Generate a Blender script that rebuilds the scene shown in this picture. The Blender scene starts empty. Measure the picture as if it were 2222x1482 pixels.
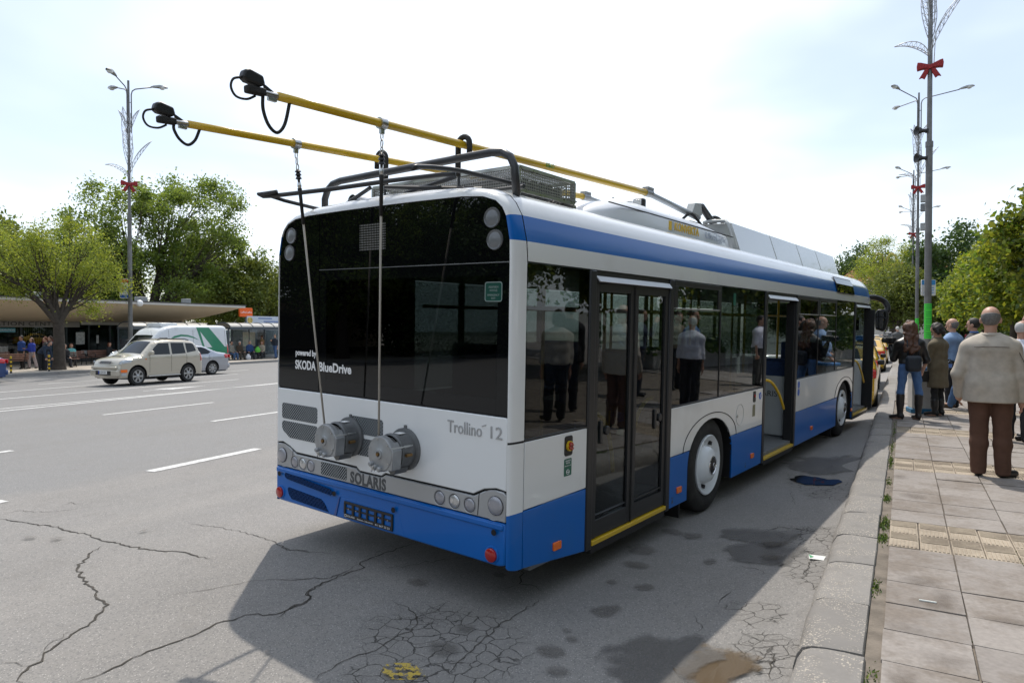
import bpy, bmesh, math, random
import numpy as np
from mathutils import Vector, Matrix, Euler

sc = bpy.context.scene
C = sc.collection
R = math.radians
rnd = random.Random(7)

# ------------------------------------------------------------------ camera
cam = bpy.data.objects.new('camera', bpy.data.cameras.new('camera'))
C.objects.link(cam)
cam.data.sensor_width = 36.0
cam.data.lens = 1470 / 2222 * 36
cam.data.clip_start = 0.05
cam.data.clip_end = 3000
cam.location = (0, 0, 1.70)
cam.rotation_euler = (R(90 - 0.9), 0, R(30))
sc.camera = cam
sc.render.resolution_x, sc.render.resolution_y = 1024, 682

# ------------------------------------------------------------------ sky and sun
SUN_AZ, SUN_EL = R(37), R(58.5)          # azimuth to the left of +Y, elevation
w = bpy.data.worlds.new('World'); sc.world = w; w.use_nodes = True
nt = w.node_tree; N = nt.nodes; L = nt.links; N.clear()
wo = N.new('ShaderNodeOutputWorld'); bg = N.new('ShaderNodeBackground')
sky = N.new('ShaderNodeTexSky'); sky.sky_type = 'NISHITA'; sky.sun_disc = False
sky.sun_elevation = SUN_EL; sky.sun_rotation = -SUN_AZ
sky.air_density = 1.0; sky.dust_density = 1.6; sky.ozone_density = 1.0
tc = N.new('ShaderNodeTexCoord'); mp = N.new('ShaderNodeMapping')
mp.inputs['Scale'].default_value = (1.0, 1.0, 2.6); mp.inputs['Rotation'].default_value = (0.1, 0.25, 0.6); mp.inputs['Location'].default_value = (1.3, 0.4, 0.0)
n1 = N.new('ShaderNodeTexNoise'); n1.inputs['Scale'].default_value = 1.25; n1.inputs['Detail'].default_value = 4
n1.inputs['Roughness'].default_value = 0.55; n1.inputs['Distortion'].default_value = 0.35
rp = N.new('ShaderNodeMapRange'); rp.interpolation_type = 'SMOOTHSTEP'
rp.inputs[1].default_value = 0.36; rp.inputs[2].default_value = 0.74; rp.inputs[3].default_value = 0.26; rp.inputs[4].default_value = 0.95
mx = N.new('ShaderNodeMix'); mx.data_type = 'RGBA'
mx.inputs[7].default_value = (8.6, 9.3, 10.1, 1)     # thin bright cloud, same units as the sky node
L.new(tc.outputs['Generated'], mp.inputs[0]); L.new(mp.outputs[0], n1.inputs['Vector'])
L.new(n1.outputs['Fac'], rp.inputs[0]); L.new(rp.outputs[0], mx.inputs[0])
L.new(sky.outputs[0], mx.inputs[6]); L.new(mx.outputs[2], bg.inputs['Color'])
bg.inputs['Strength'].default_value = 0.125
L.new(bg.outputs[0], wo.inputs['Surface'])

sl = bpy.data.lights.new('sun', 'SUN'); sl.energy = 2.9; sl.angle = R(0.6); sl.color = (1.0, 0.93, 0.83)
so = bpy.data.objects.new('sun', sl); C.objects.link(so)
tosun = Vector((-math.sin(SUN_AZ) * math.cos(SUN_EL), math.cos(SUN_AZ) * math.cos(SUN_EL), math.sin(SUN_EL)))
so.rotation_euler = tosun.to_track_quat('Z', 'Y').to_euler(); so.location = (0, 0, 40)

vs = sc.view_settings
vs.view_transform = 'Standard'; vs.look = 'None'; vs.gamma = 1; vs.use_curve_mapping = False
vs.exposure = 0.34

# ------------------------------------------------------------------ object helpers
def tag(o, label=None, cat=None, group=None, kind=None):
    if label: o['label'] = label
    if cat: o['category'] = cat
    if group: o['group'] = group
    if kind: o['kind'] = kind
    return o

def empty(name, loc=(0, 0, 0), rz=0, parent=None):
    o = bpy.data.objects.new(name, None); C.objects.link(o)
    o.location = loc; o.rotation_euler = (0, 0, rz); o.empty_display_size = 0.2
    if parent: o.parent = parent
    return o

def thing(name, label, cat, loc=(0, 0, 0), rz=0, group=None):
    return tag(empty(name, loc, rz), label, cat, group)

def obj(name, me, mats, parent=None, smooth=35, loc=None, rz=None, bevel=0, seg=2):
    if mats is not None:
        for m in (mats if isinstance(mats, (list, tuple)) else [mats]):
            me.materials.append(m)
    if smooth:
        me.polygons.foreach_set('use_smooth', [True] * len(me.polygons))
        if smooth < 180: me.set_sharp_from_angle(angle=R(smooth))
    o = bpy.data.objects.new(name, me); C.objects.link(o)
    if parent: o.parent = parent
    if loc is not None: o.location = loc
    if rz is not None: o.rotation_euler = (0, 0, rz)
    if bevel:
        b = o.modifiers.new('bevel', 'BEVEL'); b.width = bevel; b.segments = seg; b.limit_method = 'ANGLE'; b.angle_limit = R(40)
        b.harden_normals = False
    return o

def copy_tree(o, parent=None):
    c = o.copy(); C.objects.link(c); c.parent = parent
    for ch in o.children: copy_tree(ch, c)
    return c

class MB:
    """collects shapes; build() links them as one mesh object"""
    def __init__(s): s.v = []; s.f = []; s.m = []
    def add(s, v, f, m=0):
        b = len(s.v); s.v += [tuple(p) for p in v]
        for q in f: s.f.append(tuple(i + b for i in q)); s.m.append(m)
        return s
    def box(s, c, d, rot=None, m=0):
        x, y, z = d[0] / 2, d[1] / 2, d[2] / 2
        v = [Vector((a, b, e)) for a in (-x, x) for b in (-y, y) for e in (-z, z)]
        if rot is not None:
            M_ = Euler(rot).to_matrix(); v = [M_ @ p for p in v]
        c = Vector(c)
        return s.add([p + c for p in v], [(0, 1, 3, 2), (4, 6, 7, 5), (0, 4, 5, 1), (2, 3, 7, 6), (0, 2, 6, 4), (1, 5, 7, 3)], m)
    def b2(s, a, b, m=0):                    # box from corner to corner
        return s.box([(a[i] + b[i]) / 2 for i in range(3)], [abs(b[i] - a[i]) for i in range(3)], None, m)
    def cyl(s, p0, p1, r0, r1=None, n=12, m=0, caps=True):
        r1 = r0 if r1 is None else r1
        p0, p1 = Vector(p0), Vector(p1); d = (p1 - p0).normalized()
        a = d.orthogonal().normalized(); b = d.cross(a)
        v = []
        for p, r in ((p0, r0), (p1, r1)):
            for i in range(n):
                t = 2 * math.pi * i / n; v.append(p + a * (r * math.cos(t)) + b * (r * math.sin(t)))
        f = [(i, (i + 1) % n, n + (i + 1) % n, n + i) for i in range(n)]
        if caps: f += [tuple(range(n - 1, -1, -1)), tuple(range(n, 2 * n))]
        return s.add(v, f, m)
    def tube(s, path, r, n=8, m=0, closed=False, caps=True):
        P = [Vector(p) for p in path]; k = len(P)
        rr = r if isinstance(r, (list, tuple)) else [r] * k
        v = []; a = None
        for i in range(k):
            if closed: d = P[(i + 1) % k] - P[i - 1]
            else: d = P[min(i + 1, k - 1)] - P[max(i - 1, 0)]
            d.normalize()
            if a is None: a = d.orthogonal().normalized()
            else:
                a = a - d * a.dot(d)
                a = a.normalized() if a.length > 1e-6 else d.orthogonal().normalized()
            b = d.cross(a)
            for j in range(n):
                t = 2 * math.pi * j / n; v.append(P[i] + a * (rr[i] * math.cos(t)) + b * (rr[i] * math.sin(t)))
        f = []
        for i in range(k if closed else k - 1):
            q = (i + 1) % k
            for j in range(n): f.append((i * n + j, i * n + (j + 1) % n, q * n + (j + 1) % n, q * n + j))
        if caps and not closed: f += [tuple(range(n - 1, -1, -1)), tuple(range((k - 1) * n, k * n))]
        return s.add(v, f, m)
    def lathe(s, prof, o=(0, 0, 0), ax='z', n=24, m=0, mi=None):
        # prof: list of (radius, height) along the axis
        v = []; o = Vector(o)
        A = {'x': lambda r, t, h: (h, r * math.cos(t), r * math.sin(t)),
             'y': lambda r, t, h: (r * math.sin(t), h, r * math.cos(t)),
             'z': lambda r, t, h: (r * math.cos(t), r * math.sin(t), h)}[ax]
        for r, h in prof:
            for i in range(n): v.append(o + Vector(A(max(r, 1e-4), 2 * math.pi * i / n, h)))
        for k in range(len(prof) - 1):
            mm = m if mi is None else mi[k]
            s.add([], [], 0)
        b = len(s.v); s.v += [tuple(p) for p in v]
        for k in range(len(prof) - 1):
            mm = m if mi is None else mi[k]
            for i in range(n):
                s.f.append((b + k * n + i, b + k * n + (i + 1) % n, b + (k + 1) * n + (i + 1) % n, b + (k + 1) * n + i)); s.m.append(mm)
        return s
    def prism(s, poly, ax, a, b, m=0):
        # poly: 2-D outline in the two other axes (x: (y,z), y: (x,z), z: (x,y)), extruded from a to b along ax
        def P(q, h): return {'x': (h, q[0], q[1]), 'y': (q[0], h, q[1]), 'z': (q[0], q[1], h)}[ax]
        n = len(poly); v = [P(q, a) for q in poly] + [P(q, b) for q in poly]
        f = [tuple(range(n)), tuple(range(2 * n - 1, n - 1, -1))] + [(i, n + i, n + (i + 1) % n, (i + 1) % n) for i in range(n)]
        return s.add(v, f, m)
    def ball(s, c, r, n=12, k=8, m=0):
        r = r if isinstance(r, (list, tuple)) else (r, r, r)
        v = []; f = []
        for i in range(k + 1):
            ph = math.pi * i / k
            for j in range(n):
                t = 2 * math.pi * j / n
                v.append((c[0] + r[0] * math.sin(ph) * math.cos(t), c[1] + r[1] * math.sin(ph) * math.sin(t), c[2] + r[2] * math.cos(ph)))
        for i in range(k):
            for j in range(n): f.append((i * n + j, (i + 1) * n + j, (i + 1) * n + (j + 1) % n, i * n + (j + 1) % n))
        return s.add(v, f, m)
    def build(s, name, mats, parent=None, smooth=35, bevel=0, seg=2, loc=None, rz=None, fix=True):
        me = bpy.data.meshes.new(name); me.from_pydata(s.v, [], s.f)
        me.polygons.foreach_set('material_index', s.m)
        if fix:
            bm = bmesh.new(); bm.from_mesh(me)
            bmesh.ops.remove_doubles(bm, verts=bm.verts, dist=1e-5)
            bmesh.ops.recalc_face_normals(bm, faces=bm.faces); bm.to_mesh(me); bm.free()
        return obj(name, me, mats, parent, smooth, loc, rz, bevel, seg)

def npmesh(name, V, F, mats, parent=None, smooth=180, mi=None):
    me = bpy.data.meshes.new(name); V = np.asarray(V, np.float32); F = np.asarray(F, np.int32)
    k = F.shape[1]
    me.vertices.add(len(V)); me.vertices.foreach_set('co', V.ravel())
    me.loops.add(F.size); me.loops.foreach_set('vertex_index', F.ravel())
    me.polygons.add(len(F)); me.polygons.foreach_set('loop_start', np.arange(0, F.size, k, dtype=np.int32))
    if mi is not None: me.polygons.foreach_set('material_index', np.asarray(mi, np.int32))
    me.update(calc_edges=True)
    return obj(name, me, mats, parent, smooth)

def text(name, s, size, mat, parent, M4, depth=0.002, width=None, align='CENTER', shear=0, bold=0, space=1.0):
    """lettering as a real raised mesh; M4 places its XY plane"""
    cu = bpy.data.curves.new(name, 'FONT'); cu.body = s; cu.size = size; cu.extrude = depth; cu.align_x = align; cu.align_y = 'CENTER'
    cu.shear = shear; cu.offset = bold; cu.space_character = space; cu.resolution_u = 3
    t = bpy.data.objects.new(name, cu); C.objects.link(t)
    dg = bpy.context.evaluated_depsgraph_get(); me = bpy.data.meshes.new_from_object(t.evaluated_get(dg))
    bpy.data.objects.remove(t); bpy.data.curves.remove(cu)
    if width:
        xs = [v.co.x for v in me.vertices]; k = width / max(1e-6, max(xs) - min(xs))
        for v in me.vertices: v.co.x *= k
    me.transform(M4); me.materials.clear()
    o = obj(name, me, mat, parent, smooth=0)
    return o

def frame(o, x, y, z=None):
    x = Vector(x).normalized(); y = Vector(y).normalized(); z = x.cross(y)
    m = Matrix((x, y, z)).transposed().to_4x4(); m.translation = Vector(o); return m

# ------------------------------------------------------------------ materials
MC = {}
def mat(name, col, rough=0.5, metal=0.0, var=0.0, vs_=6.0, bump=0.0, bs=60.0, coat=0.0, spec=0.5, dirt=None, ds=3.0, dlo=0.5, dhi=0.75, rv=0.0, sub=0.0):
    """principled material: colour variation, optional dirt colour, roughness variation and fine relief"""
    if name in MC: return MC[name]
    m = bpy.data.materials.new(name); m.use_nodes = True; MC[name] = m
    t = m.node_tree; n = t.nodes; l = t.links; b = n['Principled BSDF']
    c = tuple(col) + (1,)
    b.inputs['Base Color'].default_value = c; b.inputs['Roughness'].default_value = rough; b.inputs['Metallic'].default_value = metal
    b.inputs['Specular IOR Level'].default_value = spec; b.inputs['Coat Weight'].default_value = coat; b.inputs['Coat Roughness'].default_value = 0.04
    if sub: b.inputs['Subsurface Weight'].default_value = sub; b.inputs['Subsurface Scale'].default_value = 0.01
    m.diffuse_color = c
    if var or bump or dirt or rv:
        co = n.new('ShaderNodeTexCoord')
    out = None
    if var:
        no = n.new('ShaderNodeTexNoise'); no.inputs['Scale'].default_value = vs_; no.inputs['Detail'].default_value = 5
        l.new(co.outputs['Object'], no.inputs['Vector'])
        mr = n.new('ShaderNodeMapRange'); mr.inputs[1].default_value = 0.3; mr.inputs[2].default_value = 0.7; mr.inputs[3].default_value = 1 - var; mr.inputs[4].default_value = 1 + var
        l.new(no.outputs['Fac'], mr.inputs[0])
        hv = n.new('ShaderNodeHueSaturation'); hv.inputs['Color'].default_value = c; l.new(mr.outputs[0], hv.inputs['Value'])
        out = hv.outputs[0]
    if dirt:
        no2 = n.new('ShaderNodeTexNoise'); no2.inputs['Scale'].default_value = ds; no2.inputs['Detail'].default_value = 8; no2.inputs['Roughness'].default_value = 0.65
        l.new(co.outputs['Object'], no2.inputs['Vector'])
        m2 = n.new('ShaderNodeMapRange'); m2.inputs[1].default_value = dlo; m2.inputs[2].default_value = dhi; l.new(no2.outputs['Fac'], m2.inputs[0])
        mi_ = n.new('ShaderNodeMix'); mi_.data_type = 'RGBA'; l.new(m2.outputs[0], mi_.inputs[0])
        if out: l.new(out, mi_.inputs[6])
        else: mi_.inputs[6].default_value = c
        mi_.inputs[7].default_value = tuple(dirt) + (1,); out = mi_.outputs[2]
    if out: l.new(out, b.inputs['Base Color'])
    if rv:
        n3 = n.new('ShaderNodeTexNoise'); n3.inputs['Scale'].default_value = vs_ * 1.7; n3.inputs['Detail'].default_value = 4; l.new(co.outputs['Object'], n3.inputs['Vector'])
        m3 = n.new('ShaderNodeMapRange'); m3.inputs[3].default_value = max(0.0, rough - rv); m3.inputs[4].default_value = rough + rv; l.new(n3.outputs['Fac'], m3.inputs[0]); l.new(m3.outputs[0], b.inputs['Roughness'])
    if bump:
        n4 = n.new('ShaderNodeTexNoise'); n4.inputs['Scale'].default_value = bs; n4.inputs['Detail'].default_value = 4; l.new(co.outputs['Object'], n4.inputs['Vector'])
        bu = n.new('ShaderNodeBump'); bu.inputs['Strength'].default_value = bump; bu.inputs['Distance'].default_value = 0.01; l.new(n4.outputs['Fac'], bu.inputs['Height']); l.new(bu.outputs[0], b.inputs['Normal'])
    return m

def glass(name, tint, opac=0.0, dark=(0.004, 0.005, 0.005), wave=0.0, ior=1.5):
    """tinted pane: fresnel reflection over a tinted see-through"""
    if name in MC: return MC[name]
    m = bpy.data.materials.new(name); m.use_nodes = True; MC[name] = m
    t = m.node_tree; n = t.nodes; l = t.links; n.clear()
    o = n.new('ShaderNodeOutputMaterial'); fr = n.new('ShaderNodeFresnel'); fr.inputs['IOR'].default_value = ior
    ge = n.new('ShaderNodeNewGeometry'); io = n.new('ShaderNodeMapRange'); io.inputs[3].default_value = ior; io.inputs[4].default_value = 1 / ior; l.new(ge.outputs['Backfacing'], io.inputs[0]); l.new(io.outputs[0], fr.inputs['IOR'])
    gl = n.new('ShaderNodeBsdfGlossy'); gl.inputs['Roughness'].default_value = 0.0; gl.inputs['Color'].default_value = (0.95, 0.97, 1, 1)
    tr = n.new('ShaderNodeBsdfTransparent'); tr.inputs['Color'].default_value = tuple(tint) + (1,)
    df = n.new('ShaderNodeBsdfDiffuse'); df.inputs['Color'].default_value = tuple(dark) + (1,)
    ms = n.new('ShaderNodeMixShader'); ms.inputs[0].default_value = opac; l.new(tr.outputs[0], ms.inputs[1]); l.new(df.outputs[0], ms.inputs[2])
    mf = n.new('ShaderNodeMixShader'); l.new(fr.outputs[0], mf.inputs[0]); l.new(ms.outputs[0], mf.inputs[1]); l.new(gl.outputs[0], mf.inputs[2])
    if wave:
        co = n.new('ShaderNodeTexCoord'); no = n.new('ShaderNodeTexNoise'); no.inputs['Scale'].default_value = 1.1; no.inputs['Detail'].default_value = 0
        bu = n.new('ShaderNodeBump'); bu.inputs['Strength'].default_value = wave; bu.inputs['Distance'].default_value = 0.02
        l.new(co.outputs['Object'], no.inputs['Vector']); l.new(no.outputs['Fac'], bu.inputs['Height']); l.new(bu.outputs[0], gl.inputs['Normal']); l.new(bu.outputs[0], fr.inputs['Normal'])
    l.new(mf.outputs[0], o.inputs['Surface'])
    m.diffuse_color = (0.02, 0.03, 0.03, 1)
    return m

def perf(name, col, hole, sx, sy, thr, axes='xz', see=False, rough=0.5, metal=0.0, rot=0.0):
    """perforated sheet / expanded mesh: a fine regular hole pattern too small to model hole by hole"""
    if name in MC: return MC[name]
    m = bpy.data.materials.new(name); m.use_nodes = True; MC[name] = m
    t = m.node_tree; n = t.nodes; l = t.links; b = n['Principled BSDF']; o = n['Material Output']
    b.inputs['Base Color'].default_value = tuple(col) + (1,); b.inputs['Roughness'].default_value = rough; b.inputs['Metallic'].default_value = metal
    co = n.new('ShaderNodeTexCoord'); mp_ = n.new('ShaderNodeMapping'); l.new(co.outputs['Object'], mp_.inputs[0])
    if axes == 'xz': mp_.inputs['Rotation'].default_value = (0, rot, 0)
    sp = n.new('ShaderNodeSeparateXYZ'); l.new(mp_.outputs[0], sp.inputs[0])
    idx = {'x': 0, 'y': 1, 'z': 2}
    si = []
    for a, k in zip(axes, (sx, sy)):
        mu = n.new('ShaderNodeMath'); mu.operation = 'MULTIPLY'; mu.inputs[1].default_value = k * 2 * math.pi; l.new(sp.outputs[idx[a]], mu.inputs[0])
        s_ = n.new('ShaderNodeMath'); s_.operation = 'SINE'; l.new(mu.outputs[0], s_.inputs[0]); si.append(s_)
    ad = n.new('ShaderNodeMath'); ad.operation = 'MULTIPLY' if sx and sy else 'ADD'; l.new(si[0].outputs[0], ad.inputs[0]); l.new(si[1].outputs[0], ad.inputs[1])
    ab = n.new('ShaderNodeMath'); ab.operation = 'ABSOLUTE'; l.new(ad.outputs[0], ab.inputs[0])
    gt = n.new('ShaderNodeMath'); gt.operation = 'GREATER_THAN'; gt.inputs[1].default_value = thr; l.new(ab.outputs[0], gt.inputs[0])
    ms = n.new('ShaderNodeMixShader'); l.new(gt.outputs[0], ms.inputs[0]); l.new(b.outputs[0], ms.inputs[1])
    if see: h = n.new('ShaderNodeBsdfTransparent')
    else: h = n.new('ShaderNodeBsdfDiffuse'); h.inputs['Color'].default_value = tuple(hole) + (1,)
    l.new(h.outputs[0], ms.inputs[2]); l.new(ms.outputs[0], o.inputs['Surface'])
    return m

M_white = mat('bus_paint_white', (0.74, 0.755, 0.76), 0.22, coat=0.6, var=0.02, vs_=0.7, bump=0.05, bs=1.6, dirt=(0.6, 0.6, 0.58), ds=1.3, dlo=0.55, dhi=0.9)
M_blue = mat('bus_paint_blue', (0.0, 0.118, 0.45), 0.30, coat=0.22, spec=0.3, var=0.05, vs_=0.8, bump=0.06, bs=1.6, dirt=(0.01, 0.13, 0.40), ds=2.0, dlo=0.58, dhi=0.95)
M_silver = mat('bus_silver_trim', (0.40, 0.41, 0.42), 0.38, metal=0.4, coat=0.2)
M_black = mat('black_plastic', (0.012, 0.012, 0.013), 0.45, bump=0.02, bs=200)
M_frame = mat('black_frame', (0.018, 0.019, 0.021), 0.38)
M_gloss = glass('black_gloss_glass', (0, 0, 0), 1.0, (0.003, 0.0035, 0.004), wave=0.03)
M_tint = glass('tinted_window', (0.33, 0.37, 0.36), 0.0, wave=0.05)
M_tintd = glass('dark_window', (0.15, 0.17, 0.17), 0.0, wave=0.05)
M_doorg = glass('door_glass', (0.46, 0.51, 0.50), 0.0, wave=0.03)
M_gap = mat('dark_gap', (0.006, 0.006, 0.007), 0.7)
M_rubber = mat('tyre_rubber', (0.014, 0.0135, 0.013), 0.75, var=0.25, vs_=9, bump=0.15, bs=90, dirt=(0.045, 0.042, 0.038), ds=6, dlo=0.5, dhi=0.8)
M_hub = mat('wheel_white', (0.70, 0.73, 0.76), 0.3, coat=0.3, dirt=(0.45, 0.44, 0.42), ds=7, dlo=0.6, dhi=0.9)
M_chrome = mat('chrome', (0.7, 0.7, 0.7), 0.15, metal=1.0)
M_alu = mat('cast_aluminium', (0.36, 0.37, 0.38), 0.45, metal=0.6, var=0.12, vs_=14, bump=0.12, bs=120, rv=0.1)
M_alud = mat('dark_aluminium', (0.17, 0.175, 0.18), 0.5, metal=0.5, var=0.2, vs_=12, bump=0.1, bs=90)
M_steel = mat('stainless_steel', (0.55, 0.55, 0.54), 0.3, metal=1.0, rv=0.1, vs_=5)
M_yel = mat('yellow_paint', (0.62, 0.40, 0.012), 0.32, coat=0.3, var=0.05, vs_=5)
M_yrail = mat('yellow_handrail', (0.75, 0.48, 0.01), 0.35)
M_rail = mat('dark_grey_tube', (0.03, 0.032, 0.036), 0.4, var=0.15, vs_=8)
M_orange = mat('orange_lens', (0.85, 0.16, 0.01), 0.2, coat=0.5)
M_red = mat('red_lens', (0.36, 0.012, 0.012), 0.2, coat=0.6)
M_lens = mat('clear_lens', (0.33, 0.33, 0.36), 0.16, metal=0.25, coat=0.8, bump=0.25, bs=160)
M_lensb = mat('reversing_lens', (0.58, 0.58, 0.58), 0.1, metal=0.6, coat=0.8, bump=0.4, bs=60)
M_mirror = mat('mirror_glass', (0.75, 0.78, 0.8), 0.03, metal=1.0)
M_grey = mat('light_grey_panel', (0.42, 0.44, 0.44), 0.5, var=0.05)
M_floor = mat('bus_floor', (0.16, 0.165, 0.17), 0.6, var=0.1, vs_=20)
M_seat = mat('seat_blue', (0.03, 0.06, 0.16), 0.8, var=0.2, vs_=12)
M_textw = mat('white_lettering', (0.8, 0.8, 0.8), 0.4)
M_textd = mat('dark_lettering', (0.05, 0.055, 0.06), 0.4)
M_green = mat('green_sticker', (0.012, 0.12, 0.08), 0.35)
M_concrete = mat('concrete', (0.36, 0.35, 0.33), 0.85, var=0.1, vs_=3, bump=0.15, bs=40, dirt=(0.2, 0.19, 0.17), ds=2, dlo=0.5, dhi=0.8)
M_post = mat('galvanised_post', (0.17, 0.17, 0.17), 0.5, metal=0.3, var=0.2, vs_=1.5, dirt=(0.09, 0.085, 0.08), ds=1.2, dlo=0.45, dhi=0.7)
M_wire = mat('ornament_wire', (0.45, 0.46, 0.48), 0.45, metal=0.3)
M_lamph = mat('lamp_head_grey', (0.30, 0.31, 0.31), 0.45, var=0.1)
M_lampg = mat('lamp_glass', (0.62, 0.63, 0.63), 0.15, coat=0.5)
M_bow = mat('red_tinsel', (0.27, 0.013, 0.015), 0.7, var=0.5, vs_=30, bump=0.6, bs=60)
CRACKS= [(0.022,[(-7.45,3.13),(-7.21,3.16),(-6.94,3.19),(-6.66,3.26),(-6.5,3.22),(-6.16,3.25),(-5.87,3.21),(-5.74,3.24),(-5.56,3.23),(-5.2,3.28),(-5.01,3.35),(-4.84,3.35),(-4.64,3.36)]),(0.022,[(-5.72,3.12),(-5.61,2.97),(-5.29,2.71),(-5.05,2.63),(-4.88,2.58),(-4.76,2.56),(-4.6,2.48),(-4.43,2.46),(-4.3,2.31),(-4.21,2.22),(-4.19,2.14),(-4.14,2.04),(-4.08,1.95),(-4.07,1.91),(-3.98,1.86),(-3.98,1.8),(-3.91,1.72),(-3.83,1.7)]),(0.016,[(-4.15,1.74),(-4.08,1.78),(-4.01,1.78),(-3.98,1.8)]),(0.012,[(-4.07,1.91),(-4.15,1.97),(-4.17,2.06),(-4.22,2.09),(-4.21,2.15)]),(0.016,[(-3.61,1.84),(-3.59,1.95),(-3.61,2.1),(-3.62,2.22),(-3.6,2.33),(-3.58,2.47),(-3.59,2.59),(-3.61,2.65),(-3.56,2.73),(-3.56,2.82),(-3.41,2.93),(-3.41,3.05),(-3.4,3.17),(-3.44,3.25),(-3.51,3.28),(-3.52,3.43)]),(0.016,[(-3.36,2.89),(-3.4,3.04),(-3.39,3.17),(-3.43,3.24),(-3.5,3.28),(-3.53,3.42),(-3.53,3.68),(-3.5,3.84),(-3.6,3.9),(-3.59,4.06),(-3.56,4.27),(-3.54,4.52)]),(0.01,[(-3.59,4.06),(-3.64,4.13),(-3.67,4.24)]),(0.012,[(-3.85,3.31),(-3.56,3.55),(-3.56,3.69),(-3.58,3.86)]),(0.006,[(-4.25,2.7),(-4.07,3.0),(-3.96,3.23),(-3.86,3.32),(-3.6,3.52)]),(0.01,[(-5.71,3.89),(-5.34,3.96),(-4.96,3.95),(-4.6,3.91),(-4.5,3.87),(-4.33,3.82),(-4.24,3.82),(-3.99,3.9)]),(0.01,[(-4.48,3.86),(-4.25,3.81),(-4.04,3.88),(-3.9,3.91)]),(0.01,[(-3.38,3.88),(-3.26,4.05),(-3.14,4.26),(-3.02,4.44)]),(0.01,[(-2.98,3.48),(-2.82,3.47),(-2.68,3.41),(-2.59,3.32),(-2.55,3.2),(-2.58,3.05),(-2.57,2.91),(-2.62,2.82),(-2.64,2.73),(-2.63,2.63),(-2.62,2.48)]),(0.014,[(-2.15,4.17),(-2.29,4.24),(-2.37,4.21),(-2.44,4.37),(-2.52,4.53)]),(0.012,[(-2.37,4.21),(-2.4,4.1),(-2.46,4.06)]),(0.01,[(-2.11,4.09),(-2.13,3.82),(-2.16,3.6),(-2.13,3.43),(-2.13,3.26),(-2.11,3.07),(-2.07,2.91)]),(0.009,[(-2.68,3.41),(-2.6,3.51),(-2.61,3.71)]),(0.008,[(-7.57,3.18),(-7.63,3.36),(-7.35,3.45),(-7.2,3.63),(-7.11,3.84)]),(0.008,[(-7.42,3.6),(-7.53,3.81),(-7.39,3.78),(-7.33,3.92)]),(0.01,[(-0.84,4.16),(-0.75,4.05),(-0.69,3.99),(-0.59,4.01),(-0.52,4.02)]),(0.012,[(-0.7,3.9),(-0.64,3.8),(-0.58,3.81),(-0.57,3.61),(-0.57,3.47)]),(0.012,[(-1.04,4.5),(-1.04,4.63),(-1.01,4.78)]),(0.006,[(-1.22,4.87),(-1.14,5.04)]),(0.01,[(-1.09,5.33),(-0.95,5.31),(-0.81,5.19)]),(0.014,[(-1.08,6.26),(-0.98,6.56),(-0.82,6.53),(-0.66,6.39),(-0.53,6.51)]),(0.008,[(-0.6,5.04),(-0.59,5.31),(-0.58,5.61)]),(0.006,[(-1.1,8.22),(-1.01,7.77),(-0.94,7.43)]),(0.006,[(-1.03,7.91),(-0.81,8.1),(-0.62,8.33)]),(0.01,[(-1.13,4.27),(-1.1,4.21),(-1.06,4.15),(-1.05,4.03)])]
STAINS= [('s',-1.67,4.11,0.11,0.12),('s',-1.72,3.44,0.09,0.08),('s',-1.82,4.6,0.06,0.05),('s',-1.58,4.62,0.08,0.08),('s',-1.3,5.36,0.06,0.09),('s',-1.61,6.01,0.1,0.12),('s',-1.81,6.02,0.11,0.08),('s',-1.86,5.4,0.16,0.12),('s',-1.79,5.03,0.11,0.07),('s',-1.69,3.63,0.05,0.04),('s',-1.76,3.72,0.04,0.03),('s',-2.77,4.53,0.15,0.1),('s',-2.26,3.12,0.13,0.07),('s',-2.3,3.41,0.08,0.06),('s',-1.59,3.24,0.07,0.05),('s',-2.56,4.26,0.07,0.07),('s',-2.99,3.82,0.08,0.08),('s',-6.24,3.03,0.06,0.05),('s',-6.46,2.94,0.08,0.06),('s',-5.8,3.53,0.03,0.05),('s',-3.05,2.56,0.02,0.03),('w',-0.98,5.71,0.33,0.38),('w',-1.12,3.61,0.31,0.34),('w',-1.1,6.17,0.41,0.23),('w',-0.83,9.83,0.45,0.81),('p',-0.83,3.61,0.14,0.23),('p',-0.88,8.96,0.3,0.45),('d',-0.9,5.9,0.11,0.09),('d',-0.87,5.55,0.09,0.08),('y',-2.29,2.79,0.16,0.07),('a',-2.31,3.19,0.54,0.52),('a',-0.58,6.11,0.31,0.59),('a',-0.79,4.42,0.16,0.25),('a',-0.69,8.25,0.33,1.08),('a',-0.58,3.81,0.16,0.36),('a',-0.49,5.13,0.12,0.62),('a',-2.37,2.7,0.22,0.14)]

# ------------------------------------------------------------------ ground
def prof(x):
    u = -0.46 - x
    return float(np.interp(u, [-5, 0, .4, 1.2, 3.7, 8, 30, 60], [0, 0, -.085, -.135, -.065, -.10, -.45, -.6]))
FK = lambda y: -36.3 - 0.106 * (y - 15.6)       # far kerb line
PZ, FZ = 0.16, -0.34                            # near and far pavement level

def rotc(x, y, a=R(-30)):
    return (x * math.cos(a) - y * math.sin(a), x * math.sin(a) + y * math.cos(a))

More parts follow.
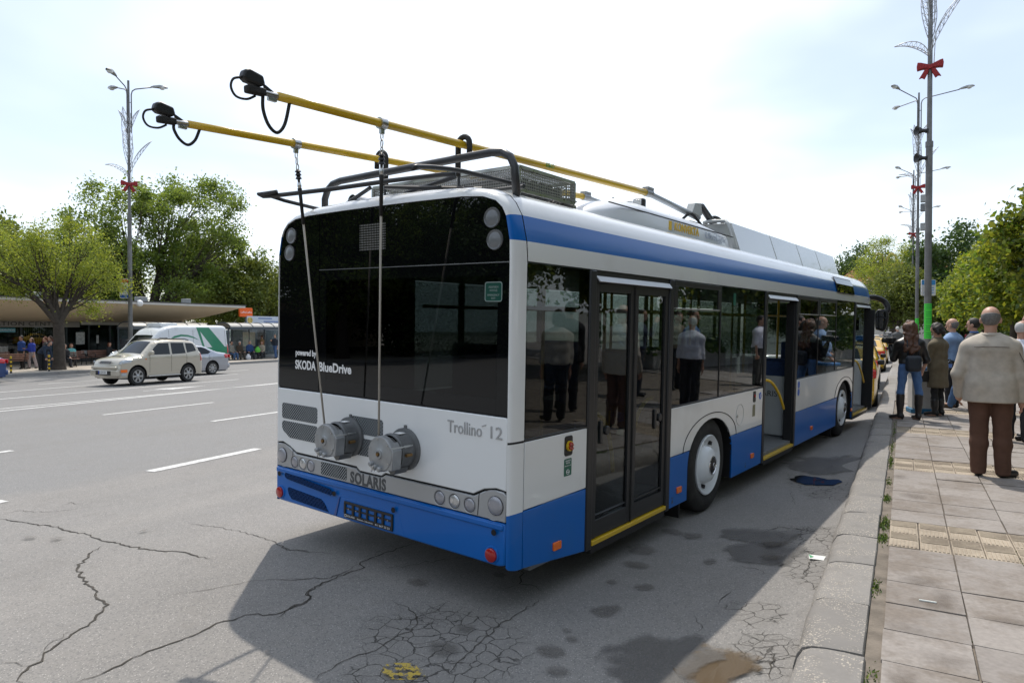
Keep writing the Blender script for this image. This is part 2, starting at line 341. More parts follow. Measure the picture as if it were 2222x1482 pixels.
def asphalt():
    m = bpy.data.materials.new('worn_asphalt'); m.use_nodes = True
    t = m.node_tree; n = t.nodes; l = t.links; b = n['Principled BSDF']
    co = n.new('ShaderNodeTexCoord')
    def noise(s, d=5, r=.55, src=None):
        q = n.new('ShaderNodeTexNoise'); q.inputs['Scale'].default_value = s; q.inputs['Detail'].default_value = d; q.inputs['Roughness'].default_value = r
        l.new(src or co.outputs['Object'], q.inputs['Vector']); return q.outputs['Fac']
    def rng(f, a, b_, c=0., d=1.):
        q = n.new('ShaderNodeMapRange'); q.inputs[1].default_value = a; q.inputs[2].default_value = b_; q.inputs[3].default_value = c; q.inputs[4].default_value = d; l.new(f, q.inputs[0]); return q.outputs[0]
    def mixc(f, a, b_):
        q = n.new('ShaderNodeMix'); q.data_type = 'RGBA'
        for i, s in ((0, f), (6, a), (7, b_)):
            if isinstance(s, tuple): q.inputs[i].default_value = s + (1,)
            elif isinstance(s, float): q.inputs[i].default_value = s
            else: l.new(s, q.inputs[i])
        return q.outputs[2]
    def math_(op, a, b_):
        q = n.new('ShaderNodeMath'); q.operation = op
        for i, s in ((0, a), (1, b_)):
            if isinstance(s, (int, float)): q.inputs[i].default_value = s
            else: l.new(s, q.inputs[i])
        return q.outputs[0]
    sp = n.new('ShaderNodeSeparateXYZ'); l.new(co.outputs['Object'], sp.inputs[0])
    wob = rng(noise(.9, 3), 0, 1, -.5, .5)
    lane = rng(math_('ADD', sp.outputs[0], wob), -8.7, -8.2)
    base = mixc(lane, (.212, .209, .205), (.262, .248, .232))
    # streaks worn along the driving direction
    ms = n.new('ShaderNodeMapping'); ms.inputs['Scale'].default_value = (1.1, .06, 1); l.new(co.outputs['Object'], ms.inputs[0])
    base = mixc(rng(noise(1.0, 4, .6, ms.outputs[0]), .40, .64, 0, .45), base, (.185, .181, .176))
    base = mixc(rng(noise(.55, 6, .65), .42, .68, 0, .5), base, (.20, .19, .178))
    base = mixc(rng(noise(3.1, 8, .72), .52, .78, 0, .6), base, (.175, .163, .148))
    # aggregate: pale and dark stones
    vo = n.new('ShaderNodeTexVoronoi'); vo.inputs['Scale'].default_value = 110; l.new(co.outputs['Object'], vo.inputs['Vector'])
    sh = n.new('ShaderNodeSeparateColor'); l.new(vo.outputs['Color'], sh.inputs[0])
    base = mixc(math_('MULTIPLY', rng(sh.outputs[0], .80, .9), rng(vo.outputs['Distance'], .45, .25)), base, (.46, .44, .41))
    base = mixc(math_('MULTIPLY', rng(sh.outputs[1], .72, .85), .5), base, (.12, .12, .12))
    base = mixc(rng(noise(420, 2), .5, .8, 0, .35), base, (.11, .11, .11))
    # crocodile cracking inside a few patches
    mr = n.new('ShaderNodeMapping'); mr.inputs['Rotation'].default_value = (0, 0, R(-30)); l.new(co.outputs['Object'], mr.inputs[0])
    wn = rng(noise(2.6, 4, .6), 0, 1, -.55, .55)
    mask = None
    for k, x, y, rx, ry in STAINS:
        if k != 'a': continue
        cx, cy = rotc(x, y)
        q = n.new('ShaderNodeVectorMath'); q.operation = 'SUBTRACT'; q.inputs[1].default_value = (cx, cy, 0); l.new(mr.outputs[0], q.inputs[0])
        s_ = n.new('ShaderNodeVectorMath'); s_.operation = 'MULTIPLY'; s_.inputs[1].default_value = (1 / max(rx, .2), 1 / max(ry, .2), 0); l.new(q.outputs[0], s_.inputs[0])
        le = n.new('ShaderNodeVectorMath'); le.operation = 'LENGTH'; l.new(s_.outputs[0], le.inputs[0])
        mm = rng(math_('ADD', le.outputs['Value'], wn), 1.05, .8)
        mask = mm if mask is None else math_('MAXIMUM', mask, mm)
    dn = n.new('ShaderNodeTexNoise'); dn.inputs['Scale'].default_value = 7; dn.inputs['Detail'].default_value = 5; l.new(co.outputs['Object'], dn.inputs['Vector'])
    dv = n.new('ShaderNodeMix'); dv.data_type = 'VECTOR'; dv.inputs[0].default_value = .10
    l.new(co.outputs['Object'], dv.inputs[4]); l.new(dn.outputs['Color'], dv.inputs[5])
    cr = None
    for s, th in ((9.5, .020), (17, .016)):
        v2 = n.new('ShaderNodeTexVoronoi'); v2.feature = 'DISTANCE_TO_EDGE'; v2.inputs['Scale'].default_value = s; v2.inputs['Randomness'].default_value = .85; l.new(dv.outputs[1], v2.inputs['Vector'])
        e = rng(v2.outputs['Distance'], th * 1.8, th * .7)
        if s > 12: e = math_('MULTIPLY', e, rng(noise(3, 2), .5, .6))
        cr = e if cr is None else math_('MAXIMUM', cr, e)
    cr = math_('MULTIPLY', cr, mask)
    base = mixc(math_('MULTIPLY', mask, .3), base, (.19, .18, .165))
    base = mixc(math_('MULTIPLY', cr, .85), base, (.04, .037, .033))
    l.new(base, b.inputs['Base Color'])
    b.inputs['Roughness'].default_value = .82; b.inputs['Specular IOR Level'].default_value = .35
    h = math_('ADD', math_('MULTIPLY', noise(260, 3, .6), .55), math_('MULTIPLY', vo.outputs['Distance'], .5))
    h = math_('SUBTRACT', h, math_('MULTIPLY', cr, 1.6))
    bu = n.new('ShaderNodeBump'); bu.inputs['Strength'].default_value = .55; bu.inputs['Distance'].default_value = .006; l.new(h, bu.inputs['Height']); l.new(bu.outputs[0], b.inputs['Normal'])
    return m
M_asph = asphalt()

gm = MB(); gm.add([(-900, -900, -.75), (900, -900, -.75), (900, 1500, -.75), (-900, 1500, -.75)], [(0, 1, 2, 3)])
tag(gm.build('ground', mat('far_ground', (.16, .16, .13), .9, var=.2, vs_=.05), smooth=0), kind='structure')
xs = [-75, -46, -42, -38, -34, -30.5, -26, -22, -18, -14, -11, -8.46, -7, -5.5, -4.16, -3.2, -2.4, -1.66, -1.2, -.86, -.6, -.455]
ys = [-140, -60, -20, -5, 0, 5, 10, 15, 20, 30, 45, 70, 120, 300]
V = [(x, y, prof(x)) for y in ys for x in xs]
F = [(j * len(xs) + i, j * len(xs) + i + 1, (j + 1) * len(xs) + i + 1, (j + 1) * len(xs) + i) for j in range(len(ys) - 1) for i in range(len(xs) - 1)]
road = npmesh('road', V, F, M_asph); tag(road, kind='structure')

M_crack = mat('crack_fill', (.05, .044, .036), .95, var=.4, vs_=20)
def ribbon(pts, w0, name, m_, z=.004, taper=True, jag=.35):
    """jagged ribbon lying on the road"""
    P = [Vector((x, y, 0)) for x, y in pts]; Q = [P[0]]
    for a, b in zip(P, P[1:]):
        d = b - a; k = max(1, int(d.length / .035)); nn = Vector((-d.y, d.x, 0)).normalized()
        for i in range(1, k + 1):
            j = 0 if i == k else rnd.gauss(0, .010)
            Q.append(a + d * (i / k) + nn * j)
    v = []; k = len(Q)
    for i, q in enumerate(Q):
        d = (Q[min(i + 1, k - 1)] - Q[max(i - 1, 0)]).normalized(); nn = Vector((-d.y, d.x, 0))
        t = min(1, min(i, k - 1 - i) / 6 + .15) if taper else 1
        w_ = w0 * t * (1 + rnd.uniform(-jag, jag * 1.6)) / 2; off = rnd.gauss(0, w0 * .15)
        for s in (-1, 1):
            p = q + nn * (s * w_ + off); v.append((p.x, p.y, prof(p.x) + z))
    f = [(2 * i, 2 * i + 1, 2 * i + 3, 2 * i + 2) for i in range(k - 1)]
    return npmesh(name, v, f, m_, road, 0)
for wd, pts in CRACKS: ribbon(pts, wd * .55, 'crack', M_crack)

def decal(kind):
    """soft-edged stain lying on the asphalt (the stain itself, not its light)"""
    nm = 'stain_' + kind
    if nm in MC: return MC[nm]
    m = bpy.data.materials.new(nm); m.use_nodes = True; MC[nm] = m
    t = m.node_tree; n = t.nodes; l = t.links; b = n['Principled BSDF']; o = n['Material Output']
    co = n.new('ShaderNodeTexCoord'); sb = n.new('ShaderNodeVectorMath'); sb.operation = 'SUBTRACT'; sb.inputs[1].default_value = (.5, .5, 0); l.new(co.outputs['Generated'], sb.inputs[0])
    mu = n.new('ShaderNodeVectorMath'); mu.operation = 'MULTIPLY'; mu.inputs[1].default_value = (2, 2, 0); l.new(sb.outputs[0], mu.inputs[0])
    le = n.new('ShaderNodeVectorMath'); le.operation = 'LENGTH'; l.new(mu.outputs[0], le.inputs[0])
    ge = n.new('ShaderNodeNewGeometry')
    no = n.new('ShaderNodeTexNoise'); no.inputs['Scale'].default_value = 7 if kind != 'w' else 5; no.inputs['Detail'].default_value = 7; l.new(ge.outputs['Position'], no.inputs['Vector'])
    a = n.new('ShaderNodeMath'); a.operation = 'MULTIPLY_ADD'; a.inputs[1].default_value = 1.3; a.inputs[2].default_value = -.45; l.new(no.outputs['Fac'], a.inputs[0])
    s = n.new('ShaderNodeMath'); s.operation = 'ADD'; l.new(le.outputs['Value'], s.inputs[0]); l.new(a.outputs[0], s.inputs[1])
    mr = n.new('ShaderNodeMapRange'); mr.inputs[1].default_value = .98; mr.inputs[2].default_value = {'s': .72, 'w': .86, 'd': .5, 'y': .9, 'b': .8, 'e': .3}[kind]
    mr.inputs[4].default_value = {'s': .42, 'w': .55, 'd': .7, 'y': .95, 'b': .85, 'e': .24}[kind]; l.new(s.outputs[0], mr.inputs[0])
    fac = mr.outputs[0]
    if kind == 'y':
        n2 = n.new('ShaderNodeTexNoise'); n2.inputs['Scale'].default_value = 26; n2.inputs['Detail'].default_value = 5; l.new(ge.outputs['Position'], n2.inputs['Vector'])
        r2 = n.new('ShaderNodeMapRange'); r2.inputs[1].default_value = .48; r2.inputs[2].default_value = .56; l.new(n2.outputs['Fac'], r2.inputs[0])
        q = n.new('ShaderNodeMath'); q.operation = 'MULTIPLY'; l.new(fac, q.inputs[0]); l.new(r2.outputs[0], q.inputs[1]); fac = q.outputs[0]
    b.inputs['Base Color'].default_value = {'s': (.12, .11, .098, 1), 'w': (.115, .11, .104, 1), 'd': (.04, .032, .02, 1), 'y': (.5, .36, .06, 1), 'b': (.13, .095, .06, 1), 'e': (.105, .08, .06, 1)}[kind]
    b.inputs['Roughness'].default_value = {'s': .7, 'w': .42, 'd': .3, 'y': .8, 'b': .06, 'e': .9}[kind]
    nb = n.new('ShaderNodeTexNoise'); nb.inputs['Scale'].default_value = 240; l.new(ge.outputs['Position'], nb.inputs['Vector'])
    bu = n.new('ShaderNodeBump'); bu.inputs['Strength'].default_value = .6 if kind != 'b' else .02; bu.inputs['Distance'].default_value = .006; l.new(nb.outputs['Fac'], bu.inputs['Height']); l.new(bu.outputs[0], b.inputs['Normal'])
    tr = n.new('ShaderNodeBsdfTransparent'); ms = n.new('ShaderNodeMixShader'); l.new(fac, ms.inputs[0]); l.new(tr.outputs[0], ms.inputs[1]); l.new(b.outputs[0], ms.inputs[2]); l.new(ms.outputs[0], o.inputs['Surface'])
    return m

def ground_disc(name, x, y, rx, ry, m_, z, parent, n=20, wob=0.0, nring=1, a=R(30)):
    v = [(0, 0)]; f = []
    for k in range(1, nring + 1):
        for i in range(n):
            t = 2 * math.pi * i / n; s = (k / nring) * (1 + wob * (math.sin(3 * t + x) * .5 + math.sin(5 * t + y * 3) * .35 + math.sin(9 * t) * .2) if k == nring else k / nring)
            v.append((rx * s * math.cos(t), ry * s * math.sin(t)))
    f = [(0, 1 + i, 1 + (i + 1) % n, 1 + (i + 1) % n) for i in range(n)]
    W = []
    for p in v:
        X = x + p[0] * math.cos(a) - p[1] * math.sin(a); Y = y + p[0] * math.sin(a) + p[1] * math.cos(a)
        W.append((X - x, Y - y, prof(min(X, -.47)) + z))
    me = bpy.data.meshes.new(name); me.from_pydata(W, [], [(q[0], q[1], q[2]) for q in f])
    o = obj(name, me, m_, parent, 0); o.location = (x, y, 0); return o
zz = .006
for k, x, y, rx, ry in STAINS:
    if k == 'p' and y < 5: k, rx, ry = 'b', .19, .30
    if k in 'swdyb':
        zz += .0004
        ground_disc({'y': 'worn_yellow_paint', 'b': 'puddle'}.get(k, 'stain'), x, y, rx * 1.25, ry * 1.25, decal(k), zz + (.012 if k == 'd' else .004 if k == 's' else 0), road)
def puddle_mat():
    m = mat('puddle_water', (.05, .036, .02), .03, spec=.5, var=.3, vs_=3); return m
M_pud = puddle_mat()
M_pud2 = mat('puddle_dark', (.012, .012, .013), .10, spec=.28)
def puddle(label, pts, m_, z):
    bm = [(x, y, prof(x) + z) for x, y in pts]
    cx, cy = sum(p[0] for p in bm) / len(bm), sum(p[1] for p in bm) / len(bm); n_ = len(bm)
    me = bpy.data.meshes.new('puddle'); me.from_pydata(bm + [(cx, cy, prof(cx) + z)], [], [(i, (i + 1) % n_, n_) for i in range(n_)])
    o = obj('puddle', me, m_, road, 0); o['label'] = label
def blob(cx, cy, rx, ry, a, n=40, w_=.16, seed=0):
    q = random.Random(seed); ph = [q.uniform(0, 6.3) for _ in range(4)]; r_ = []
    for i in range(n):
        t = 2 * math.pi * i / n; s = 1 + w_ * (math.sin(2 * t + ph[0]) + .7 * math.sin(3 * t + ph[1]) + .5 * math.sin(6 * t + ph[2]) + .4 * math.sin(11 * t + ph[3]))
        X, Y = rx * s * math.cos(t), ry * s * math.sin(t); r_.append((cx + X * math.cos(a) - Y * math.sin(a), cy + X * math.sin(a) + Y * math.cos(a)))
    return r_
puddle('dark mirror-like puddle beside the kerb', blob(-.90, 8.72, .21, .32, R(35), seed=5), M_pud2, .009)

M_mark = mat('road_paint', (.62, .62, .60), .7, var=.08, vs_=3, dirt=(.33, .325, .315), ds=14, dlo=.48, dhi=.68, bump=.2, bs=200)
def marking(pts, name='lane_marking'):
    W = [(x, y, prof(x) + .005) for x, y in pts]
    me = bpy.data.meshes.new(name); me.from_pydata(W, [], [tuple(range(len(W)))]); obj(name, me, M_mark, road, 0)
def line(x0, y0, x1, y1, w_=.13):
    L_ = math.hypot(x1 - x0, y1 - y0); k = max(1, int(L_ / 6)); dx, dy = -(y1 - y0) / L_ * w_ / 2, (x1 - x0) / L_ * w_ / 2
    a = [(x0 + (x1 - x0) * i / k + dx, y0 + (y1 - y0) * i / k + dy) for i in range(k + 1)]; b = [(x0 + (x1 - x0) * i / k - dx, y0 + (y1 - y0) * i / k - dy) for i in range(k + 1)]
    marking(a + b[::-1])
line(-8.33, 5.16, -8.52, 7.0, .17); line(-8.14, 1.6, -8.22, 3.5, .17); line(-8.05, -2.0, -8.12, -.1, .17)
for k in range(3): line(-8.7 - .18 * k, 8.7 + 3.6 * k, -8.8 - .18 * k, 10.5 + 3.6 * k, .17)
line(-12.28, 8.95, -12.46, 12.0, .14); line(-11.8, 2.1, -11.93, 5.19, .14); line(-12.65, 15.6, -12.85, 18.6, .14)
line(-15.77, 8.68, -16.0, 11.7, .14); line(-15.3, 1.0, -15.5, 4.0, .14); line(-16.3, 16, -16.5, 19, .14)
line(-18.3, 3.0, -21.6, 24, .16); line(-19.45, 3.0, -20.8, 24, .14)
line(-23.0, 7.5, -24.3, 19.0, .15); line(-26.2, 9.3, -27.2, 15.0, .14); line(-27.7, 18.5, -28.2, 22, .14)
line(-30.0, 14.0, -30.4, 17.0, .13); line(-30.8, 22, -31.2, 25, .13)
marking([(-22.0, 13.4), (-22.06, 14.2), (-22.5, 14.1), (-22.15, 15.9), (-21.75, 14.3), (-21.98, 14.25), (-21.9, 13.4)], 'arrow_marking')

# ------------------------------------------------------------------ near kerb: one stone after another
def kerbmat():
    m = bpy.data.materials.new('kerb_aggregate'); m.use_nodes = True
    t = m.node_tree; n = t.nodes; l = t.links; b = n['Principled BSDF']; ge = n.new('ShaderNodeNewGeometry'); oi = n.new('ShaderNodeObjectInfo')
    P = ge.outputs['Position']
    vo = n.new('ShaderNodeTexVoronoi'); vo.inputs['Scale'].default_value = 88; vo.inputs['Randomness'].default_value = 1
    ds = n.new('ShaderNodeTexNoise'); ds.inputs['Scale'].default_value = 60; l.new(P, ds.inputs['Vector'])
    dm = n.new('ShaderNodeMix'); dm.data_type = 'VECTOR'; dm.inputs[0].default_value = .02; l.new(P, dm.inputs[4]); l.new(ds.outputs['Color'], dm.inputs[5]); l.new(dm.outputs[1], vo.inputs['Vector'])
    sh = n.new('ShaderNodeSeparateColor'); l.new(vo.outputs['Color'], sh.inputs[0])
    r1 = n.new('ShaderNodeMapRange'); r1.inputs[1].default_value = .46; r1.inputs[2].default_value = .40; l.new(vo.outputs['Distance'], r1.inputs[0])
    r2 = n.new('ShaderNodeMapRange'); r2.inputs[1].default_value = .45; r2.inputs[2].default_value = .55; l.new(sh.outputs[0], r2.inputs[0])
    nz = n.new('ShaderNodeTexNoise'); nz.inputs['Scale'].default_value = 5; nz.inputs['Detail'].default_value = 5; l.new(P, nz.inputs['Vector'])
    r3 = n.new('ShaderNodeMapRange'); r3.inputs[1].default_value = .36; r3.inputs[2].default_value = .58; l.new(nz.outputs['Fac'], r3.inputs[0])
    a = n.new('ShaderNodeMath'); a.operation = 'MULTIPLY'; l.new(r1.outputs[0], a.inputs[0]); l.new(r2.outputs[0], a.inputs[1])
    a2 = n.new('ShaderNodeMath'); a2.operation = 'MULTIPLY'; l.new(a.outputs[0], a2.inputs[0]); l.new(r3.outputs[0], a2.inputs[1])
    c = n.new('ShaderNodeMix'); c.data_type = 'RGBA'; l.new(a2.outputs[0], c.inputs[0])
    hv = n.new('ShaderNodeHueSaturation'); hv.inputs['Color'].default_value = (.225, .213, .20, 1)
    rr = n.new('ShaderNodeMapRange'); rr.inputs[3].default_value = .86; rr.inputs[4].default_value = 1.12; l.new(oi.outputs['Random'], rr.inputs[0]); l.new(rr.outputs[0], hv.inputs['Value'])
    nf = n.new('ShaderNodeTexNoise'); nf.inputs['Scale'].default_value = 9; nf.inputs['Detail'].default_value = 8; nf.inputs['Roughness'].default_value = .7; l.new(P, nf.inputs['Vector'])
    rf = n.new('ShaderNodeMapRange'); rf.inputs[1].default_value = .48; rf.inputs[2].default_value = .78; rf.inputs[4].default_value = .6; l.new(nf.outputs['Fac'], rf.inputs[0])
    c2 = n.new('ShaderNodeMix'); c2.data_type = 'RGBA'; l.new(rf.outputs[0], c2.inputs[0]); l.new(hv.outputs[0], c2.inputs[6]); c2.inputs[7].default_value = (.15, .14, .128, 1)
    l.new(c2.outputs[2], c.inputs[6])
    cs = n.new('ShaderNodeMix'); cs.data_type = 'RGBA'; l.new(sh.outputs[1], cs.inputs[0]); cs.inputs[6].default_value = (.52, .47, .39, 1); cs.inputs[7].default_value = (.34, .31, .27, 1)
    l.new(cs.outputs[2], c.inputs[7]); l.new(c.outputs[2], b.inputs['Base Color']); b.inputs['Roughness'].default_value = .85
    bu = n.new('ShaderNodeBump'); bu.inputs['Strength'].default_value = .6; bu.inputs['Distance'].default_value = .004
    ad = n.new('ShaderNodeMath'); ad.operation = 'ADD'; l.new(a2.outputs[0], ad.inputs[0]); l.new(nf.outputs['Fac'], ad.inputs[1]); l.new(ad.outputs[0], bu.inputs['Height']); l.new(bu.outputs[0], b.inputs['Normal'])
    return m
M_kerb = kerbmat()
kerb = tag(empty('kerb'), kind='structure')
def kerbstone(seed, ln, mat_, x0=-.46, x1=-.147, top=PZ, bot=-.2):
    q = random.Random(seed); nx, ny = 9, 14; v = []
    prf = [(x0 - .012, bot), (x0 - .006, .02), (x0 + .010, .09), (x0 + .035, .135), (x0 + .075, .153), (x0 + .14, .159), (x0 + .22, .16), (x1 - .008, .159), (x1, .147), (x1, bot)]
    ph = [q.uniform(0, 6.3) for _ in range(6)]
    for j in range(ny + 1):
        t = j / ny; e = min(t, 1 - t) * ln
        for i, (x, z) in enumerate(prf):
            dz = .004 * math.sin(3 * t + ph[0]) + .003 * math.sin(9 * t + ph[1] + i) if z > .02 else 0
            edge = -.012 * max(0, 1 - e / .03) if z > .05 else 0
            chip = -.03 * max(0, 1 - abs(t - (ph[2] / 6.3)) / .08) * (1 if i in (2, 3, 4) and q.random() < .75 else 0) if ph[3] > 3.6 else 0
            v.append((x + (.006 * math.sin(6 * t + ph[4]) if i < 5 else 0) - chip * .5, t * ln, z + dz + edge + chip))
    k = len(prf); f = [(j * k + i, j * k + i + 1, (j + 1) * k + i + 1, (j + 1) * k + i) for j in range(ny) for i in range(k - 1)]
    f += [tuple(range(k)), tuple(range((ny + 1) * k - 1, ny * k - 1, -1))]
    me = bpy.data.meshes.new('kerbstone'); me.from_pydata(v, [], f); me.materials.append(mat_)
    bm = bmesh.new(); bm.from_mesh(me); bmesh.ops.recalc_face_normals(bm, faces=bm.faces); bm.to_mesh(me); bm.free()
    me.polygons.foreach_set('use_smooth', [True] * len(me.polygons)); me.set_sharp_from_angle(angle=R(40)); return me
KV = [kerbstone(s, .70, M_kerb) for s in range(7)]
y = -2.08; i = 0
while y < 62:
    o = bpy.data.objects.new('kerbstone', KV[(i * 3 + i // 5) % 7]); C.objects.link(o); o.parent = kerb
    o.location = (rnd.gauss(0, .003), y, rnd.gauss(0, .003)); o.rotation_euler = (0, 0, rnd.gauss(0, .003)); y += .713; i += 1
mb = MB(); mb.b2((-.46, y, -.2), (-.147, 300, PZ)); mb.b2((-.46, -140, -.2), (-.147, -2.1, PZ)); mb.build('kerb_run', M_kerb, kerb)

# ------------------------------------------------------------------ near pavement: slabs and tactile tiles
def slabmat(nm, c0, c1, dirtc, tact=False):
    m = bpy.data.materials.new(nm); m.use_nodes = True
    t = m.node_tree; n = t.nodes; l = t.links; b = n['Principled BSDF']; ge = n.new('ShaderNodeNewGeometry'); oi = n.new('ShaderNodeObjectInfo'); P = ge.outputs['Position']
    mi_ = n.new('ShaderNodeMix'); mi_.data_type = 'RGBA'; l.new(oi.outputs['Random'], mi_.inputs[0]); mi_.inputs[6].default_value = c0 + (1,); mi_.inputs[7].default_value = c1 + (1,)
    no = n.new('ShaderNodeTexNoise'); no.inputs['Scale'].default_value = 2.3; no.inputs['Detail'].default_value = 9; no.inputs['Roughness'].default_value = .72; l.new(P, no.inputs['Vector'])
    mr = n.new('ShaderNodeMapRange'); mr.inputs[1].default_value = .45; mr.inputs[2].default_value = .60; mr.inputs[4].default_value = .85; l.new(no.outputs['Fac'], mr.inputs[0])
    m2 = n.new('ShaderNodeMix'); m2.data_type = 'RGBA'; l.new(mr.outputs[0], m2.inputs[0]); l.new(mi_.outputs[2], m2.inputs[6]); m2.inputs[7].default_value = dirtc + (1,)
    n2 = n.new('ShaderNodeTexNoise'); n2.inputs['Scale'].default_value = 40; n2.inputs['Detail'].default_value = 6; l.new(P, n2.inputs['Vector'])
    r2 = n.new('ShaderNodeMapRange'); r2.inputs[1].default_value = .3; r2.inputs[2].default_value = .7; r2.inputs[3].default_value = .88; r2.inputs[4].default_value = 1.1; l.new(n2.outputs['Fac'], r2.inputs[0])
    hv = n.new('ShaderNodeHueSaturation'); l.new(m2.outputs[2], hv.inputs['Color']); l.new(r2.outputs[0], hv.inputs['Value']); l.new(hv.outputs[0], b.inputs['Base Color'])
    b.inputs['Roughness'].default_value = .88
    bu = n.new('ShaderNodeBump'); bu.inputs['Strength'].default_value = .3; bu.inputs['Distance'].default_value = .005; l.new(n2.outputs['Fac'], bu.inputs['Height']); l.new(bu.outputs[0], b.inputs['Normal'])
    return m
M_slab = slabmat('paving_slab', (.258, .234, .216), (.30, .273, .252), (.19, .16, .134))
M_tact = slabmat('tactile_tile', (.42, .355, .275), (.37, .315, .245), (.26, .215, .165))
M_dirt = mat('joint_dirt', (.17, .145, .118), .95, var=.3, vs_=9, bump=.5, bs=60)
pav = MB()
pav.add([(-.147, -140, PZ - .018), (60, -140, PZ - .018), (60, 17.25, PZ - .018), (-.147, 17.25, PZ - .018)], [(0, 1, 2, 3)], 0)
pav.add([(-.147, 17.25, PZ - .002), (60, 17.25, PZ - .002), (60, 300, PZ - .002), (-.147, 300, PZ - .002)], [(0, 1, 2, 3)], 1)
M_pavf = slabmat('paving_far', (.29, .268, .248), (.29, .268, .248), (.2, .175, .15))
pavement = tag(pav.build('pavement', [M_dirt, M_pavf], smooth=0), kind='structure')
def slab(seed, wx, wy, th=.05, ridges=False):
    q = random.Random(seed); g_ = .005; mbb = MB()
    if not ridges: mbb.b2((g_, g_, -th), (wx - g_, wy - g_, 0))
    else:
        mbb.b2((g_, g_, -th), (wx - g_, wy - g_, -.005))
        for k in range(7):
            mbb.b2((.014 + .025 * k, .02, -.006), (.028 + .025 * k, wy * .48, 0))
            mbb.box((wx / 2, wy * .54 + .024 * k + .008, -.003), (wx - .025, .013, .006), (0, 0, .10 if seed else -.10))
    me = bpy.data.meshes.new('slab'); me.from_pydata(mbb.v, [], mbb.f); me.materials.append(M_tact if ridges else M_slab); return me
S0 = [slab(s, .39, .39) for s in range(3)]; T0 = [slab(s, .195, .39, ridges=True) for s in range(2)]
r0 = 5.55 - 8 * .39
ns = 0
for r_ in range(0, 38):
    yy = r0 + r_ * .3905
    band = (r_ % 8) in (0, 1)
    xmax = .1246 * (yy + .4) * 1.12 + .25
    x = -.08; c_ = 0
    while x < xmax:
        wx = .195 if band else .39
        o = bpy.data.objects.new('tactile_tile' if band else 'paving_slab', (T0[(c_ + r_) % 2] if band else S0[(c_ * 2 + r_) % 3])); C.objects.link(o); o.parent = pavement
        o.location = (x + rnd.gauss(0, .0012), yy + rnd.gauss(0, .0012), PZ + rnd.gauss(0, .0018)); o.rotation_euler = (rnd.gauss(0, .004), rnd.gauss(0, .004), rnd.gauss(0, .002))
        x += wx; c_ += 1; ns += 1
for x, y, rx, ry in ((.12, 4.85, .20, .16), (.16, 4.45, .22, .14), (.05, 4.05, .18, .12), (.2, 3.75, .2, .12), (.02, 3.4, .12, .2), (.1, 7.3, .2, .18), (.22, 4.62, .09, .2), (-.02, 8.2, .1, .2), (.5, 4.4, .2, .1)):
    ground_disc('dirt_patch', x, y, rx, ry, decal('e'), PZ + .0075 + .0003 * x, pavement, a=0)
# grass and weeds in the joint behind the kerb
def weeds(spots, name, label, blades, hmax, cols):
    V = []; F = []; MI = []
    for (x, y, sx, sy, k) in spots:
        for _ in range(k):
            px, py = x + rnd.gauss(0, sx), y + rnd.gauss(0, sy); a = rnd.uniform(0, 6.28); h = hmax * rnd.uniform(.3, 1); b = len(V)
            dx, dy = math.cos(a) * .006, math.sin(a) * .006; lx, ly = rnd.gauss(0, .4) * h, rnd.gauss(0, .4) * h
            V += [(px - dx, py - dy, PZ - .015), (px + dx, py + dy, PZ - .015), (px + lx + dx * .3, py + ly + dy * .3, PZ - .015 + h)]; F.append((b, b + 1, b + 2)); MI.append(rnd.randrange(len(cols)))
    o = npmesh(name, V, F, cols, None, 0, MI); return tag(o, label, 'weeds', kind='stuff')
MG = [mat('weed_green', (.11, .20, .02), .7), mat('weed_yellow', (.20, .25, .03), .7), mat('weed_dark', (.05, .10, .015), .7)]
weeds([(-.115, 9.2, .012, .25, 200), (-.12, 7.15, .016, .09, 170), (-.118, 6.2, .018, .13, 230), (-.125, 5.75, .02, .07, 160), (-.13, 4.62, .012, .09, 70), (-.115, 7.95, .012, .12, 60), (-.115, 10.3, .012, .3, 120), (.305, 4.1, .01, .06, 14), (-.11, 3.4, .015, .1, 40), (-.11, 12, .012, .6, 120), (.69, 5.7, .008, .1, 20)], 'weeds', 'green weeds growing in the dirt joint behind the kerb', 0, .022, MG)
# litter
mb = MB(); mb.add([(-.05, -.03, 0), (.05, -.035, .004), (.06, .02, .02), (.0, .035, .004), (-.06, .03, .012)], [(0, 1, 2, 3, 4)]); mb.add([(-.06, .03, .013), (-.045, -.02, .005), (-.02, .0, .01)], [(0, 1, 2)], 1)
tag(mb.build('paper_litter', [mat('paper_white', (.72, .74, .7), .7), mat('paper_green', (.05, .3, .12), .7)], smooth=0, loc=(-.55, 5.55, prof(-.55) + .006)), 'crumpled white and green paper lying against the kerb', 'litter')
mb = MB(); mb.cyl((-.04, 0, .006), (.045, .004, .006), .006, n=8)
tag(mb.build('paper_stick', mat('paper_white', (.7, .7, .7)), loc=(.13, 4.49, PZ)), 'thin white paper stick lying on a dirty paving slab', 'litter')

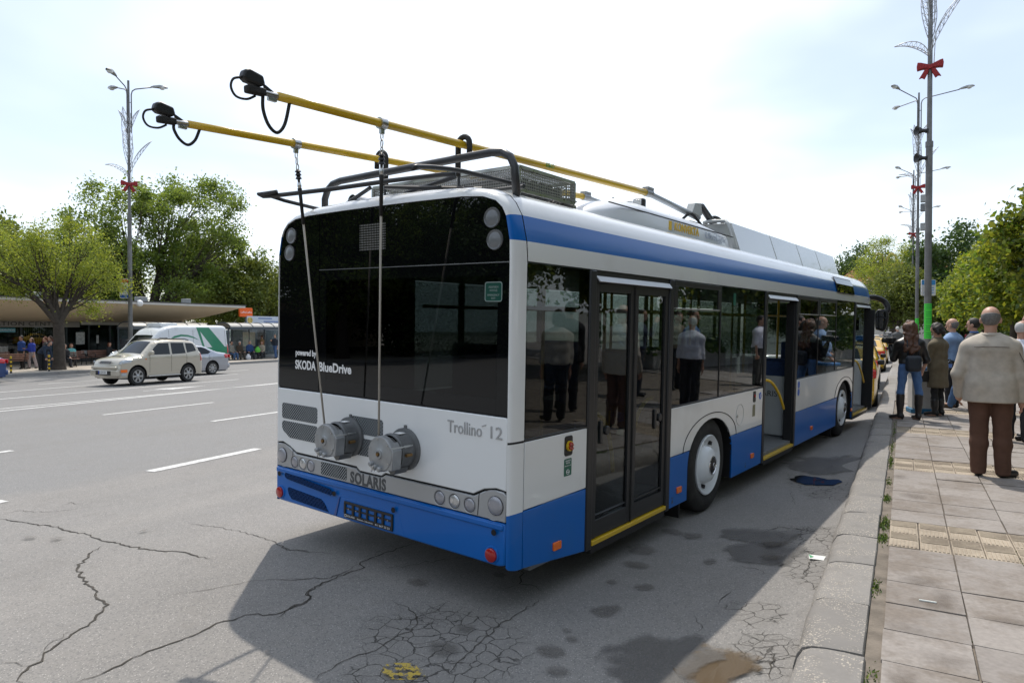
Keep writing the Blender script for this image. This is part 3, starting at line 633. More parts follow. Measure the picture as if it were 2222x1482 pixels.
# ------------------------------------------------------------------ far pavement across the street
M_fpav = mat('far_paving', (.42, .37, .31), .9, var=.12, vs_=.6, dirt=(.32, .29, .25), ds=.5, dlo=.4, dhi=.7)
mb = MB(); mb.add([(FK(-140) - .3, -140, FZ), (FK(300) - .3, 300, FZ), (-160, 300, FZ), (-160, -140, FZ)], [(0, 1, 2, 3)])
tag(mb.build('far_pavement', M_fpav, smooth=0), kind='structure')
fkerb = tag(empty('far_kerb'), kind='structure')
mb = MB(); mb.b2((-.3, 0, -.3), (0, .99, 0)); fk = bpy.data.meshes.new('kerbstone'); fk.from_pydata(mb.v, [], mb.f); fk.materials.append(mat('far_kerb_concrete', (.30, .29, .275), .85, var=.12, vs_=2, dirt=(.2, .19, .18), ds=2))
for i in range(-25, 90):
    o = bpy.data.objects.new('kerbstone', fk); C.objects.link(o); o.parent = fkerb
    o.location = (FK(i) + rnd.gauss(0, .006), i, FZ + .004 + rnd.gauss(0, .004)); o.rotation_euler = (0, 0, math.atan(.106))

# ------------------------------------------------------------------ the trolleybus (bus frame: right side x=0, rear y=0.1, forward +y)
bus = thing('trolleybus', 'white and blue trolleybus with yellow poles parked beside the kerb', 'bus', (-2.1396, 3.5453, -0.1576))
bus.rotation_euler = (0.0071485, 0.027777, -0.135646)
XC = -1.275
INN = [(-.035, .365), (-.037, .695), (-.04, 1.143), (-.04, 1.157), (-.045, 2.28), (-.048, 2.42), (-.080, 2.570), (-.110, 2.625), (-.165, 2.672), (-.27, 2.706), (-.45, 2.722), (-.85, 2.727), (-1.275, 2.729)]
OUT = [(0, .335), (0, .705), (0, 1.147), (0, 1.161), (0, 2.295), (-.010, 2.42), (-.05, 2.585), (-.10, 2.668), (-.15, 2.718), (-.24, 2.762), (-.45, 2.797), (-.8, 2.818), (-1.275, 2.828)]
SEGM = [1, 0, 2, 0, 0, 1, 0, 0, 0, 0, 0, 0]          # white / blue / gap for each step of the outline
def sym(p): return p + [(2 * XC - x, z) for x, z in p[-2::-1]]
SEG2 = SEGM + SEGM[::-1]
def loft(rings, segm):
    v = []; f = []; m = []; k = len(rings[0])
    for r_ in rings: v += r_
    for j in range(len(rings) - 1):
        for i in range(k - 1): f.append((j * k + i, j * k + i + 1, (j + 1) * k + i + 1, (j + 1) * k + i)); m.append(segm[i])
    q = MB(); q.v = v; q.f = f; q.m = m; return q
I2, O2 = sym(INN), sym(OUT)
def lerp(a, b, t): return tuple(a[i] + (b[i] - a[i]) * t for i in range(2))
MIDR = [lerp(a, b, .60) for a, b in zip(I2, O2)]
rings = [[(x, .150, z) for x, z in I2], [(x, .100, z) for x, z in I2], [(x, .106, z) for x, z in [lerp(a, b, .35) for a, b in zip(I2, O2)]], [(x, .126, z) for x, z in MIDR],
         [(x, .165, z) for x, z in [lerp(a, b, .86) for a, b in zip(I2, O2)]], [(x, .222, z) for x, z in O2]]
loft(rings, SEG2).build('rear_corner_frame', [M_white, M_blue, M_gap], bus, 50)
# roof and cantrail with the blue stripe
k0 = 4; RO = O2[k0:len(O2) - k0]; RS = SEG2[k0:len(SEG2) - k0]
def insetp(p, dx, dz): return [(XC + (x - XC) * (1 - dx), z - dz * max(0, (z - 2.2)) / .6) for x, z in p]
rr = [[(x, .232, z) for x, z in RO]] + [[(x, yy, z + .006 * math.sin(yy * 2.1) * 0) for x, z in RO] for yy in (.6, 2, 4, 6, 8, 10, 11.0)] + [[(x, 11.35, z) for x, z in insetp(RO, .01, .02)], [(x, 11.6, z) for x, z in insetp(RO, .04, .10)], [(x, 11.75, z) for x, z in insetp(RO, .10, .28)]]
loft(rr, RS).build('roof', [M_white, M_blue, M_gap], bus, 60)
mb = MB(); mb.add([(x - .004 * (1 if x > XC else -1), .227, z - .004) for x, z in O2] + [(x - .03 * (1 if x > XC else -1), .227, z - .03) for x, z in O2], [(i, i + 1, len(O2) + i + 1, len(O2) + i) for i in range(len(O2) - 1)])
mb.build('panel_joint', M_gap, bus, 0)
# front end (seen only through the bus)
mb = MB(); mb.b2((-2.5, 11.3, .3), (-.05, 11.6, 1.2)); mb.build('front_panel', M_white, bus, bevel=.05)
mb = MB(); mb.b2((-2.45, 11.5, 1.22), (-.1, 11.53, 2.3)); mb.build('windscreen', M_tint, bus)

def rect(y0, y1, z0, z1, r=.0, n=4):
    if r <= 0: return [(y0, z0), (y1, z0), (y1, z1), (y0, z1)]
    p = []
    for cx, cz, a0 in ((y1 - r, z0 + r, -90), (y1 - r, z1 - r, 0), (y0 + r, z1 - r, 90), (y0 + r, z0 + r, 180)):
        for i in range(n + 1): a = R(a0 + 90 * i / n); p.append((cx + r * math.cos(a), cz + r * math.sin(a)))
    return p
def sp(name, poly, m_, x0=-.022, x1=0.0, bevel=.004, parent=bus, label=None):
    mb = MB(); mb.prism(poly, 'x', x0, x1); o = mb.build(name, m_, parent, 30, bevel=bevel)
    if label: o['label'] = label
    return o
def sbox(name, y0, y1, z0, z1, m_, x0=-.022, x1=0.0, bevel=.004, r=0, parent=bus, label=None): return sp(name, rect(y0, y1, z0, z1, r), m_, x0, x1, bevel, parent, label)

def arch(c, zlow, a=.585, zc=.55, b=.405, n=18):
    return [(c + a * math.cos(t), zc + b * math.sin(t)) for t in [math.pi * i / n for i in range(n + 1)]]
def side(xo, sgn, doors):
    X0, X1 = (xo - .022 * sgn, xo)
    def P(name, poly, m_, dx0=0, dx1=0, bevel=.004, **k): return sp(name, poly, m_, X0 - dx0 * sgn, X1 + dx1 * sgn, bevel, **k)
    zb = .245
    G = .006
    # rear quarter
    P('side_panel', rect(.232, .985, .711, 1.147), M_white)
    P('skirt_panel', [(.232, .335), (.985, zb), (.985, .704), (.232, .704)], M_blue)
    P('window', rect(.240, .98, 1.165, 2.286, .02), M_tint, -.008, -.006, 0)
    if doors:
        spans = [(2.415, 4.965, 3.39), (6.375, 9.945, 9.33)]
    else:
        spans = [(.99, 4.965, 3.39), (4.97, 9.945, 9.33), (9.95, 11.3, None)]
    for y0, y1, wc in spans:
        if wc is None:
            P('side_panel', rect(y0, y1, .711, 1.147), M_white); P('skirt_panel', rect(y0, y1, zb, .704), M_blue); continue
        ac = arch(wc, .3)
        up = [p for p in ac if p[1] > .711]; lo = .711
        def yat(z): return .585 * math.sqrt(max(0, 1 - ((z - .55) / .405) ** 2))
        h = yat(lo)
        poly = [(y0, lo), (wc - h, lo)] + up[::-1] + [(wc + h, lo), (y1, lo), (y1, 1.147), (y0, 1.147)]
        P('side_panel', poly, M_white)
        h2 = yat(.704)
        ra = [(wc - .585, .55)] + [(wc - yat(z), z) for z in (.60, .65)] + [(wc - h2, .704)]
        P('skirt_panel', [(y0, zb), (wc - .585, zb)] + ra + [(y0, .704)], M_blue)
        P('skirt_panel', [(wc + h2, .704)] + [(wc + yat(z), z) for z in (.65, .60)] + [(wc + .585, .55), (wc + .585, zb), (y1, zb), (y1, .704)], M_blue)
        # fender lip and wheel housing
        mb = MB(); mb.tube([(xo + .001 * sgn, wc + .70 * math.cos(t), .706 + .305 * math.sin(t)) for t in [math.pi * i / 24 for i in range(25)]], .0045, 6); mb.build('fender_joint', M_gap, bus)
        mb = MB(); n_ = len(ac); pts = [(wc + .585, zb)] + ac + [(wc - .585, zb)]
        mb.add([(xo - .004 * sgn, a, b) for a, b in pts] + [(xo - .55 * sgn, a, b) for a, b in pts], [(i, i + 1, len(pts) + i + 1, len(pts) + i) for i in range(len(pts) - 1)])
        mb.add([(xo - .55 * sgn, a, b) for a, b in pts], [tuple(range(len(pts)))]); mb.build('wheel_housing', M_black, bus)
        sbox('mud_flap', wc - .62, wc - .60, .07, .28, M_black, xo - .40 * sgn, xo - .06 * sgn)
    P('window_gasket', rect(.985, 1.0, 1.15, 2.29) if not doors else rect(.984, .99, 1.15, 2.29), M_frame)
side(0.0, 1, True); side(-2.55, -1, False)
for i, (y0, y1) in enumerate([(.99, 2.4), (2.42, 3.9), (3.92, 5.4), (5.42, 6.9), (6.92, 8.4), (8.42, 9.9), (9.92, 11.3)]):
    sbox('window', y0 + .02, y1 - .02, 1.165, 2.286, glass('offside_window', (.62, .66, .65)), -2.545, -2.54, 0); sbox('window_pillar', y1 - .02, y1 + .04, 1.15, 2.293, M_frame, -2.55, -2.50)
# right-hand windows
def hopper(y0, y1, z1=2.286):
    sbox('window', y0, y1, 1.165, 2.03, M_tint, -.016, -.010, 0, label='dark tinted side window')
    sbox('window_frame', y0, y1, z1 - .045, z1, M_frame, -.02, -.001)
    for a in (y0, y1 - .07): sbox('window_frame', a, a + .07, 2.045, z1 - .046, M_frame, -.02, -.001)
    sbox('hopper_window', y0 + .071, y1 - .071, 2.05, z1 - .046, M_tint, -.014, -.008, 0)
    sbox('window_rail', y0 + .03, y1 - .03, 2.030, 2.044, M_steel, -.02, .004, .002)
hopper(2.43, 3.545)
sbox('window', 3.565, 4.955, 1.165, 2.286, M_tint, -.014, -.008, 0); sbox('window_pillar', 3.547, 3.563, 1.155, 2.29, M_frame, -.03, -.002)
for y0, y1 in ((6.395, 7.465), (7.485, 8.58)): hopper(y0, y1)
sbox('window', 8.60, 9.935, 1.165, 2.286, M_tint, -.014, -.008, 0)
for y_ in (7.475, 8.59): sbox('window_pillar', y_ - .009, y_ + .009, 1.155, 2.29, M_frame, -.03, -.003)
sbox('window_gasket', 2.412, 4.966, 1.148, 1.164, M_frame, -.02, -.002); sbox('window_gasket', 6.375, 9.945, 1.148, 1.164, M_frame, -.02, -.002); sbox('window_gasket', .236, .985, 1.148, 1.163, M_frame, -.02, -.002)
# doors
def doorway(y0, y1, n):
    j = .085
    for a in (y0, y1 - j): sbox('door_jamb', a, a + j, .235, 2.292, M_frame, -.10, .006, .01)
    sbox('door_header', y0 + j, y1 - j, 2.205, 2.292, M_frame, -.10, -.01, .004)
    mb = MB(); mb.add([(-.004, y0 + j + .005, 2.252), (-.004, y1 - j - .005, 2.252), (.022, y1 - j + .0, 2.212), (.022, y0 + j + .02, 2.212), (-.012, y0 + j + .005, 2.250), (-.012, y1 - j - .005, 2.250), (.014, y1 - j + .0, 2.209), (.014, y0 + j + .02, 2.209)], [(0, 1, 2, 3), (4, 7, 6, 5), (0, 4, 5, 1), (2, 6, 7, 3), (0, 3, 7, 4), (1, 5, 6, 2)])
    mb.build('rain_deflector', mat('deflector_grey', (.62, .65, .68), .35), bus, 0)
    sbox('door_sill', y0 + j, y1 - j, .262, .296, M_yel, -.06, .012, .004, label='yellow door sill strip')
    sbox('door_step', y0 + j, y1 - j, .20, .26, M_black, -.12, -.002, .004)
doorway(.990, 2.412, 1); doorway(4.967, 6.372, 2); doorway(9.948, 11.35, 3)
def leaf(y0, y1, z0=.305, z1=2.20, x=-.045, handle=None):
    lf = MB(); t = .062
    for a, b, c, d in ((y0, y0 + t, z0, z1), (y1 - t, y1, z0, z1), (y0 + t, y1 - t, z0, z0 + .13), (y0 + t, y1 - t, z1 - .06, z1)): lf.b2((x, a, c), (x + .035, b, d))
    lf.b2((x + .004, y0 + t, z0 + .16), (x + .03, y1 - t, z0 + .17))
    lo = lf.build('door_leaf', M_frame, bus, bevel=.005)
    sbox('door_pane', y0 + t, y1 - t, z0 + .131, z1 - .061, M_doorg, x + .014, x + .02, 0, parent=lo)
    if handle:
        mb = MB(); mb.prism(rect(handle - .05, handle - .015, 1.0, 1.17, .016), 'x', x + .02, x + .034); mb.build('door_handle', M_frame, lo, bevel=.003)
        mb = MB(); mb.lathe([(0, .0), (.035, .0), (.035, .012), (.03, .016), (0, .016)], (x + .02, handle + .06, 1.09), 'x', 16); mb.build('lock_disc', M_frame, lo)
    return lo
leaf(1.078, 1.690, handle=1.25); leaf(1.700, 2.325, handle=2.16)
mb = MB(); mb.b2((-.02, 1.688, .30), (.0, 1.702, 2.2)); mb.build('door_seal', M_rubber, bus)
# folded-open leaves
for y_, x0, x1 in ((6.27, -.13, -.02), (11.26, -.07, .09)):
    mb = MB(); mb.b2((x0, y_, .31), (x1, y_ + .035, 2.18)); mb.build('open_door_leaf', M_frame, bus, bevel=.005)
# handrails
def rail(pts, r=.017, m_=None, name='handrail', par=bus, n=10):
    P = [Vector(p) for p in pts]; Q = []
    for i in range(len(P)):
        a, b, c, d = P[max(i - 1, 0)], P[i], P[min(i + 1, len(P) - 1)], P[min(i + 2, len(P) - 1)]
        if i == len(P) - 1: Q.append(P[-1]); break
        for s in range(5):
            t = s / 5; Q.append(.5 * ((2 * b) + (c - a) * t + (2 * a - 5 * b + 4 * c - d) * t * t + (3 * b - 3 * c + d - a) * t ** 3))
    mb = MB(); mb.tube(Q, r, n); return mb.build(name, m_ or M_yrail, par, 180)
rail([(-.12, 1.12, 1.22), (-.09, 1.28, 1.21), (-.09, 1.42, 1.10), (-.09, 1.50, .92), (-.10, 1.56, .72)])
rail([(-.12, 2.28, 1.25), (-.09, 2.1, 1.24), (-.09, 1.95, 1.14), (-.10, 1.86, .95)])
rail([(-.10, 5.12, 1.22), (-.03, 5.32, 1.20), (-.02, 5.62, 1.05), (-.02, 5.85, .86), (-.03, 5.93, .80)])
rail([(-.10, 10.1, 1.25), (-.03, 10.4, 1.22), (-.02, 10.8, 1.0), (-.03, 11.1, .80)])
# interior
mb = MB()
for y0, y1, e in ((.35, 2.75, .03), (2.75, 4.03, .58), (4.03, 8.7, .03), (8.7, 9.96, .58), (9.96, 11.3, .03)): mb.b2((-2.55 + e, y0, .28), (-e, y1, .335))
mb.build('floor', M_floor, bus)
mb = MB(); mb.b2((-2.5, .35, 2.31), (-.06, 11.2, 2.34)); mb.build('ceiling', mat('ceiling_grey', (.5, .51, .5), .6), bus)
mb = MB(); mb.b2((-2.5, .16, .34), (-1.75, .95, 2.28)); mb.b2((-1.75, .16, .34), (-.10, .55, 1.1)); mb.b2((-2.5, .95, .34), (-1.2, 1.6, .75)); mb.build('equipment_tower', M_black, bus)
mb = MB(); mb.b2((-.85, 6.42, .36), (-.12, 6.44, 1.18)); o = mb.build('partition', M_grey, bus, bevel=.01)
text('partition_lettering', 'SOLARIS', .11, M_textd, o, frame((-.46, 6.418, .93), (1, 0, 0), (0, 0, 1)))
mb = MB(); mb.b2((-.70, 1.95, .36), (-.68, 2.5, 1.15)); mb.build('partition', M_grey, bus, bevel=.01)
mb = MB(); mb.b2((-.62, .62, .36), (-.6, 1.02, 1.2)); mb.build('partition', M_grey, bus, bevel=.01)
for i, (x, y_, z) in enumerate([(-.45, 2.7, .65), (-.45, 3.5, .65), (-.45, 4.3, .65), (-2.1, 2.4, .65), (-2.1, 3.2, .65), (-2.1, 4.0, .65), (-2.1, 5.0, .36), (-2.1, 6.5, .36), (-.45, 7.0, .36), (-.45, 7.8, .36), (-.45, 8.6, .60), (-2.1, 7.6, .36), (-2.1, 8.6, .6)]):
    s_ = MB(); s_.b2((x - .35, y_ - .2, z + .40), (x + .30, y_ + .22, z + .47)); s_.b2((x - .35, y_ - .22, z + .45), (x + .30, y_ - .16, z + 1.0)); s_.b2((x - .1, y_ - .1, z - .02), (x + .1, y_ + .1, z + .4)); s_.build('seat', M_seat, bus, bevel=.025)
for x, y_ in ((-.75, 1.05), (-.75, 2.5), (-.8, 3.6), (-1.75, 2.9), (-1.75, 4.4), (-.8, 4.9), (-.75, 6.45), (-1.75, 6.9), (-.8, 8.2), (-1.7, 8.6), (-.75, 9.9), (-.17, 1.22)):
    mb = MB(); mb.cyl((x, y_, .34), (x, y_, 2.3), .018, n=10); mb.build('handrail_pole', M_yrail, bus)
for x in (-.8, -1.75):
    mb = MB(); mb.cyl((x, 1.05, 2.02), (x, 9.9, 2.02), .016, n=8); mb.build('handrail_bar', M_yrail, bus)
mb = MB(); mb.b2((-2.0, 2.2, .19), (-.56, 11.1, .275)); mb.build('underbody', M_black, bus); mb = MB(); mb.b2((-2.45, .16, .37), (-.12, 2.19, .42)); mb.build('rear_underbody', M_black, bus)
# wheels
def wheel(x, y_, z, s):
    t = MB(); t.lathe([(.29, -.02), (.33, .0), (.40, .006), (.455, -.012), (.474, -.035), (.48, -.06), (.48, -.22), (.46, -.26), (.33, -.26), (.28, -.20)], (0, 0, 0), 'x', 40)
    for g_ in (-.09, -.14, -.19): t.lathe([(.481, g_ - .008), (.4805, g_), (.481, g_ + .008)], (0, 0, 0), 'x', 40)
    wo_ = t.build('wheel', M_rubber, bus, 45); wo_.location = (x, y_, z); wo_.scale = (s, 1, 1)
    r_ = MB(); r_.lathe([(.30, -.015), (.305, .004), (.295, .012), (.275, .004), (.235, -.022), (.20, -.030), (.185, -.010), (.16, .030), (.12, .045), (.095, .048), (.092, .030), (.0, .030)], (0, 0, 0), 'x', 40)
    r_.build('rim', M_hub, wo_, 45)
    c_ = MB(); c_.lathe([(.094, .040), (.094, .052), (.086, .056), (.082, .048)], (0, 0, 0), 'x', 32); c_.build('hub_ring', M_chrome, wo_, 45)
    c_ = MB(); c_.lathe([(.084, .044), (.07, .056), (.04, .062), (0, .063)], (0, 0, 0), 'x', 24); hc = c_.build('hub_cap', M_black, wo_, 60)
    c_ = MB(); c_.tube([(.0645, .022 * math.cos(t_), .026 * math.sin(t_)) for t_ in [2 * math.pi * i / 20 for i in range(20)]], .003, 6, closed=True); c_.tube([(.065, -.012, .012), (.065, 0, .0), (.065, .0, -.0), (.065, .012, -.012)], .003, 6); c_.build('emblem', M_steel, hc)
    for a in (20, 200):
        c_ = MB(); q = R(a); c_.box((-.018, .222 * math.sin(q), .222 * math.cos(q)), (.03, .05, .035), (-q, 0, 0)); c_.build('vent_hole', M_gap, wo_)
    return wo_
for y_, s in ((3.40, 0), (9.33, 0)):
    wheel(-.035, y_, .48, 1); wheel(-2.515, y_, .48 - (.06 if y_ > 5 else 0), -1)
# side fittings
for y_, z in ((.615, .386), (2.613, .384), (4.631, .389), (7.228, .396), (9.93, .396)):
    if y_ > 9.9: y_ = 9.90
    mb = MB(); mb.prism(rect(y_ - .047, y_ + .047, z - .028, z + .028, .008, 2), 'x', -.001, .014); o = mb.build('side_marker', M_orange, bus, bevel=.003); o['label'] = 'orange side marker lamp'
mb = MB(); mb.prism(rect(.69, .79, .985, 1.125, .02), 'x', -.001, .006); o = mb.build('door_switch', M_black, bus, bevel=.003)
mb = MB(); mb.lathe([(.036, .005), (.036, .02), (.0, .022)], (0, .74, 1.055), 'x', 16); mb.build('switch_ring', M_yel, o)
mb = MB(); mb.box((.025, .74, 1.055), (.012, .022, .06), (R(35), 0, 0)); mb.box((.025, .74, 1.055), (.012, .05, .022), (R(35), 0, 0)); mb.build('switch_knob', M_red, o)
def sticker(y0, y1, z0, z1, m_, lines, tm):
    mb = MB(); mb.prism(rect(y0, y1, z0, z1, .008, 2), 'x', .0, .0016); o = mb.build('sticker', m_, bus, 0)
    for i, s_ in enumerate(lines): text('sticker_text', s_[0], s_[1], tm, o, frame((.0025, (y0 + y1) / 2, s_[2]), (0, 1, 0), (0, 0, 1)), .0003)
    return o
sticker(.69, .785, .845, .965, M_green, [('АВАРИЕН', .014, .95), ('ИЗХОД', .014, .935), ('EMERGENCY EXIT', .010, .915)], M_textw)
mb = MB(); mb.tube([(.003, .737 + .018 * math.cos(t), .872 + .016 * math.sin(t)) for t in [2 * math.pi * i / 16 for i in range(16)]], .002, 5, closed=True); mb.b2((.002, .718, .869), (.004, .756, .874)); mb.build('sticker_symbol', M_textw, bus)
mb = MB(); mb.prism(rect(4.62, 4.70, 1.005, 1.13, .015), 'x', -.001, .006); o = mb.build('door_switch', M_black, bus); mb = MB(); mb.lathe([(.02, .005), (.02, .014), (0, .016)], (0, 4.66, 1.075), 'x', 12); mb.build('switch_knob', M_red, o)
mb = MB(); mb.prism(rect(4.61, 4.70, .84, .975, .005), 'x', 0, .0016); mb.build('sticker', mat('sticker_khaki', (.22, .21, .13), .5), bus, 0)
mb = MB(); mb.lathe([(.042, 0), (.042, .002), (0, .0022)], (0, 4.87, 1.06), 'x', 20); o = mb.build('pushchair_sign', mat('sign_blue', (.01, .10, .5), .4), bus); mb = MB(); mb.box((.003, 4.87, 1.06), (.002, .012, .04)); mb.build('sign_symbol', M_textw, o)
for z in (1.075, .97):
    mb = MB(); mb.lathe([(.048, 0), (.048, .002), (0, .0022)], (0, 6.50, z), 'x', 20); mb.build('pushchair_sign', MC['sign_blue'], bus)
mb = MB(); mb.tube([(.0005, 4.19 + .115 * math.cos(t), .91 + .115 * math.sin(t)) for t in [2 * math.pi * i / 32 for i in range(32)]], .003, 5, closed=True); mb.build('filler_flap', MC['light_grey_panel'], bus)
mb = MB(); mb.lathe([(.016, 0), (.016, .008), (0, .01)], (0, 4.105, .90), 'x', 10); mb.build('flap_lock', M_steel, bus)
for y_ in (2.48, 4.42):
    mb = MB(); mb.add([(.0012, y_ - .02, .285), (.0012, y_ + .02, .285), (.0012, y_, .325)], [(0, 1, 2)]); mb.b2((0, y_ - .018, .33), (.0012, y_ + .018, .337)); mb.build('jack_symbol', M_textd, bus, 0)
mb = MB(); mb.prism(rect(4.0 - .09, 4.0 - .02, 2.10, 2.23, .01), 'x', -.007, -.005); mb.build('exit_sticker', M_green, bus, 0)
# side destination box in the cantrail
mb = MB(); pts = [(-.004, 2.425), (-.036, 2.56), (-.085, 2.655)]
mb.add([(x + .012, yy, z) for yy in (8.60, 9.83) for x, z in pts], [(0, 1, 4, 3), (1, 2, 5, 4)]); mb.build('side_destination_sign', M_gloss, bus, 0)
mb = MB(); mb.add([(x + .006, yy, z) for yy in (8.56, 9.87) for x, z in [(-.002, 2.41), (-.036, 2.562), (-.094, 2.672)]], [(0, 1, 4, 3), (1, 2, 5, 4)]); mb.build('sign_frame', M_frame, bus, 0)
# driver's mirror on its curved arm
rail([(-.15, 11.55, 2.42), (.0, 11.75, 2.43), (.14, 11.85, 2.36), (.21, 11.85, 2.24), (.20, 11.82, 2.14)], .055, M_black, 'mirror_arm')
mb = MB(); mb.prism([(.02, 1.80), (.16, 1.76), (.205, 1.82), (.245, 2.05), (.22, 2.2), (.05, 2.2), (.0, 2.1)], 'y', 11.74, 11.86); o = mb.build('mirror_housing', M_black, bus, bevel=.03, seg=3)
mb = MB(); mb.prism([(.045, 1.84), (.15, 1.82), (.195, 1.88), (.205, 2.02), (.04, 2.04)], 'y', 11.725, 11.738); mb.build('mirror_pane', M_mirror, o)
mb = MB(); mb.prism([(.04, 2.07), (.205, 2.05), (.20, 2.15), (.06, 2.17)], 'y', 11.725, 11.738); mb.build('mirror_pane', M_mirror, o)

# ---- rear face (looking along +y): x to the right, z up
YR = .100
def rp_(name, poly, m_, y0=YR, y1=YR + .03, bevel=.004, parent=bus, smooth=30, label=None):
    mb = MB(); mb.prism(poly, 'y', y0, y1); o = mb.build(name, m_, parent, smooth, bevel=bevel)
    if label: o['label'] = label
    return o
gi = [(x, z) for x, z in I2[4:-4]]
right = [(x - .006, z - .006) for x, z in INN[4:]]; left = [(2 * XC - x, z) for x, z in right]
top = sorted(right + left[:-1], key=lambda p: -p[0])
XS = -1.962
t_r = [p for p in top if p[0] > XS + .004]; t_l = [p for p in top if p[0] < XS - .004]
zt = 2.716
rp_('rear_upper_glass', [(-.052, 2.287), *t_r, (XS + .004, zt), (XS + .004, 2.287)], M_gloss, YR + .006, YR + .016, 0)
rp_('rear_side_glass', [(XS - .004, 1.325), (XS - .004, zt), *t_l, (-2.505, 1.325)], M_gloss, YR + .006, YR + .016, 0)
# lower glass: black border and see-through pane
for poly in ([(-.046, 1.325), (-.052, 2.280), (-.14, 2.280), (-.14, 1.325)], [(-1.87, 1.325), (-1.87, 2.280), (XS + .004, 2.280), (XS + .004, 1.325)], [(-.141, 1.325), (-.141, 1.42), (-1.869, 1.42), (-1.869, 1.325)], [(-.141, 2.20), (-.141, 2.28), (-1.869, 2.28), (-1.869, 2.20)]):
    rp_('rear_glass_border', poly, M_gloss, YR + .006, YR + .016, 0)
rp_('rear_window', rect(-1.869, -.141, 1.42, 2.20), M_tintd, YR + .0062, YR + .012, 0)
rp_('glass_joint', rect(XS, -.05, 2.281, 2.286), M_alud, YR + .004, YR + .014, 0)
rp_('backing', [(-.05, 1.30), *[(x - .012, z - .012) for x, z in right], *[(x + .012, z - .012) for x, z in left[::-1]], (-2.5, 1.30), (-2.5, 2.285), (-.05, 2.285)][:len(right) + len(left) + 1], M_gap, YR + .05, YR + .07, 0) if False else None
rp_('rear_black_bar', [(-.040, 1.318), (-.043, 1.40), (-2.508, 1.40), (-2.512, 1.318)], M_gloss, YR + .018, YR + .04, 0)
for x, z in ((-.195, 2.566), (-.169, 2.426), (-2.337, 2.574), (-2.361, 2.435)):
    mb = MB(); mb.lathe([(.066, YR + .004), (.062, YR - .004), (.05, YR - .001), (.05, YR + .004)], (x, 0, z), 'y', 28); o = mb.build('upper_lamp', mat('lamp_ring', (.10, .105, .11), .25, coat=.3), bus, 50)
    mb = MB(); mb.lathe([(.05, YR + .0), (.035, YR - .006), (0, YR - .008)], (x, 0, z), 'y', 24); mb.build('lamp_lens', mat('white_lens', (.15, .16, .17), .25, coat=.3, bump=.2, bs=150), o, 60)
led = perf('led_matrix', (.008, .008, .009), (.20, .20, .19), 28, 28, .55, 'xz', rough=.15)
rp_('line_number_display', rect(-1.473, -1.19, 2.41, 2.61), led, YR + .003, YR + .0055, 0)
mb = MB(); mb.prism(rect(-.243, -.101, 2.036, 2.162, .016), 'y', YR + .002, YR + .0045); o = mb.build('exit_sticker', mat('green_sticker_dimmed', (.005, .062, .045), .3), bus, 0); o['label'] = 'green emergency exit sticker'  # dimming by tinted glass is put into the sticker and lettering colours
for s_, z in (('АВАРИЕН', 2.128), ('ИЗХОД', 2.107), ('EMERGENCY', 2.078), ('EXIT', 2.058)): text('sticker_text', s_, .017, mat('dim_lettering', (.28, .34, .32), .4), o, frame((-.172, YR + .0012, z), (1, 0, 0), (0, 0, 1)), .0003)
mb = MB(); mb.tube([(x, YR + .002, z) for x, z in rect(-.24, -.104, 2.039, 2.159, .016)], .0025, 5, closed=True); mb.build('sticker_edge', MC['dim_lettering'], o)
text('brand_lettering', 'powered by', .066, M_textw, bus, frame((-2.268, YR + .003, 1.617), (1, 0, 0), (0, 0, 1)), .0005, align='LEFT', width=.275, bold=.002)
text('brand_lettering', 'SKODA', .098, M_textw, bus, frame((-2.272, YR + .003, 1.516), (1, 0, 0), (0, 0, 1)), .0005, align='LEFT', width=.275, bold=.003)
text('brand_lettering', 'BlueDrive', .098, M_textw, bus, frame((-1.96, YR + .003, 1.516), (1, 0, 0), (0, 0, 1)), .0005, align='LEFT', width=.40, bold=.003)
# white engine flap
flap = rp_('engine_flap', [(-.038, .85), (-.038, 1.295), (-.05, 1.311), (-2.50, 1.311), (-2.512, 1.295), (-2.512, .85), (-2.43, .862), (-2.33, .835), (-2.24, .795), (-1.48, .792), (-1.44, .765), (-1.20, .765), (-1.16, .792), (-.31, .792), (-.22, .838), (-.12, .858)], M_white, YR - .004, YR + .03, .006)
rp_('flap_gap', [(-.036, .64), (-.036, 1.318), (-2.514, 1.318), (-2.514, .64)], M_gap, YR + .012, YR + .03, 0)
gm_ = perf('vent_mesh', (.36, .39, .41), (.03, .033, .036), 27, 27, .26, 'xz', rough=.4, metal=.3, rot=R(45))
bl_ = perf('blue_louvre', (.02, .12, .42), (.004, .01, .03), 30, 0, .25, 'xz', rough=.4, rot=R(28))
def grille(name, poly, m_, par, y0=YR - .0065):
    o = rp_(name, poly, m_, y0, y0 + .004, 0, par); return o
grille('vent_grille', rect(-2.44, -1.962, 1.06, 1.19, .02), gm_, flap); grille('vent_grille', [(-2.44, .985), (-2.42, .955), (-2.33, .905), (-1.975, .905), (-1.962, .92), (-1.962, 1.03), (-1.975, 1.04), (-2.42, 1.04), (-2.44, 1.025)], gm_, flap)
grille('vent_grille', rect(-1.535, -1.185, 1.045, 1.175, .02), gm_, flap); grille('vent_grille', rect(-1.535, -1.185, .885, 1.015, .02), gm_, flap)
text('model_lettering', 'Trollino', .118, M_silver, flap, frame((-.545, YR - .006, 1.205), (1, 0, 0), (0, 0, 1)), .003, align='LEFT', width=.30)
text('model_lettering', '12', .112, M_silver, flap, frame((-.195, YR - .006, 1.205), (1, 0, 0), (0, 0, 1)), .003, align='LEFT', width=.095)
mb = MB(); mb.box((-.226, YR - .006, 1.245), (.035, .005, .006), (0, R(-20), 0)); mb.build('model_lettering', M_silver, flap)
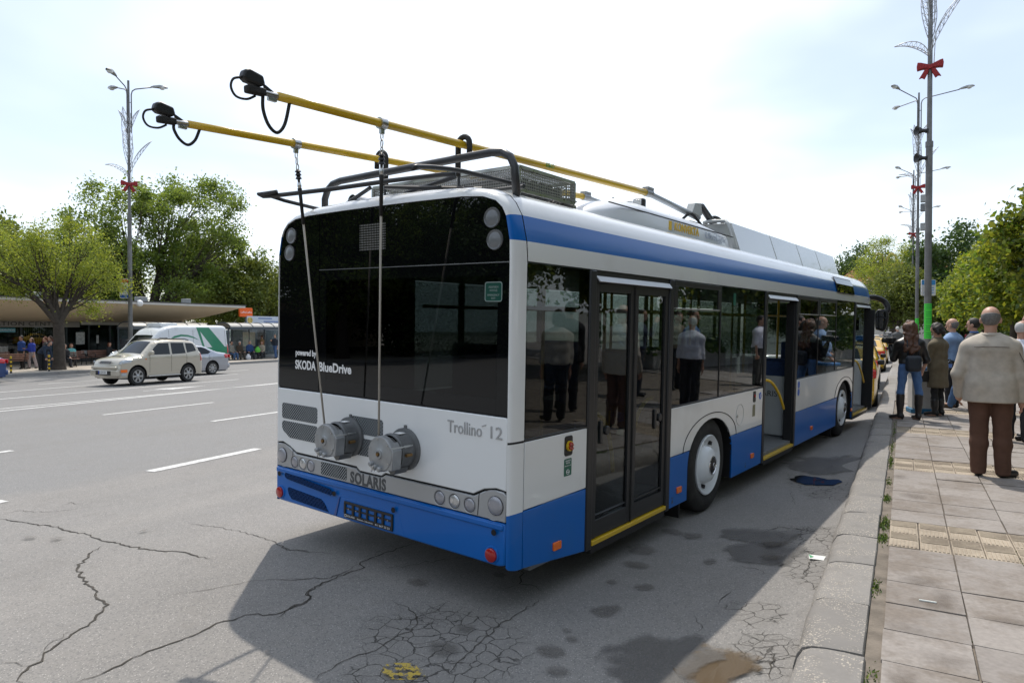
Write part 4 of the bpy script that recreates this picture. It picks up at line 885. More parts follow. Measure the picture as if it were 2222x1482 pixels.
# silver strip with lamps
strip = rp_('silver_strip', [(-.040, .652), (-.040, .825), (-.06, .842), (-.14, .845), (-.22, .822), (-.305, .778), (-1.155, .778), (-1.20, .752), (-1.44, .752), (-1.485, .778), (-2.245, .778), (-2.33, .822), (-2.41, .845), (-2.49, .842), (-2.51, .825), (-2.51, .652)], M_silver, YR - .006, YR + .02, .006)
for x in (-.262, -2.288):
    mb = MB(); mb.box((x, YR - .0062, .735), (.005, .003, .15), (0, R(4), 0)); mb.build('strip_joint', M_gap, strip)
def lamp(x, z, r, m_, ring=True):
    mb = MB(); mb.lathe([(r + .010, YR - .004), (r + .008, YR - .009), (r + .002, YR - .006), (r, YR + .006)], (x, 0, z), 'y', 28); o = mb.build('tail_lamp', M_silver, strip, 50)
    mb = MB(); mb.lathe([(r, YR + .0), (r * .96, YR - .006), (r * .6, YR - .011), (0, YR - .013)], (x, 0, z), 'y', 28); mb.build('lamp_lens', m_, o, 60)
    mb = MB(); mb.lathe([(r + .0035, YR - .0065), (r - .001, YR - .0068)], (x, 0, z), 'y', 28); mb.build('lamp_seal', M_gap, o, 60)
for x in (-.608, -.338, -2.263, -2.043): lamp(x, .712, .046, M_lens)
for x in (-.473, -2.153): lamp(x, .712, .046, M_lensb)
for x, d in ((-.118, 1), (-2.432, -1)):
    mb = MB(); mb.lathe([(.098, YR - .0065), (.088, YR - .004), (.07, YR + .012), (.058, YR + .014)], (x - .022 * d, 0, .748), 'y', 32); mb.build('lamp_dish', M_silver, strip, 60)
    mb = MB(); mb.lathe([(.060, YR + .014), (.060, YR - .012), (.052, YR - .020), (.03, YR - .024), (0, YR - .025)], (x, 0, .748), 'y', 28); mb.build('indicator_lamp', M_lens, strip, 50)
    mb = MB(); mb.lathe([(.0615, YR - .002), (.0615, YR - .012)], (x, 0, .748), 'y', 28); mb.build('lamp_seal', M_gap, strip, 50)
grille('vent_grille', rect(-1.905, -1.59, .668, .768, .014), gm_, strip, YR - .0085)
text('maker_lettering', 'SOLARIS', .118, mat('maker_grey', (.07, .075, .08), .4), strip, frame((-1.345, YR - .0075, .700), (1, 0, 0), (0, 0, 1)), .0012, width=.40, space=1.1, bold=.004)
# blue bumper
bump = rp_('rear_bumper', [(-.038, .38), (-.038, .645), (-2.512, .645), (-2.512, .38), (-2.45, .362), (-.09, .366)], M_blue, YR - .010, YR + .05, .012)
mb = MB(); mb.prism([(-.05, .60), (-.05, .64), (-2.5, .64), (-2.5, .60)], 'y', YR - .022, YR); mb.build('bumper_lip', M_blue, bump, bevel=.009)
grille('louvre', [(-2.375, .595), (-2.36, .612), (-1.78, .575), (-1.742, .56), (-1.742, .535), (-1.765, .525), (-2.34, .562), (-2.37, .575)], bl_, bump, YR - .0245)
grille('louvre', [(-2.345, .48), (-2.33, .492), (-1.90, .470), (-1.86, .45), (-1.80, .385), (-2.29, .40), (-2.335, .44)], bl_, bump, YR - .0135)
for x, z in ((-2.447, .590), (-1.714, .548), (-1.044, .548), (-.115, .582)):
    mb = MB(); mb.lathe([(.020, YR - .026), (.019, YR - .029), (.0, YR - .029)], (x, 0, z), 'y', 16); mb.build('parking_sensor', M_gap, bump)
for x in (-2.446, -.138):
    mb = MB(); mb.lathe([(.058, YR - .010), (.055, YR - .017), (.046, YR - .019)], (x, 0, .432), 'y', 24); mb.build('reflector_rim', M_blue, bump, 50)
    mb = MB(); mb.lathe([(.044, YR - .012), (.044, YR - .030), (.038, YR - .034), (0, YR - .035)], (x, 0, .432), 'y', 24); o = mb.build('reflector', M_red, bump, 50); o['label'] = 'round red reflector'
rp_('plate_recess', [(-1.70, .375), (-1.655, .53), (-1.0, .53), (-.94, .375)], M_blue, YR - .0115, YR - .006, .002, bump)
rp_('recess_shadow_edge', [(-1.73, .375), (-1.665, .53), (-1.655, .53), (-1.70, .375)], mat('bus_blue_shaded', (.006, .06, .26), .3, coat=.5), YR - .018, YR - .009, .002, bump)  # darker copy of the bus blue, shade of the recess edge painted in
pl = MB()
for a, b, c, d in ((-1.60, -1.056, .495, .512), (-1.60, -1.056, .388, .418), (-1.60, -1.582, .418, .495), (-1.074, -1.056, .418, .495), (-1.51, -1.485, .418, .495), (-1.43, -1.405, .418, .495), (-1.345, -1.325, .418, .495), (-1.255, -1.23, .418, .495), (-1.175, -1.15, .418, .495)):
    pl.b2((a, YR - .022, c), (b, YR - .012, d))
pl.b2((-1.60, YR - .019, .452), (-1.056, YR - .0125, .466))
pf = pl.build('plate_holder', M_black, bump, bevel=.002)
text('holder_lettering', 'SOLARIS', .020, M_textw, pf, frame((-1.515, YR - .0232, .404), (1, 0, 0), (0, 0, 1)), .0003, width=.085)
text('holder_lettering', 'Bolechowo, ul. Obornicka 46', .016, M_textw, pf, frame((-1.355, YR - .0232, .403), (1, 0, 0), (0, 0, 1)), .0003, width=.175)
text('holder_lettering', '61/ 667 23 33', .021, M_textw, pf, frame((-1.16, YR - .0232, .403), (1, 0, 0), (0, 0, 1)), .0003, width=.155)
mb = MB(); mb.tube([(-1.577 + .013 * math.cos(t), YR - .0228, .404 + .009 * math.sin(t)) for t in [2 * math.pi * i / 14 for i in range(14)]], .002, 5, closed=True); mb.build('holder_emblem', M_textw, pf)
for x in (-1.545, -1.457, -1.20, -1.105):
    mb = MB(); mb.lathe([(.006, YR - .019), (.005, YR - .025), (0, YR - .026)], (x, 0, .459), 'y', 8); mb.build('holder_screw', M_steel, pf)
# rope drums
def drum(x, z):
    b = MB(); b.lathe([(0, .096), (.150, .096), (.150, .075), (.128, .07), (.124, -.02), (.128, -.03), (.128, -.045), (.118, -.05), (.118, -.06)], (x, 0, z), 'y', 36); o = b.build('rope_drum', M_alud, bus, 40)
    b = MB(); b.lathe([(.105, -.055), (.100, -.07), (.100, -.085), (.112, -.095)], (x, 0, z), 'y', 36); b.build('rope_groove', M_steel, o, 40)
    b = MB(); b.lathe([(.08, -.09), (.119, -.095), (.122, -.100), (.122, -.135), (.116, -.146), (.04, -.148), (.034, -.152), (.032, -.160), (.02, -.162), (.018, -.152), (0, -.152)], (x, 0, z), 'y', 36); p_ = b.build('drum_cover', M_alu, o, 40)
    b = MB(); b.lathe([(.013, -.158), (.011, -.17), (0, -.171)], (x, 0, z), 'y', 10); b.build('shaft', mat('brass', (.25, .15, .06), .4, metal=.8), p_)
    b = MB(); b.prism([(x + .045, z - .105), (x + .118, z - .10), (x + .13, z + .03), (x + .085, z + .085), (x + .08, z)], 'y', -.142, -.06); b.build('side_bracket', M_alu, o, bevel=.004)
    b = MB(); b.prism([(x - .02, z - .12), (x + .075, z - .105), (x + .05, z - .15), (x + .02, z - .155)], 'y', -.06, .06); b.build('drum_foot', M_alud, o, bevel=.004)
    b = MB(); b.cyl((x + .11, -.14, z + .045), (x + .11, .05, z + .045), .010, n=8); b.build('tie_bolt', M_steel, o)
    b = MB(); b.cyl((x + .138, -.03, z - .01), (x + .138, .02, z - .01), .012, n=8); b.build('valve', MC['brass'], o)
    for dx, dz, rr_ in ((-.075, -.075, .017), (-.035, -.095, .019), (.012, -.10, .019)):
        b = MB(); b.lathe([(rr_, -.142), (rr_, -.165), (rr_ * .7, -.172), (0, -.173)], (x + dx, 0, z + dz), 'y', 12); b.build('knob', M_alu, p_, 40)
    b = MB(); b.box((x - .035, -.176, z - .098), (.05, .006, .008), (0, R(30), 0)); b.box((x - .035, -.176, z - .098), (.05, .006, .008), (0, R(120), 0)); b.build('wing_nut', M_steel, p_)
    for a in (40, 100, 160, 330): b = MB(); q = R(a); b.lathe([(.006, -.146), (.005, -.152), (0, -.152)], (x + .104 * math.cos(q), 0, z + .104 * math.sin(q)), 'y', 8); b.build('bolt', M_steel, p_)
    b = MB(); b.box((x, .09, z + .155), (.02, .012, .03)); b.build('drum_lug', M_alud, o)
    b = MB(); b.box((x + .02, .02, z + .1245), (.055, .05, .004)); b.build('drum_label', MC['white_lettering'], o)
drum(-1.545, 1.012); drum(-.945, .998)

# ---- roof equipment
zr = 2.80
mb = MB(); mb.tube([(-2.235, .36, 2.76), (-2.225, .35, 2.90), (-2.19, .35, 2.97), (-2.12, .35, 3.015), (-2.02, .35, 3.03), (-1.28, .35, 3.04), (-.42, .35, 3.05), (-.32, .35, 3.04), (-.25, .35, 3.0), (-.215, .355, 2.93), (-.20, .36, 2.74)], .028, 10); mb.build('roof_hoop', M_rail, bus, 180)
mb = MB(); mb.tube([(-2.02, -.24, 2.85), (-2.11, -.27, 2.842), (-2.165, -.30, 2.836), (-2.15, -.27, 2.825), (-2.08, -.23, 2.828), (-1.6, -.05, 2.86), (-1.1, .06, 2.885), (-.70, .18, 2.905), (-.62, .22, 2.905)], .017, 8); mb.tube([(-2.10, -.25, 2.828), (-2.13, -.1, 2.815), (-2.16, .2, 2.80), (-2.17, .45, 2.795)], .015, 8); mb.build('rope_guard', M_rail, bus, 180)
mb = MB(); mb.tube([(-.50, -.30, 2.838), (-.52, -.24, 2.86), (-.54, -.1, 2.885), (-.54, .08, 2.905), (-.49, .16, 2.898), (-.32, .38, 2.85), (-.24, .50, 2.83)], .016, 8); mb.build('rope_guard', M_rail, bus, 180)
for a, b in (((-1.95, .30, 2.80), (-1.45, .18, 2.89)), ((-1.2, .30, 2.84), (-.70, .30, 2.91)), ((-2.0, .42, 2.80), (-1.30, .42, 2.80)), ((-1.25, .15, 2.87), (-.55, .42, 2.83)), ((-.75, .46, 2.82), (-.22, .46, 2.82))):
    mb = MB(); d = Vector(b) - Vector(a); mb.tube([a, b], .016, 6); mb.build('rack_strut', M_rail, bus)
def hook(x, y_, z, s):
    mb = MB(); mb.tube([(x - .045 * s, y_, z - .42), (x - .045 * s, y_, z - .10)], .010, 6); mb.build('hook_post', M_rail, bus)
    mb = MB(); mb.tube([(x - .055 * s, y_, z - .22), (x - .055 * s, y_, z - .02)] + [(x - .055 * s * math.cos(t), y_, z + .058 * math.sin(t)) for t in [math.pi * i / 8 for i in range(9)]] + [(x + .055 * s, y_, z - .04), (x + .055 * s, y_, z - .07)], .021, 8); mb.build('pole_hook', M_rubber, bus, 180)
# exhaust-like pipe end, perforated resistor box, pods
mb = MB(); mb.lathe([(.055, 0), (.06, .0), (.06, .5), (.05, .5)], (-1.93, .40, 2.86), 'y', 18); mb.build('vent_pipe', M_steel, bus, 40)
pm = perf('perforated_steel', (.42, .41, .39), (0, 0, 0), 22, 22, .42, 'xz', see=True, rough=.35, metal=.8); pmy = perf('perforated_steel_side', (.42, .41, .39), (0, 0, 0), 22, 22, .42, 'yz', see=True, rough=.35, metal=.8); pmt = perf('perforated_steel_top', (.42, .41, .39), (0, 0, 0), 22, 22, .42, 'xy', see=True, rough=.35, metal=.8)
rb = MB(); Z0, Z1 = 2.86, 3.025; X0, X1, Y0, Y1 = -2.02, -.45, .70, 1.44
for a in (X0, X1):
    for b in (Y0, Y1): rb.b2((a - .012, b - .012, Z0), (a + .012, b + .012, Z1))
for z in (Z0, Z1):
    rb.b2((X0, Y0 - .012, z - .012), (X1, Y0 + .012, z + .012)); rb.b2((X0, Y1 - .012, z - .012), (X1, Y1 + .012, z + .012)); rb.b2((X0 - .012, Y0, z - .012), (X0 + .012, Y1, z + .012)); rb.b2((X1 - .012, Y0, z - .012), (X1 + .012, Y1, z + .012))
rbo = rb.build('resistor_box', M_steel, bus)
for n_, a, b, m_ in (('mesh_panel', (X0, Y0, Z0), (X1, Y0 + .002, Z1), pm), ('mesh_panel', (X0, Y1, Z0), (X1, Y1 + .002, Z1), pm), ('mesh_panel', (X0, Y0, Z0), (X0 + .002, Y1, Z1), pmy), ('mesh_panel', (X1, Y0, Z0), (X1 + .002, Y1, Z1), pmy), ('mesh_panel', (X0, Y0, Z1), (X1, Y1, Z1 + .002), pmt)):
    mb = MB(); mb.b2(a, b); mb.build(n_, m_, rbo, 0)
for i in range(6): mb = MB(); yy = Y0 + .1 + .11 * i; mb.b2((X0 + .08, yy, Z0 + .03), (X1 - .08, yy + .02, Z1 - .04)); mb.build('resistor_grid', M_alud, rbo)
mb = MB(); mb.b2((X0, Y0 - .03, Z0 - .05), (X1 + .02, Y0 + .01, Z0 - .015)); mb.b2((X0, Y1 - .03, Z0 - .05), (X1 + .02, Y1 + .01, Z0 - .015)); mb.build('box_rail', M_steel, rbo)
for x in (-.5, -1.95):
    for y_ in (.72, 1.43): mb = MB(); mb.lathe([(.02, 2.74), (.02, 2.76), (.035, 2.78), (.022, 2.79), (.035, 2.80), (.02, 2.815), (.02, 2.83)], (x, y_, 0), 'z', 12); mb.build('insulator', mat('insulator_brown', (.07, .045, .035), .3), bus, 40)
# air conditioner
def acr(y_, z0, z1, xi, xt):
    return [(XC + s * w_, y_, z) for s, w_, z in ((1, xi, z0), (1, xi + .0, z0 + (z1 - z0) * .60), (1, xi - .02, z0 + (z1 - z0) * .74), (1, xt, z1 - .01), (1, xt * .6, z1), (-1, xt * .6, z1), (-1, xt, z1 - .01), (-1, xi - .02, z0 + (z1 - z0) * .74), (-1, xi, z0 + (z1 - z0) * .60), (-1, xi, z0))]
ar = [acr(1.72, 2.74, 2.84, .62, .5), acr(1.85, 2.74, 2.92, .80, .62), acr(2.15, 2.74, 3.01, .88, .70), acr(2.6, 2.74, 3.05, .89, .74), acr(4.2, 2.74, 3.04, .89, .74), acr(4.75, 2.74, 3.0, .87, .70), acr(4.98, 2.74, 2.86, .82, .6)]
q = loft(ar, [0] * 9); q.add(ar[0], [tuple(range(10))]); q.add(ar[-1], [tuple(range(10))]); ac = q.build('air_conditioner', mat('ac_white', (.66, .69, .73), .35, coat=.3), bus, 40, bevel=.012)
q = MB(); q.tube([(XC + .885, y_, 2.938) for y_ in (1.9, 2.2, 2.6, 3.4, 4.2, 4.7, 4.9)], .006, 5); q.build('lid_joint', M_gap, ac)
text('unit_lettering', 'KONVEKTA', .115, mat('unit_yellow', (.75, .5, .06), .4), ac, frame((-.378, 3.52, 2.875), (0, 1, 0), (0, 0, 1)), .002, width=.62, bold=.002)
text('unit_lettering', 'UltraLight', .10, mat('unit_grey', (.45, .50, .58), .4), ac, frame((-.378, 4.32, 2.87), (0, 1, 0), (0, 0, 1)), .002, width=.60)
q = MB(); q.b2((-.387, 3.09, 2.83), (-.380, 3.17, 2.92)); q.build('unit_emblem', MC['unit_yellow'], ac); q = MB(); q.b2((-.387, 3.15, 2.83), (-.378, 3.19, 2.92)); q.build('unit_emblem', MC['unit_grey'], ac)
for y_ in (2.3, 2.9, 3.5, 4.1, 4.6): q = MB(); q.lathe([(.012, 0), (.012, .006), (0, .007)], (XC + .70, y_, 3.045), 'z', 8); q.build('lid_bolt', M_steel, ac)
# work lamp
q = MB(); q.b2((-1.345, 4.13, 3.245), (-1.205, 4.22, 3.375)); o = q.build('work_lamp', M_black, bus, bevel=.02); q = MB(); q.b2((-1.325, 4.115, 3.262), (-1.225, 4.131, 3.358)); q.build('lamp_glass', M_lensb, o, bevel=.01); q = MB(); q.b2((-1.285, 4.16, 2.95), (-1.265, 4.18, 3.25)); q.build('lamp_bracket', M_black, o)
# front equipment box
def fb(y0, y1, par):
    q = MB(); b = [(-.37, 2.77), (-.50, 3.15), (-2.05, 3.15), (-2.18, 2.77)]; q.prism(b, 'y', y0, y1); return q.build('equipment_cover', M_cov, par, bevel=.012)
M_cov = mat('cover_grey', (.50, .51, .50), .16, metal=.2, coat=.5)
fbx = empty('equipment_box', parent=bus)
for a, b in ((5.12, 6.62), (6.632, 7.95), (7.962, 9.1), (9.112, 10.4)): fb(a, b, fbx)
q = MB(); q.tube([(-.40, 5.05, 2.75), (-.45, 5.02, 3.0), (-.50, 5.03, 3.12), (-.56, 5.08, 3.17), (-.75, 5.1, 3.18), (-.85, 5.1, 3.17)], .022, 8); q.build('cover_hoop', M_grey, bus, 180)
q = MB(); q.b2((-1.9, 4.9, 2.76), (-.6, 5.1, 2.9)); q.build('pole_base', M_alud, bus, bevel=.01)
# trolley poles
def pole(x, pts, mid, s, hookz):
    A, B, Cc, D = [Vector((x + p[2], p[0], p[1])) for p in pts]      # head end, yellow end, tapered grey end, pivot
    n_ = 14
    q = MB(); q.tube([A.lerp(B, i / n_) for i in range(n_ + 1)], [.024 + .010 * i / n_ for i in range(n_ + 1)], 14); o = q.build('trolley_pole', M_yel, bus, 180); o['label'] = 'yellow trolley current collector pole'
    q = MB(); q.tube([B, B.lerp(Cc, .5), Cc], [.030, .034, .040], 14); q.build('pole_tube', mat('pole_grey', (.42, .45, .48), .35, metal=.3), o, 180)
    q = MB(); d = (B - A).normalized(); q.cyl(B - d * .05, B + d * .09, .042, n=12); q.box(B + d * .02 + Vector((0, 0, .045)), (.07, .14, .03)); q.build('pole_clamp', M_alu, o, bevel=.004)
    e = Cc
    q = MB(); q.prism([(e.y - .30, e.z - .07), (e.y + .15, e.z - .07), (e.y + .42, e.z - .17), (e.y + .42, e.z - .32), (e.y - .35, e.z - .30)], 'x', e.x - .035, e.x + .035); q.build('pole_bracket', M_alu, o, bevel=.008)
    q = MB(); q.prism([(e.y - .28, e.z + .02), (e.y - .20, e.z + .15), (e.y - .02, e.z + .17), (e.y + .02, e.z + .03), (e.y - .06, e.z + .0)], 'x', e.x - .05, e.x + .05); q.build('pole_lug', M_grey, o, bevel=.008)
    q = MB(); q.cyl((e.x, e.y + .0, e.z + .15), (e.x, e.y + .12, e.z + .15), .018, n=8); q.build('spring_rod', M_steel, o)
    q = MB(); q.cyl((e.x, e.y + .10, e.z + .15), (e.x, e.y + .85, e.z - .16), .042, .046, n=12); q.build('spring_cylinder', M_rail, o)
    rail([(e.x + .03, e.y - .55, e.z - .10), (e.x + .05, e.y - .35, e.z + .0), (e.x + .05, e.y - .1, e.z - .06), (e.x + .05, e.y + .1, e.z - .15)], .016, M_rubber, 'pole_cable', o)
    rail([(e.x - .05, e.y + .25, e.z - .1), (e.x - .02, e.y + .50, e.z + .06), (e.x - .02, e.y + .78, e.z + .07), (e.x, e.y + .98, e.z - .05), (e.x, e.y + 1.0, e.z - .25)], .022, M_rubber, 'pole_cable', o)
    q = MB(); q.tube([(e.x, e.y + .42, e.z - .15), (e.x, e.y + 1.25, e.z - .15)], .02, 6); q.tube([(e.x, e.y + 1.25, e.z - .15), (e.x, e.y + .95, e.z - .36)], .02, 6); q.tube([(e.x, e.y + .92, e.z - .12), (e.x, e.y + .92, e.z - .4)], .016, 6); q.build('pivot_frame', M_rail, o)
    # head
    dd = (A - B).normalized(); h = A + dd * .10
    q = MB(); q.cyl(A - dd * .02, A + dd * .10, .016, n=10); q.build('head_tube', M_steel, o)
    q = MB(); q.box(h + Vector((0, -.035, -.003)), (.045, .115, .042), (R(4), 0, 0)); o2 = q.build('collector_head', M_rubber, o, bevel=.010)
    q = MB(); c0 = h + Vector((0, -.045, .055)); q.prism([(c0.y - .075, c0.z - .012), (c0.y - .065, c0.z + .030), (c0.y - .035, c0.z + .043), (c0.y + .045, c0.z + .026), (c0.y + .058, c0.z - .02), (c0.y + .03, c0.z - .034), (c0.y - .05, c0.z - .028)], 'x', c0.x - .028, c0.x + .028); q.build('collector_shoe', M_black, o2, bevel=.012, seg=3)
    q = MB(); q.prism([(h.y + .01, h.z + .048), (h.y + .02, h.z + .045), (h.y + .10, h.z + .008), (h.y + .02, h.z + .008)], 'x', h.x - .004, h.x + .004); q.build('head_fin', M_black, o2)
    rail([(c0.x, c0.y - .07, c0.z - .01), (c0.x, c0.y - .115, c0.z - .03), (c0.x, c0.y - .128, c0.z - .075), (c0.x, c0.y - .10, c0.z - .115), (c0.x, c0.y - .04, c0.z - .115), (c0.x, c0.y + .01, c0.z - .085)], .0065, M_rubber, 'head_cable', o2, 8)
    k = A - dd * .075
    rail([(h.x, h.y + .01, h.z - .015), (h.x, h.y + .012, h.z - (.09 if s > 0 else .05)), (h.x, h.y + .045, h.z - (.165 if s > 0 else .10)), (h.x, (h.y + k.y) / 2 + .01, h.z - (.195 if s > 0 else .125)), (h.x, k.y - .03, k.z - (.145 if s > 0 else .095)), (h.x, k.y, k.z - .02)], .0095, M_rubber, 'head_cable', o2, 8)
    q = MB(); q.box(A + dd * .035 + Vector((0, 0, -.026)), (.02, .05, .018)); q.build('head_clip', M_steel, o2)
    # rope clamp, shackles and rope
    c = A.lerp(B, (mid - A.y) / (B.y - A.y)); q = MB(); q.cyl(c - d * .025, c + d * .025, .037, n=14); q.box(c + Vector((0, 0, -.05)), (.02, .03, .03)); q.build('rope_clamp', M_steel, o)
    return o, c
po1, c1 = pole(-.80, [(-1.03, 3.132, 0), (3.43, 3.285, 0), (4.85, 3.20, -.02), (5.4, 3.1, 0)], -.28, 1, 3.2)
po2, c2 = pole(-1.75, [(-1.05, 3.125, 0), (3.70, 3.37, 0), (4.85, 3.30, .02), (5.4, 3.2, 0)], -.26, -1, 3.2)
hook(-.80, .50, 3.185, 1); hook(-1.75, .55, 3.21, -1)
def rope(c, e, o):
    a = Vector(c) + Vector((0, 0, -.06)); b = Vector(e); d = (b - a).normalized(); L_ = (b - a).length
    q = MB()
    for i in range(3):
        p = a + d * (.02 + .045 * i); q.tube([p + Vector((.010 * math.cos(t), 0, .026 * math.sin(t))) if i % 2 else p + Vector((0, .010 * math.cos(t), .026 * math.sin(t))) for t in [2 * math.pi * k / 12 for k in range(12)]], .004, 5, closed=True)
    q.build('shackle', M_steel, o, 180)
    q = MB(); p = a + d * .12; q.tube([p, p + d * .02, p + d * .025, p + d * .045, p + d * .05, p + d * .07, p + d * .075, p + d * .1], [.008, .024, .012, .024, .012, .024, .010, .008], 10); q.build('rope_insulator', M_black, o, 60)
    q = MB(); p = a + d * .21; q.tube([p, p + d * .03, p + d * .07], [.010, .015, .008], 8); q.build('rope_fitting', M_steel, o, 180)
    q = MB(); q.tube([a + d * .26, a + d * .30, a + d * (.52)], [.017, .013, .012], 8); q.build('rope_sleeve', M_rubber, o, 180)
    q = MB(); q.tube([a + d * .25, b], .0075, 8); q.build('rope', mat('rope_beige', (.42, .39, .34), .8, bump=.5, bs=220), o, 180)
rope(c1, (-1.035, -.075, 1.06), po1); rope(c2, (-1.635, -.075, 1.08), po2)
for c_, z in ((1.55, 1), (1.55, 0)):
    p = Vector((-.80, c_, 3.132 + (c_ + 1.03) * .0343)) if z else Vector((-1.75, c_ - .2, 3.125 + (c_ - .2 + 1.05) * .0516))
    text('pole_lettering', 'ESKO', .05, mat('pole_green', (.05, .22, .05), .5), po1 if z else po2, frame(p + Vector((.040, 0, .0)), (0, 1, .04), (0, -.04, 1)), .002)
# cable bundle behind the resistor box
for i in range(6): rail([(-.75 - .04 * i, 1.62, 2.80), (-.78 - .04 * i, 1.72, 2.90 + .01 * i), (-.85 - .03 * i, 1.9, 3.0), (-.95 - .03 * i, 2.3, 3.02), (-1.1, 2.6, 2.95)], .012, M_rubber, 'cable_bundle')
q = MB(); q.b2((-1.9, 1.5, 2.80), (-.7, 1.75, 2.86)); q.build('cable_box', M_grey, bus, bevel=.01)

# ------------------------------------------------------------------ vehicles across the street and the taxis (local frame: front at y=0, rear at y=L)
M_cglass = glass('car_glass', (.10, .12, .12), .35, (.012, .014, .015))
M_ctrim = mat('car_black_trim', (.02, .02, .021), .5)
M_rim = mat('alloy_rim', (.42, .43, .44), .3, metal=.6)
M_head = mat('headlamp', (.45, .49, .53), .3, metal=.2, coat=.3)
M_tail = mat('tail_lamp_red', (.5, .012, .015), .15, coat=.8)
M_plate = mat('number_plate', (.75, .75, .73), .4)

class Car:
    def __init__(s, name, label, cat, L_, W, prof_, wheels, r, paint, loc, rz, zb=.95, tum=.22, zbot=.24, rd=.10, group=None, belt=True):
        s.L, s.W, s.zb, s.tum, s.rd = L_, W, zb, tum, rd
        s.root = thing(name, label, cat, loc, rz, group)
        s.wheels, s.r, s.paint = wheels, r, paint
        # dense top path from front bottom to rear bottom
        P = []
        for (a, b), (c, d) in zip(prof_, prof_[1:]):
            k = max(1, int(math.hypot(c - a, d - b) / .07)); P += [(a + (c - a) * i / k, b + (d - b) * i / k) for i in range(k)]
        P.append(prof_[-1]); P = np.array(P)
        for _ in range(2): P[1:-1] = (P[:-2] + 2 * P[1:-1] + P[2:]) / 4
        s.path = P; s.seg = (P[:-1], P[1:])
        bot = []
        ra = r + .07
        for wy in sorted(wheels, reverse=True):
            a0 = math.asin(max(-1, min(1, (zbot - r) / ra))); n_ = 14
            for i in range(n_ + 1):
                t = a0 + (math.pi - 2 * a0) * i / n_; bot.append((wy + ra * math.cos(t), r + ra * math.sin(t)))
        poly = [tuple(p) for p in P] + [(prof_[-1][0] - .05, zbot)] + bot + [(prof_[0][0] + .05, zbot)]
        mb = MB()
        V, F = s.skin(poly)
        for sg in (1, -1): mb.add([(x * sg, y, z) for x, y, z in V], F)
        # top strip
        n_ = 10; k = len(P); hw = [s.w(np.array([p]))[0] for p in P]; st = []
        nr = np.zeros_like(P); nr[1:-1] = P[2:] - P[:-2]; nr[0] = P[1] - P[0]; nr[-1] = P[-1] - P[-2]; nr = np.stack([-nr[:, 1], nr[:, 0]], 1); nr /= np.linalg.norm(nr, axis=1)[:, None]
        s.nr = nr
        for i in range(k):
            for j in range(n_ + 1):
                t = -1 + 2 * j / n_; c = .045 * (1 - t * t); st.append((t * hw[i], P[i][0] + nr[i][0] * c, P[i][1] + nr[i][1] * c))
        s.hw = hw
        mb.add(st, [(i * (n_ + 1) + j, i * (n_ + 1) + j + 1, (i + 1) * (n_ + 1) + j + 1, (i + 1) * (n_ + 1) + j) for i in range(k - 1) for j in range(n_)])
        s.body = mb.build('body', paint, s.root, 40)
        q = MB(); q.b2((-W / 2 + .12, prof_[0][0] + .15, zbot - .04), (W / 2 - .12, prof_[-1][0] - .15, zbot + .25)); q.build('underside', M_ctrim, s.root)
        for wy in wheels:
            n2 = 14; pts = [(wy + ra * math.cos(t), r + ra * math.sin(t)) for t in [math.pi * i / n2 for i in range(n2 + 1)]]
            for sg in (1, -1):
                q = MB(); q.add([(sg * (W / 2 - .03), a, b) for a, b in pts] + [(sg * (W / 2 - .32), a, b) for a, b in pts], [(i, i + 1, n2 + 2 + i, n2 + 1 + i) for i in range(n2)]); q.add([(sg * (W / 2 - .32), a, b) for a, b in pts], [tuple(range(n2 + 1))])
                q.build('wheel_well', M_ctrim, s.root)
    def w(s, yz):
        y, z = yz[:, 0], yz[:, 1]
        b = s.W / 2 - np.clip(z - s.zb, 0, 9) * s.tum - .05 * np.clip((.55 - z) / .3, 0, 1) ** 2 + .012 * np.exp(-((z - s.zb + .12) / .09) ** 2)
        e = np.clip(np.abs(y - s.L / 2) / (s.L / 2), 0, 1); b = b * (1 - .10 * e ** 5)
        A, B = s.seg; d = np.full(len(yz), 9.)
        for a, c in zip(A, B):
            ab = c - a; t = np.clip(((yz - a) @ ab) / max(1e-9, ab @ ab), 0, 1); d = np.minimum(d, np.linalg.norm(yz - a - t[:, None] * ab, axis=1))
        q = np.clip(s.rd - d, 0, s.rd); return b - (s.rd - np.sqrt(np.clip(s.rd ** 2 - q ** 2, 0, None)))
    def skin(s, poly, off=0.0, step=.10, near=True):
        bm = bmesh.new(); bm.faces.new([bm.verts.new((0, a, b)) for a, b in poly])
        ys_ = [p[0] for p in poly]; zs_ = [p[1] for p in poly]
        def cut(co, no): bmesh.ops.bisect_plane(bm, geom=bm.verts[:] + bm.edges[:] + bm.faces[:], plane_co=co, plane_no=no, dist=1e-5)
        z = min(zs_) + step / 2
        while z < max(zs_): cut((0, 0, z), (0, 0, 1)); z += step * .6
        y = min(ys_) + step / 2
        while y < max(ys_): cut((0, y, 0), (0, 1, 0)); y += step
        bmesh.ops.triangulate(bm, faces=bm.faces[:]); bm.verts.index_update()
        yz = np.array([(v.co.y, v.co.z) for v in bm.verts]); x = s.w(yz) + off
        V = [(x[i], yz[i, 0], yz[i, 1]) for i in range(len(yz))]; F = [tuple(v.index for v in f.verts) for f in bm.faces]; bm.free(); return V, F
    def panel(s, name, poly, m_, off=.006, sides=(1, -1), parent=None, label=None):
        V, F = s.skin(poly, off)
        for sg in sides:
            q = MB(); q.add([(x * sg, y, z) for x, y, z in V], F); o = q.build(name, m_, parent or s.root, 60)
            if label: o['label'] = label
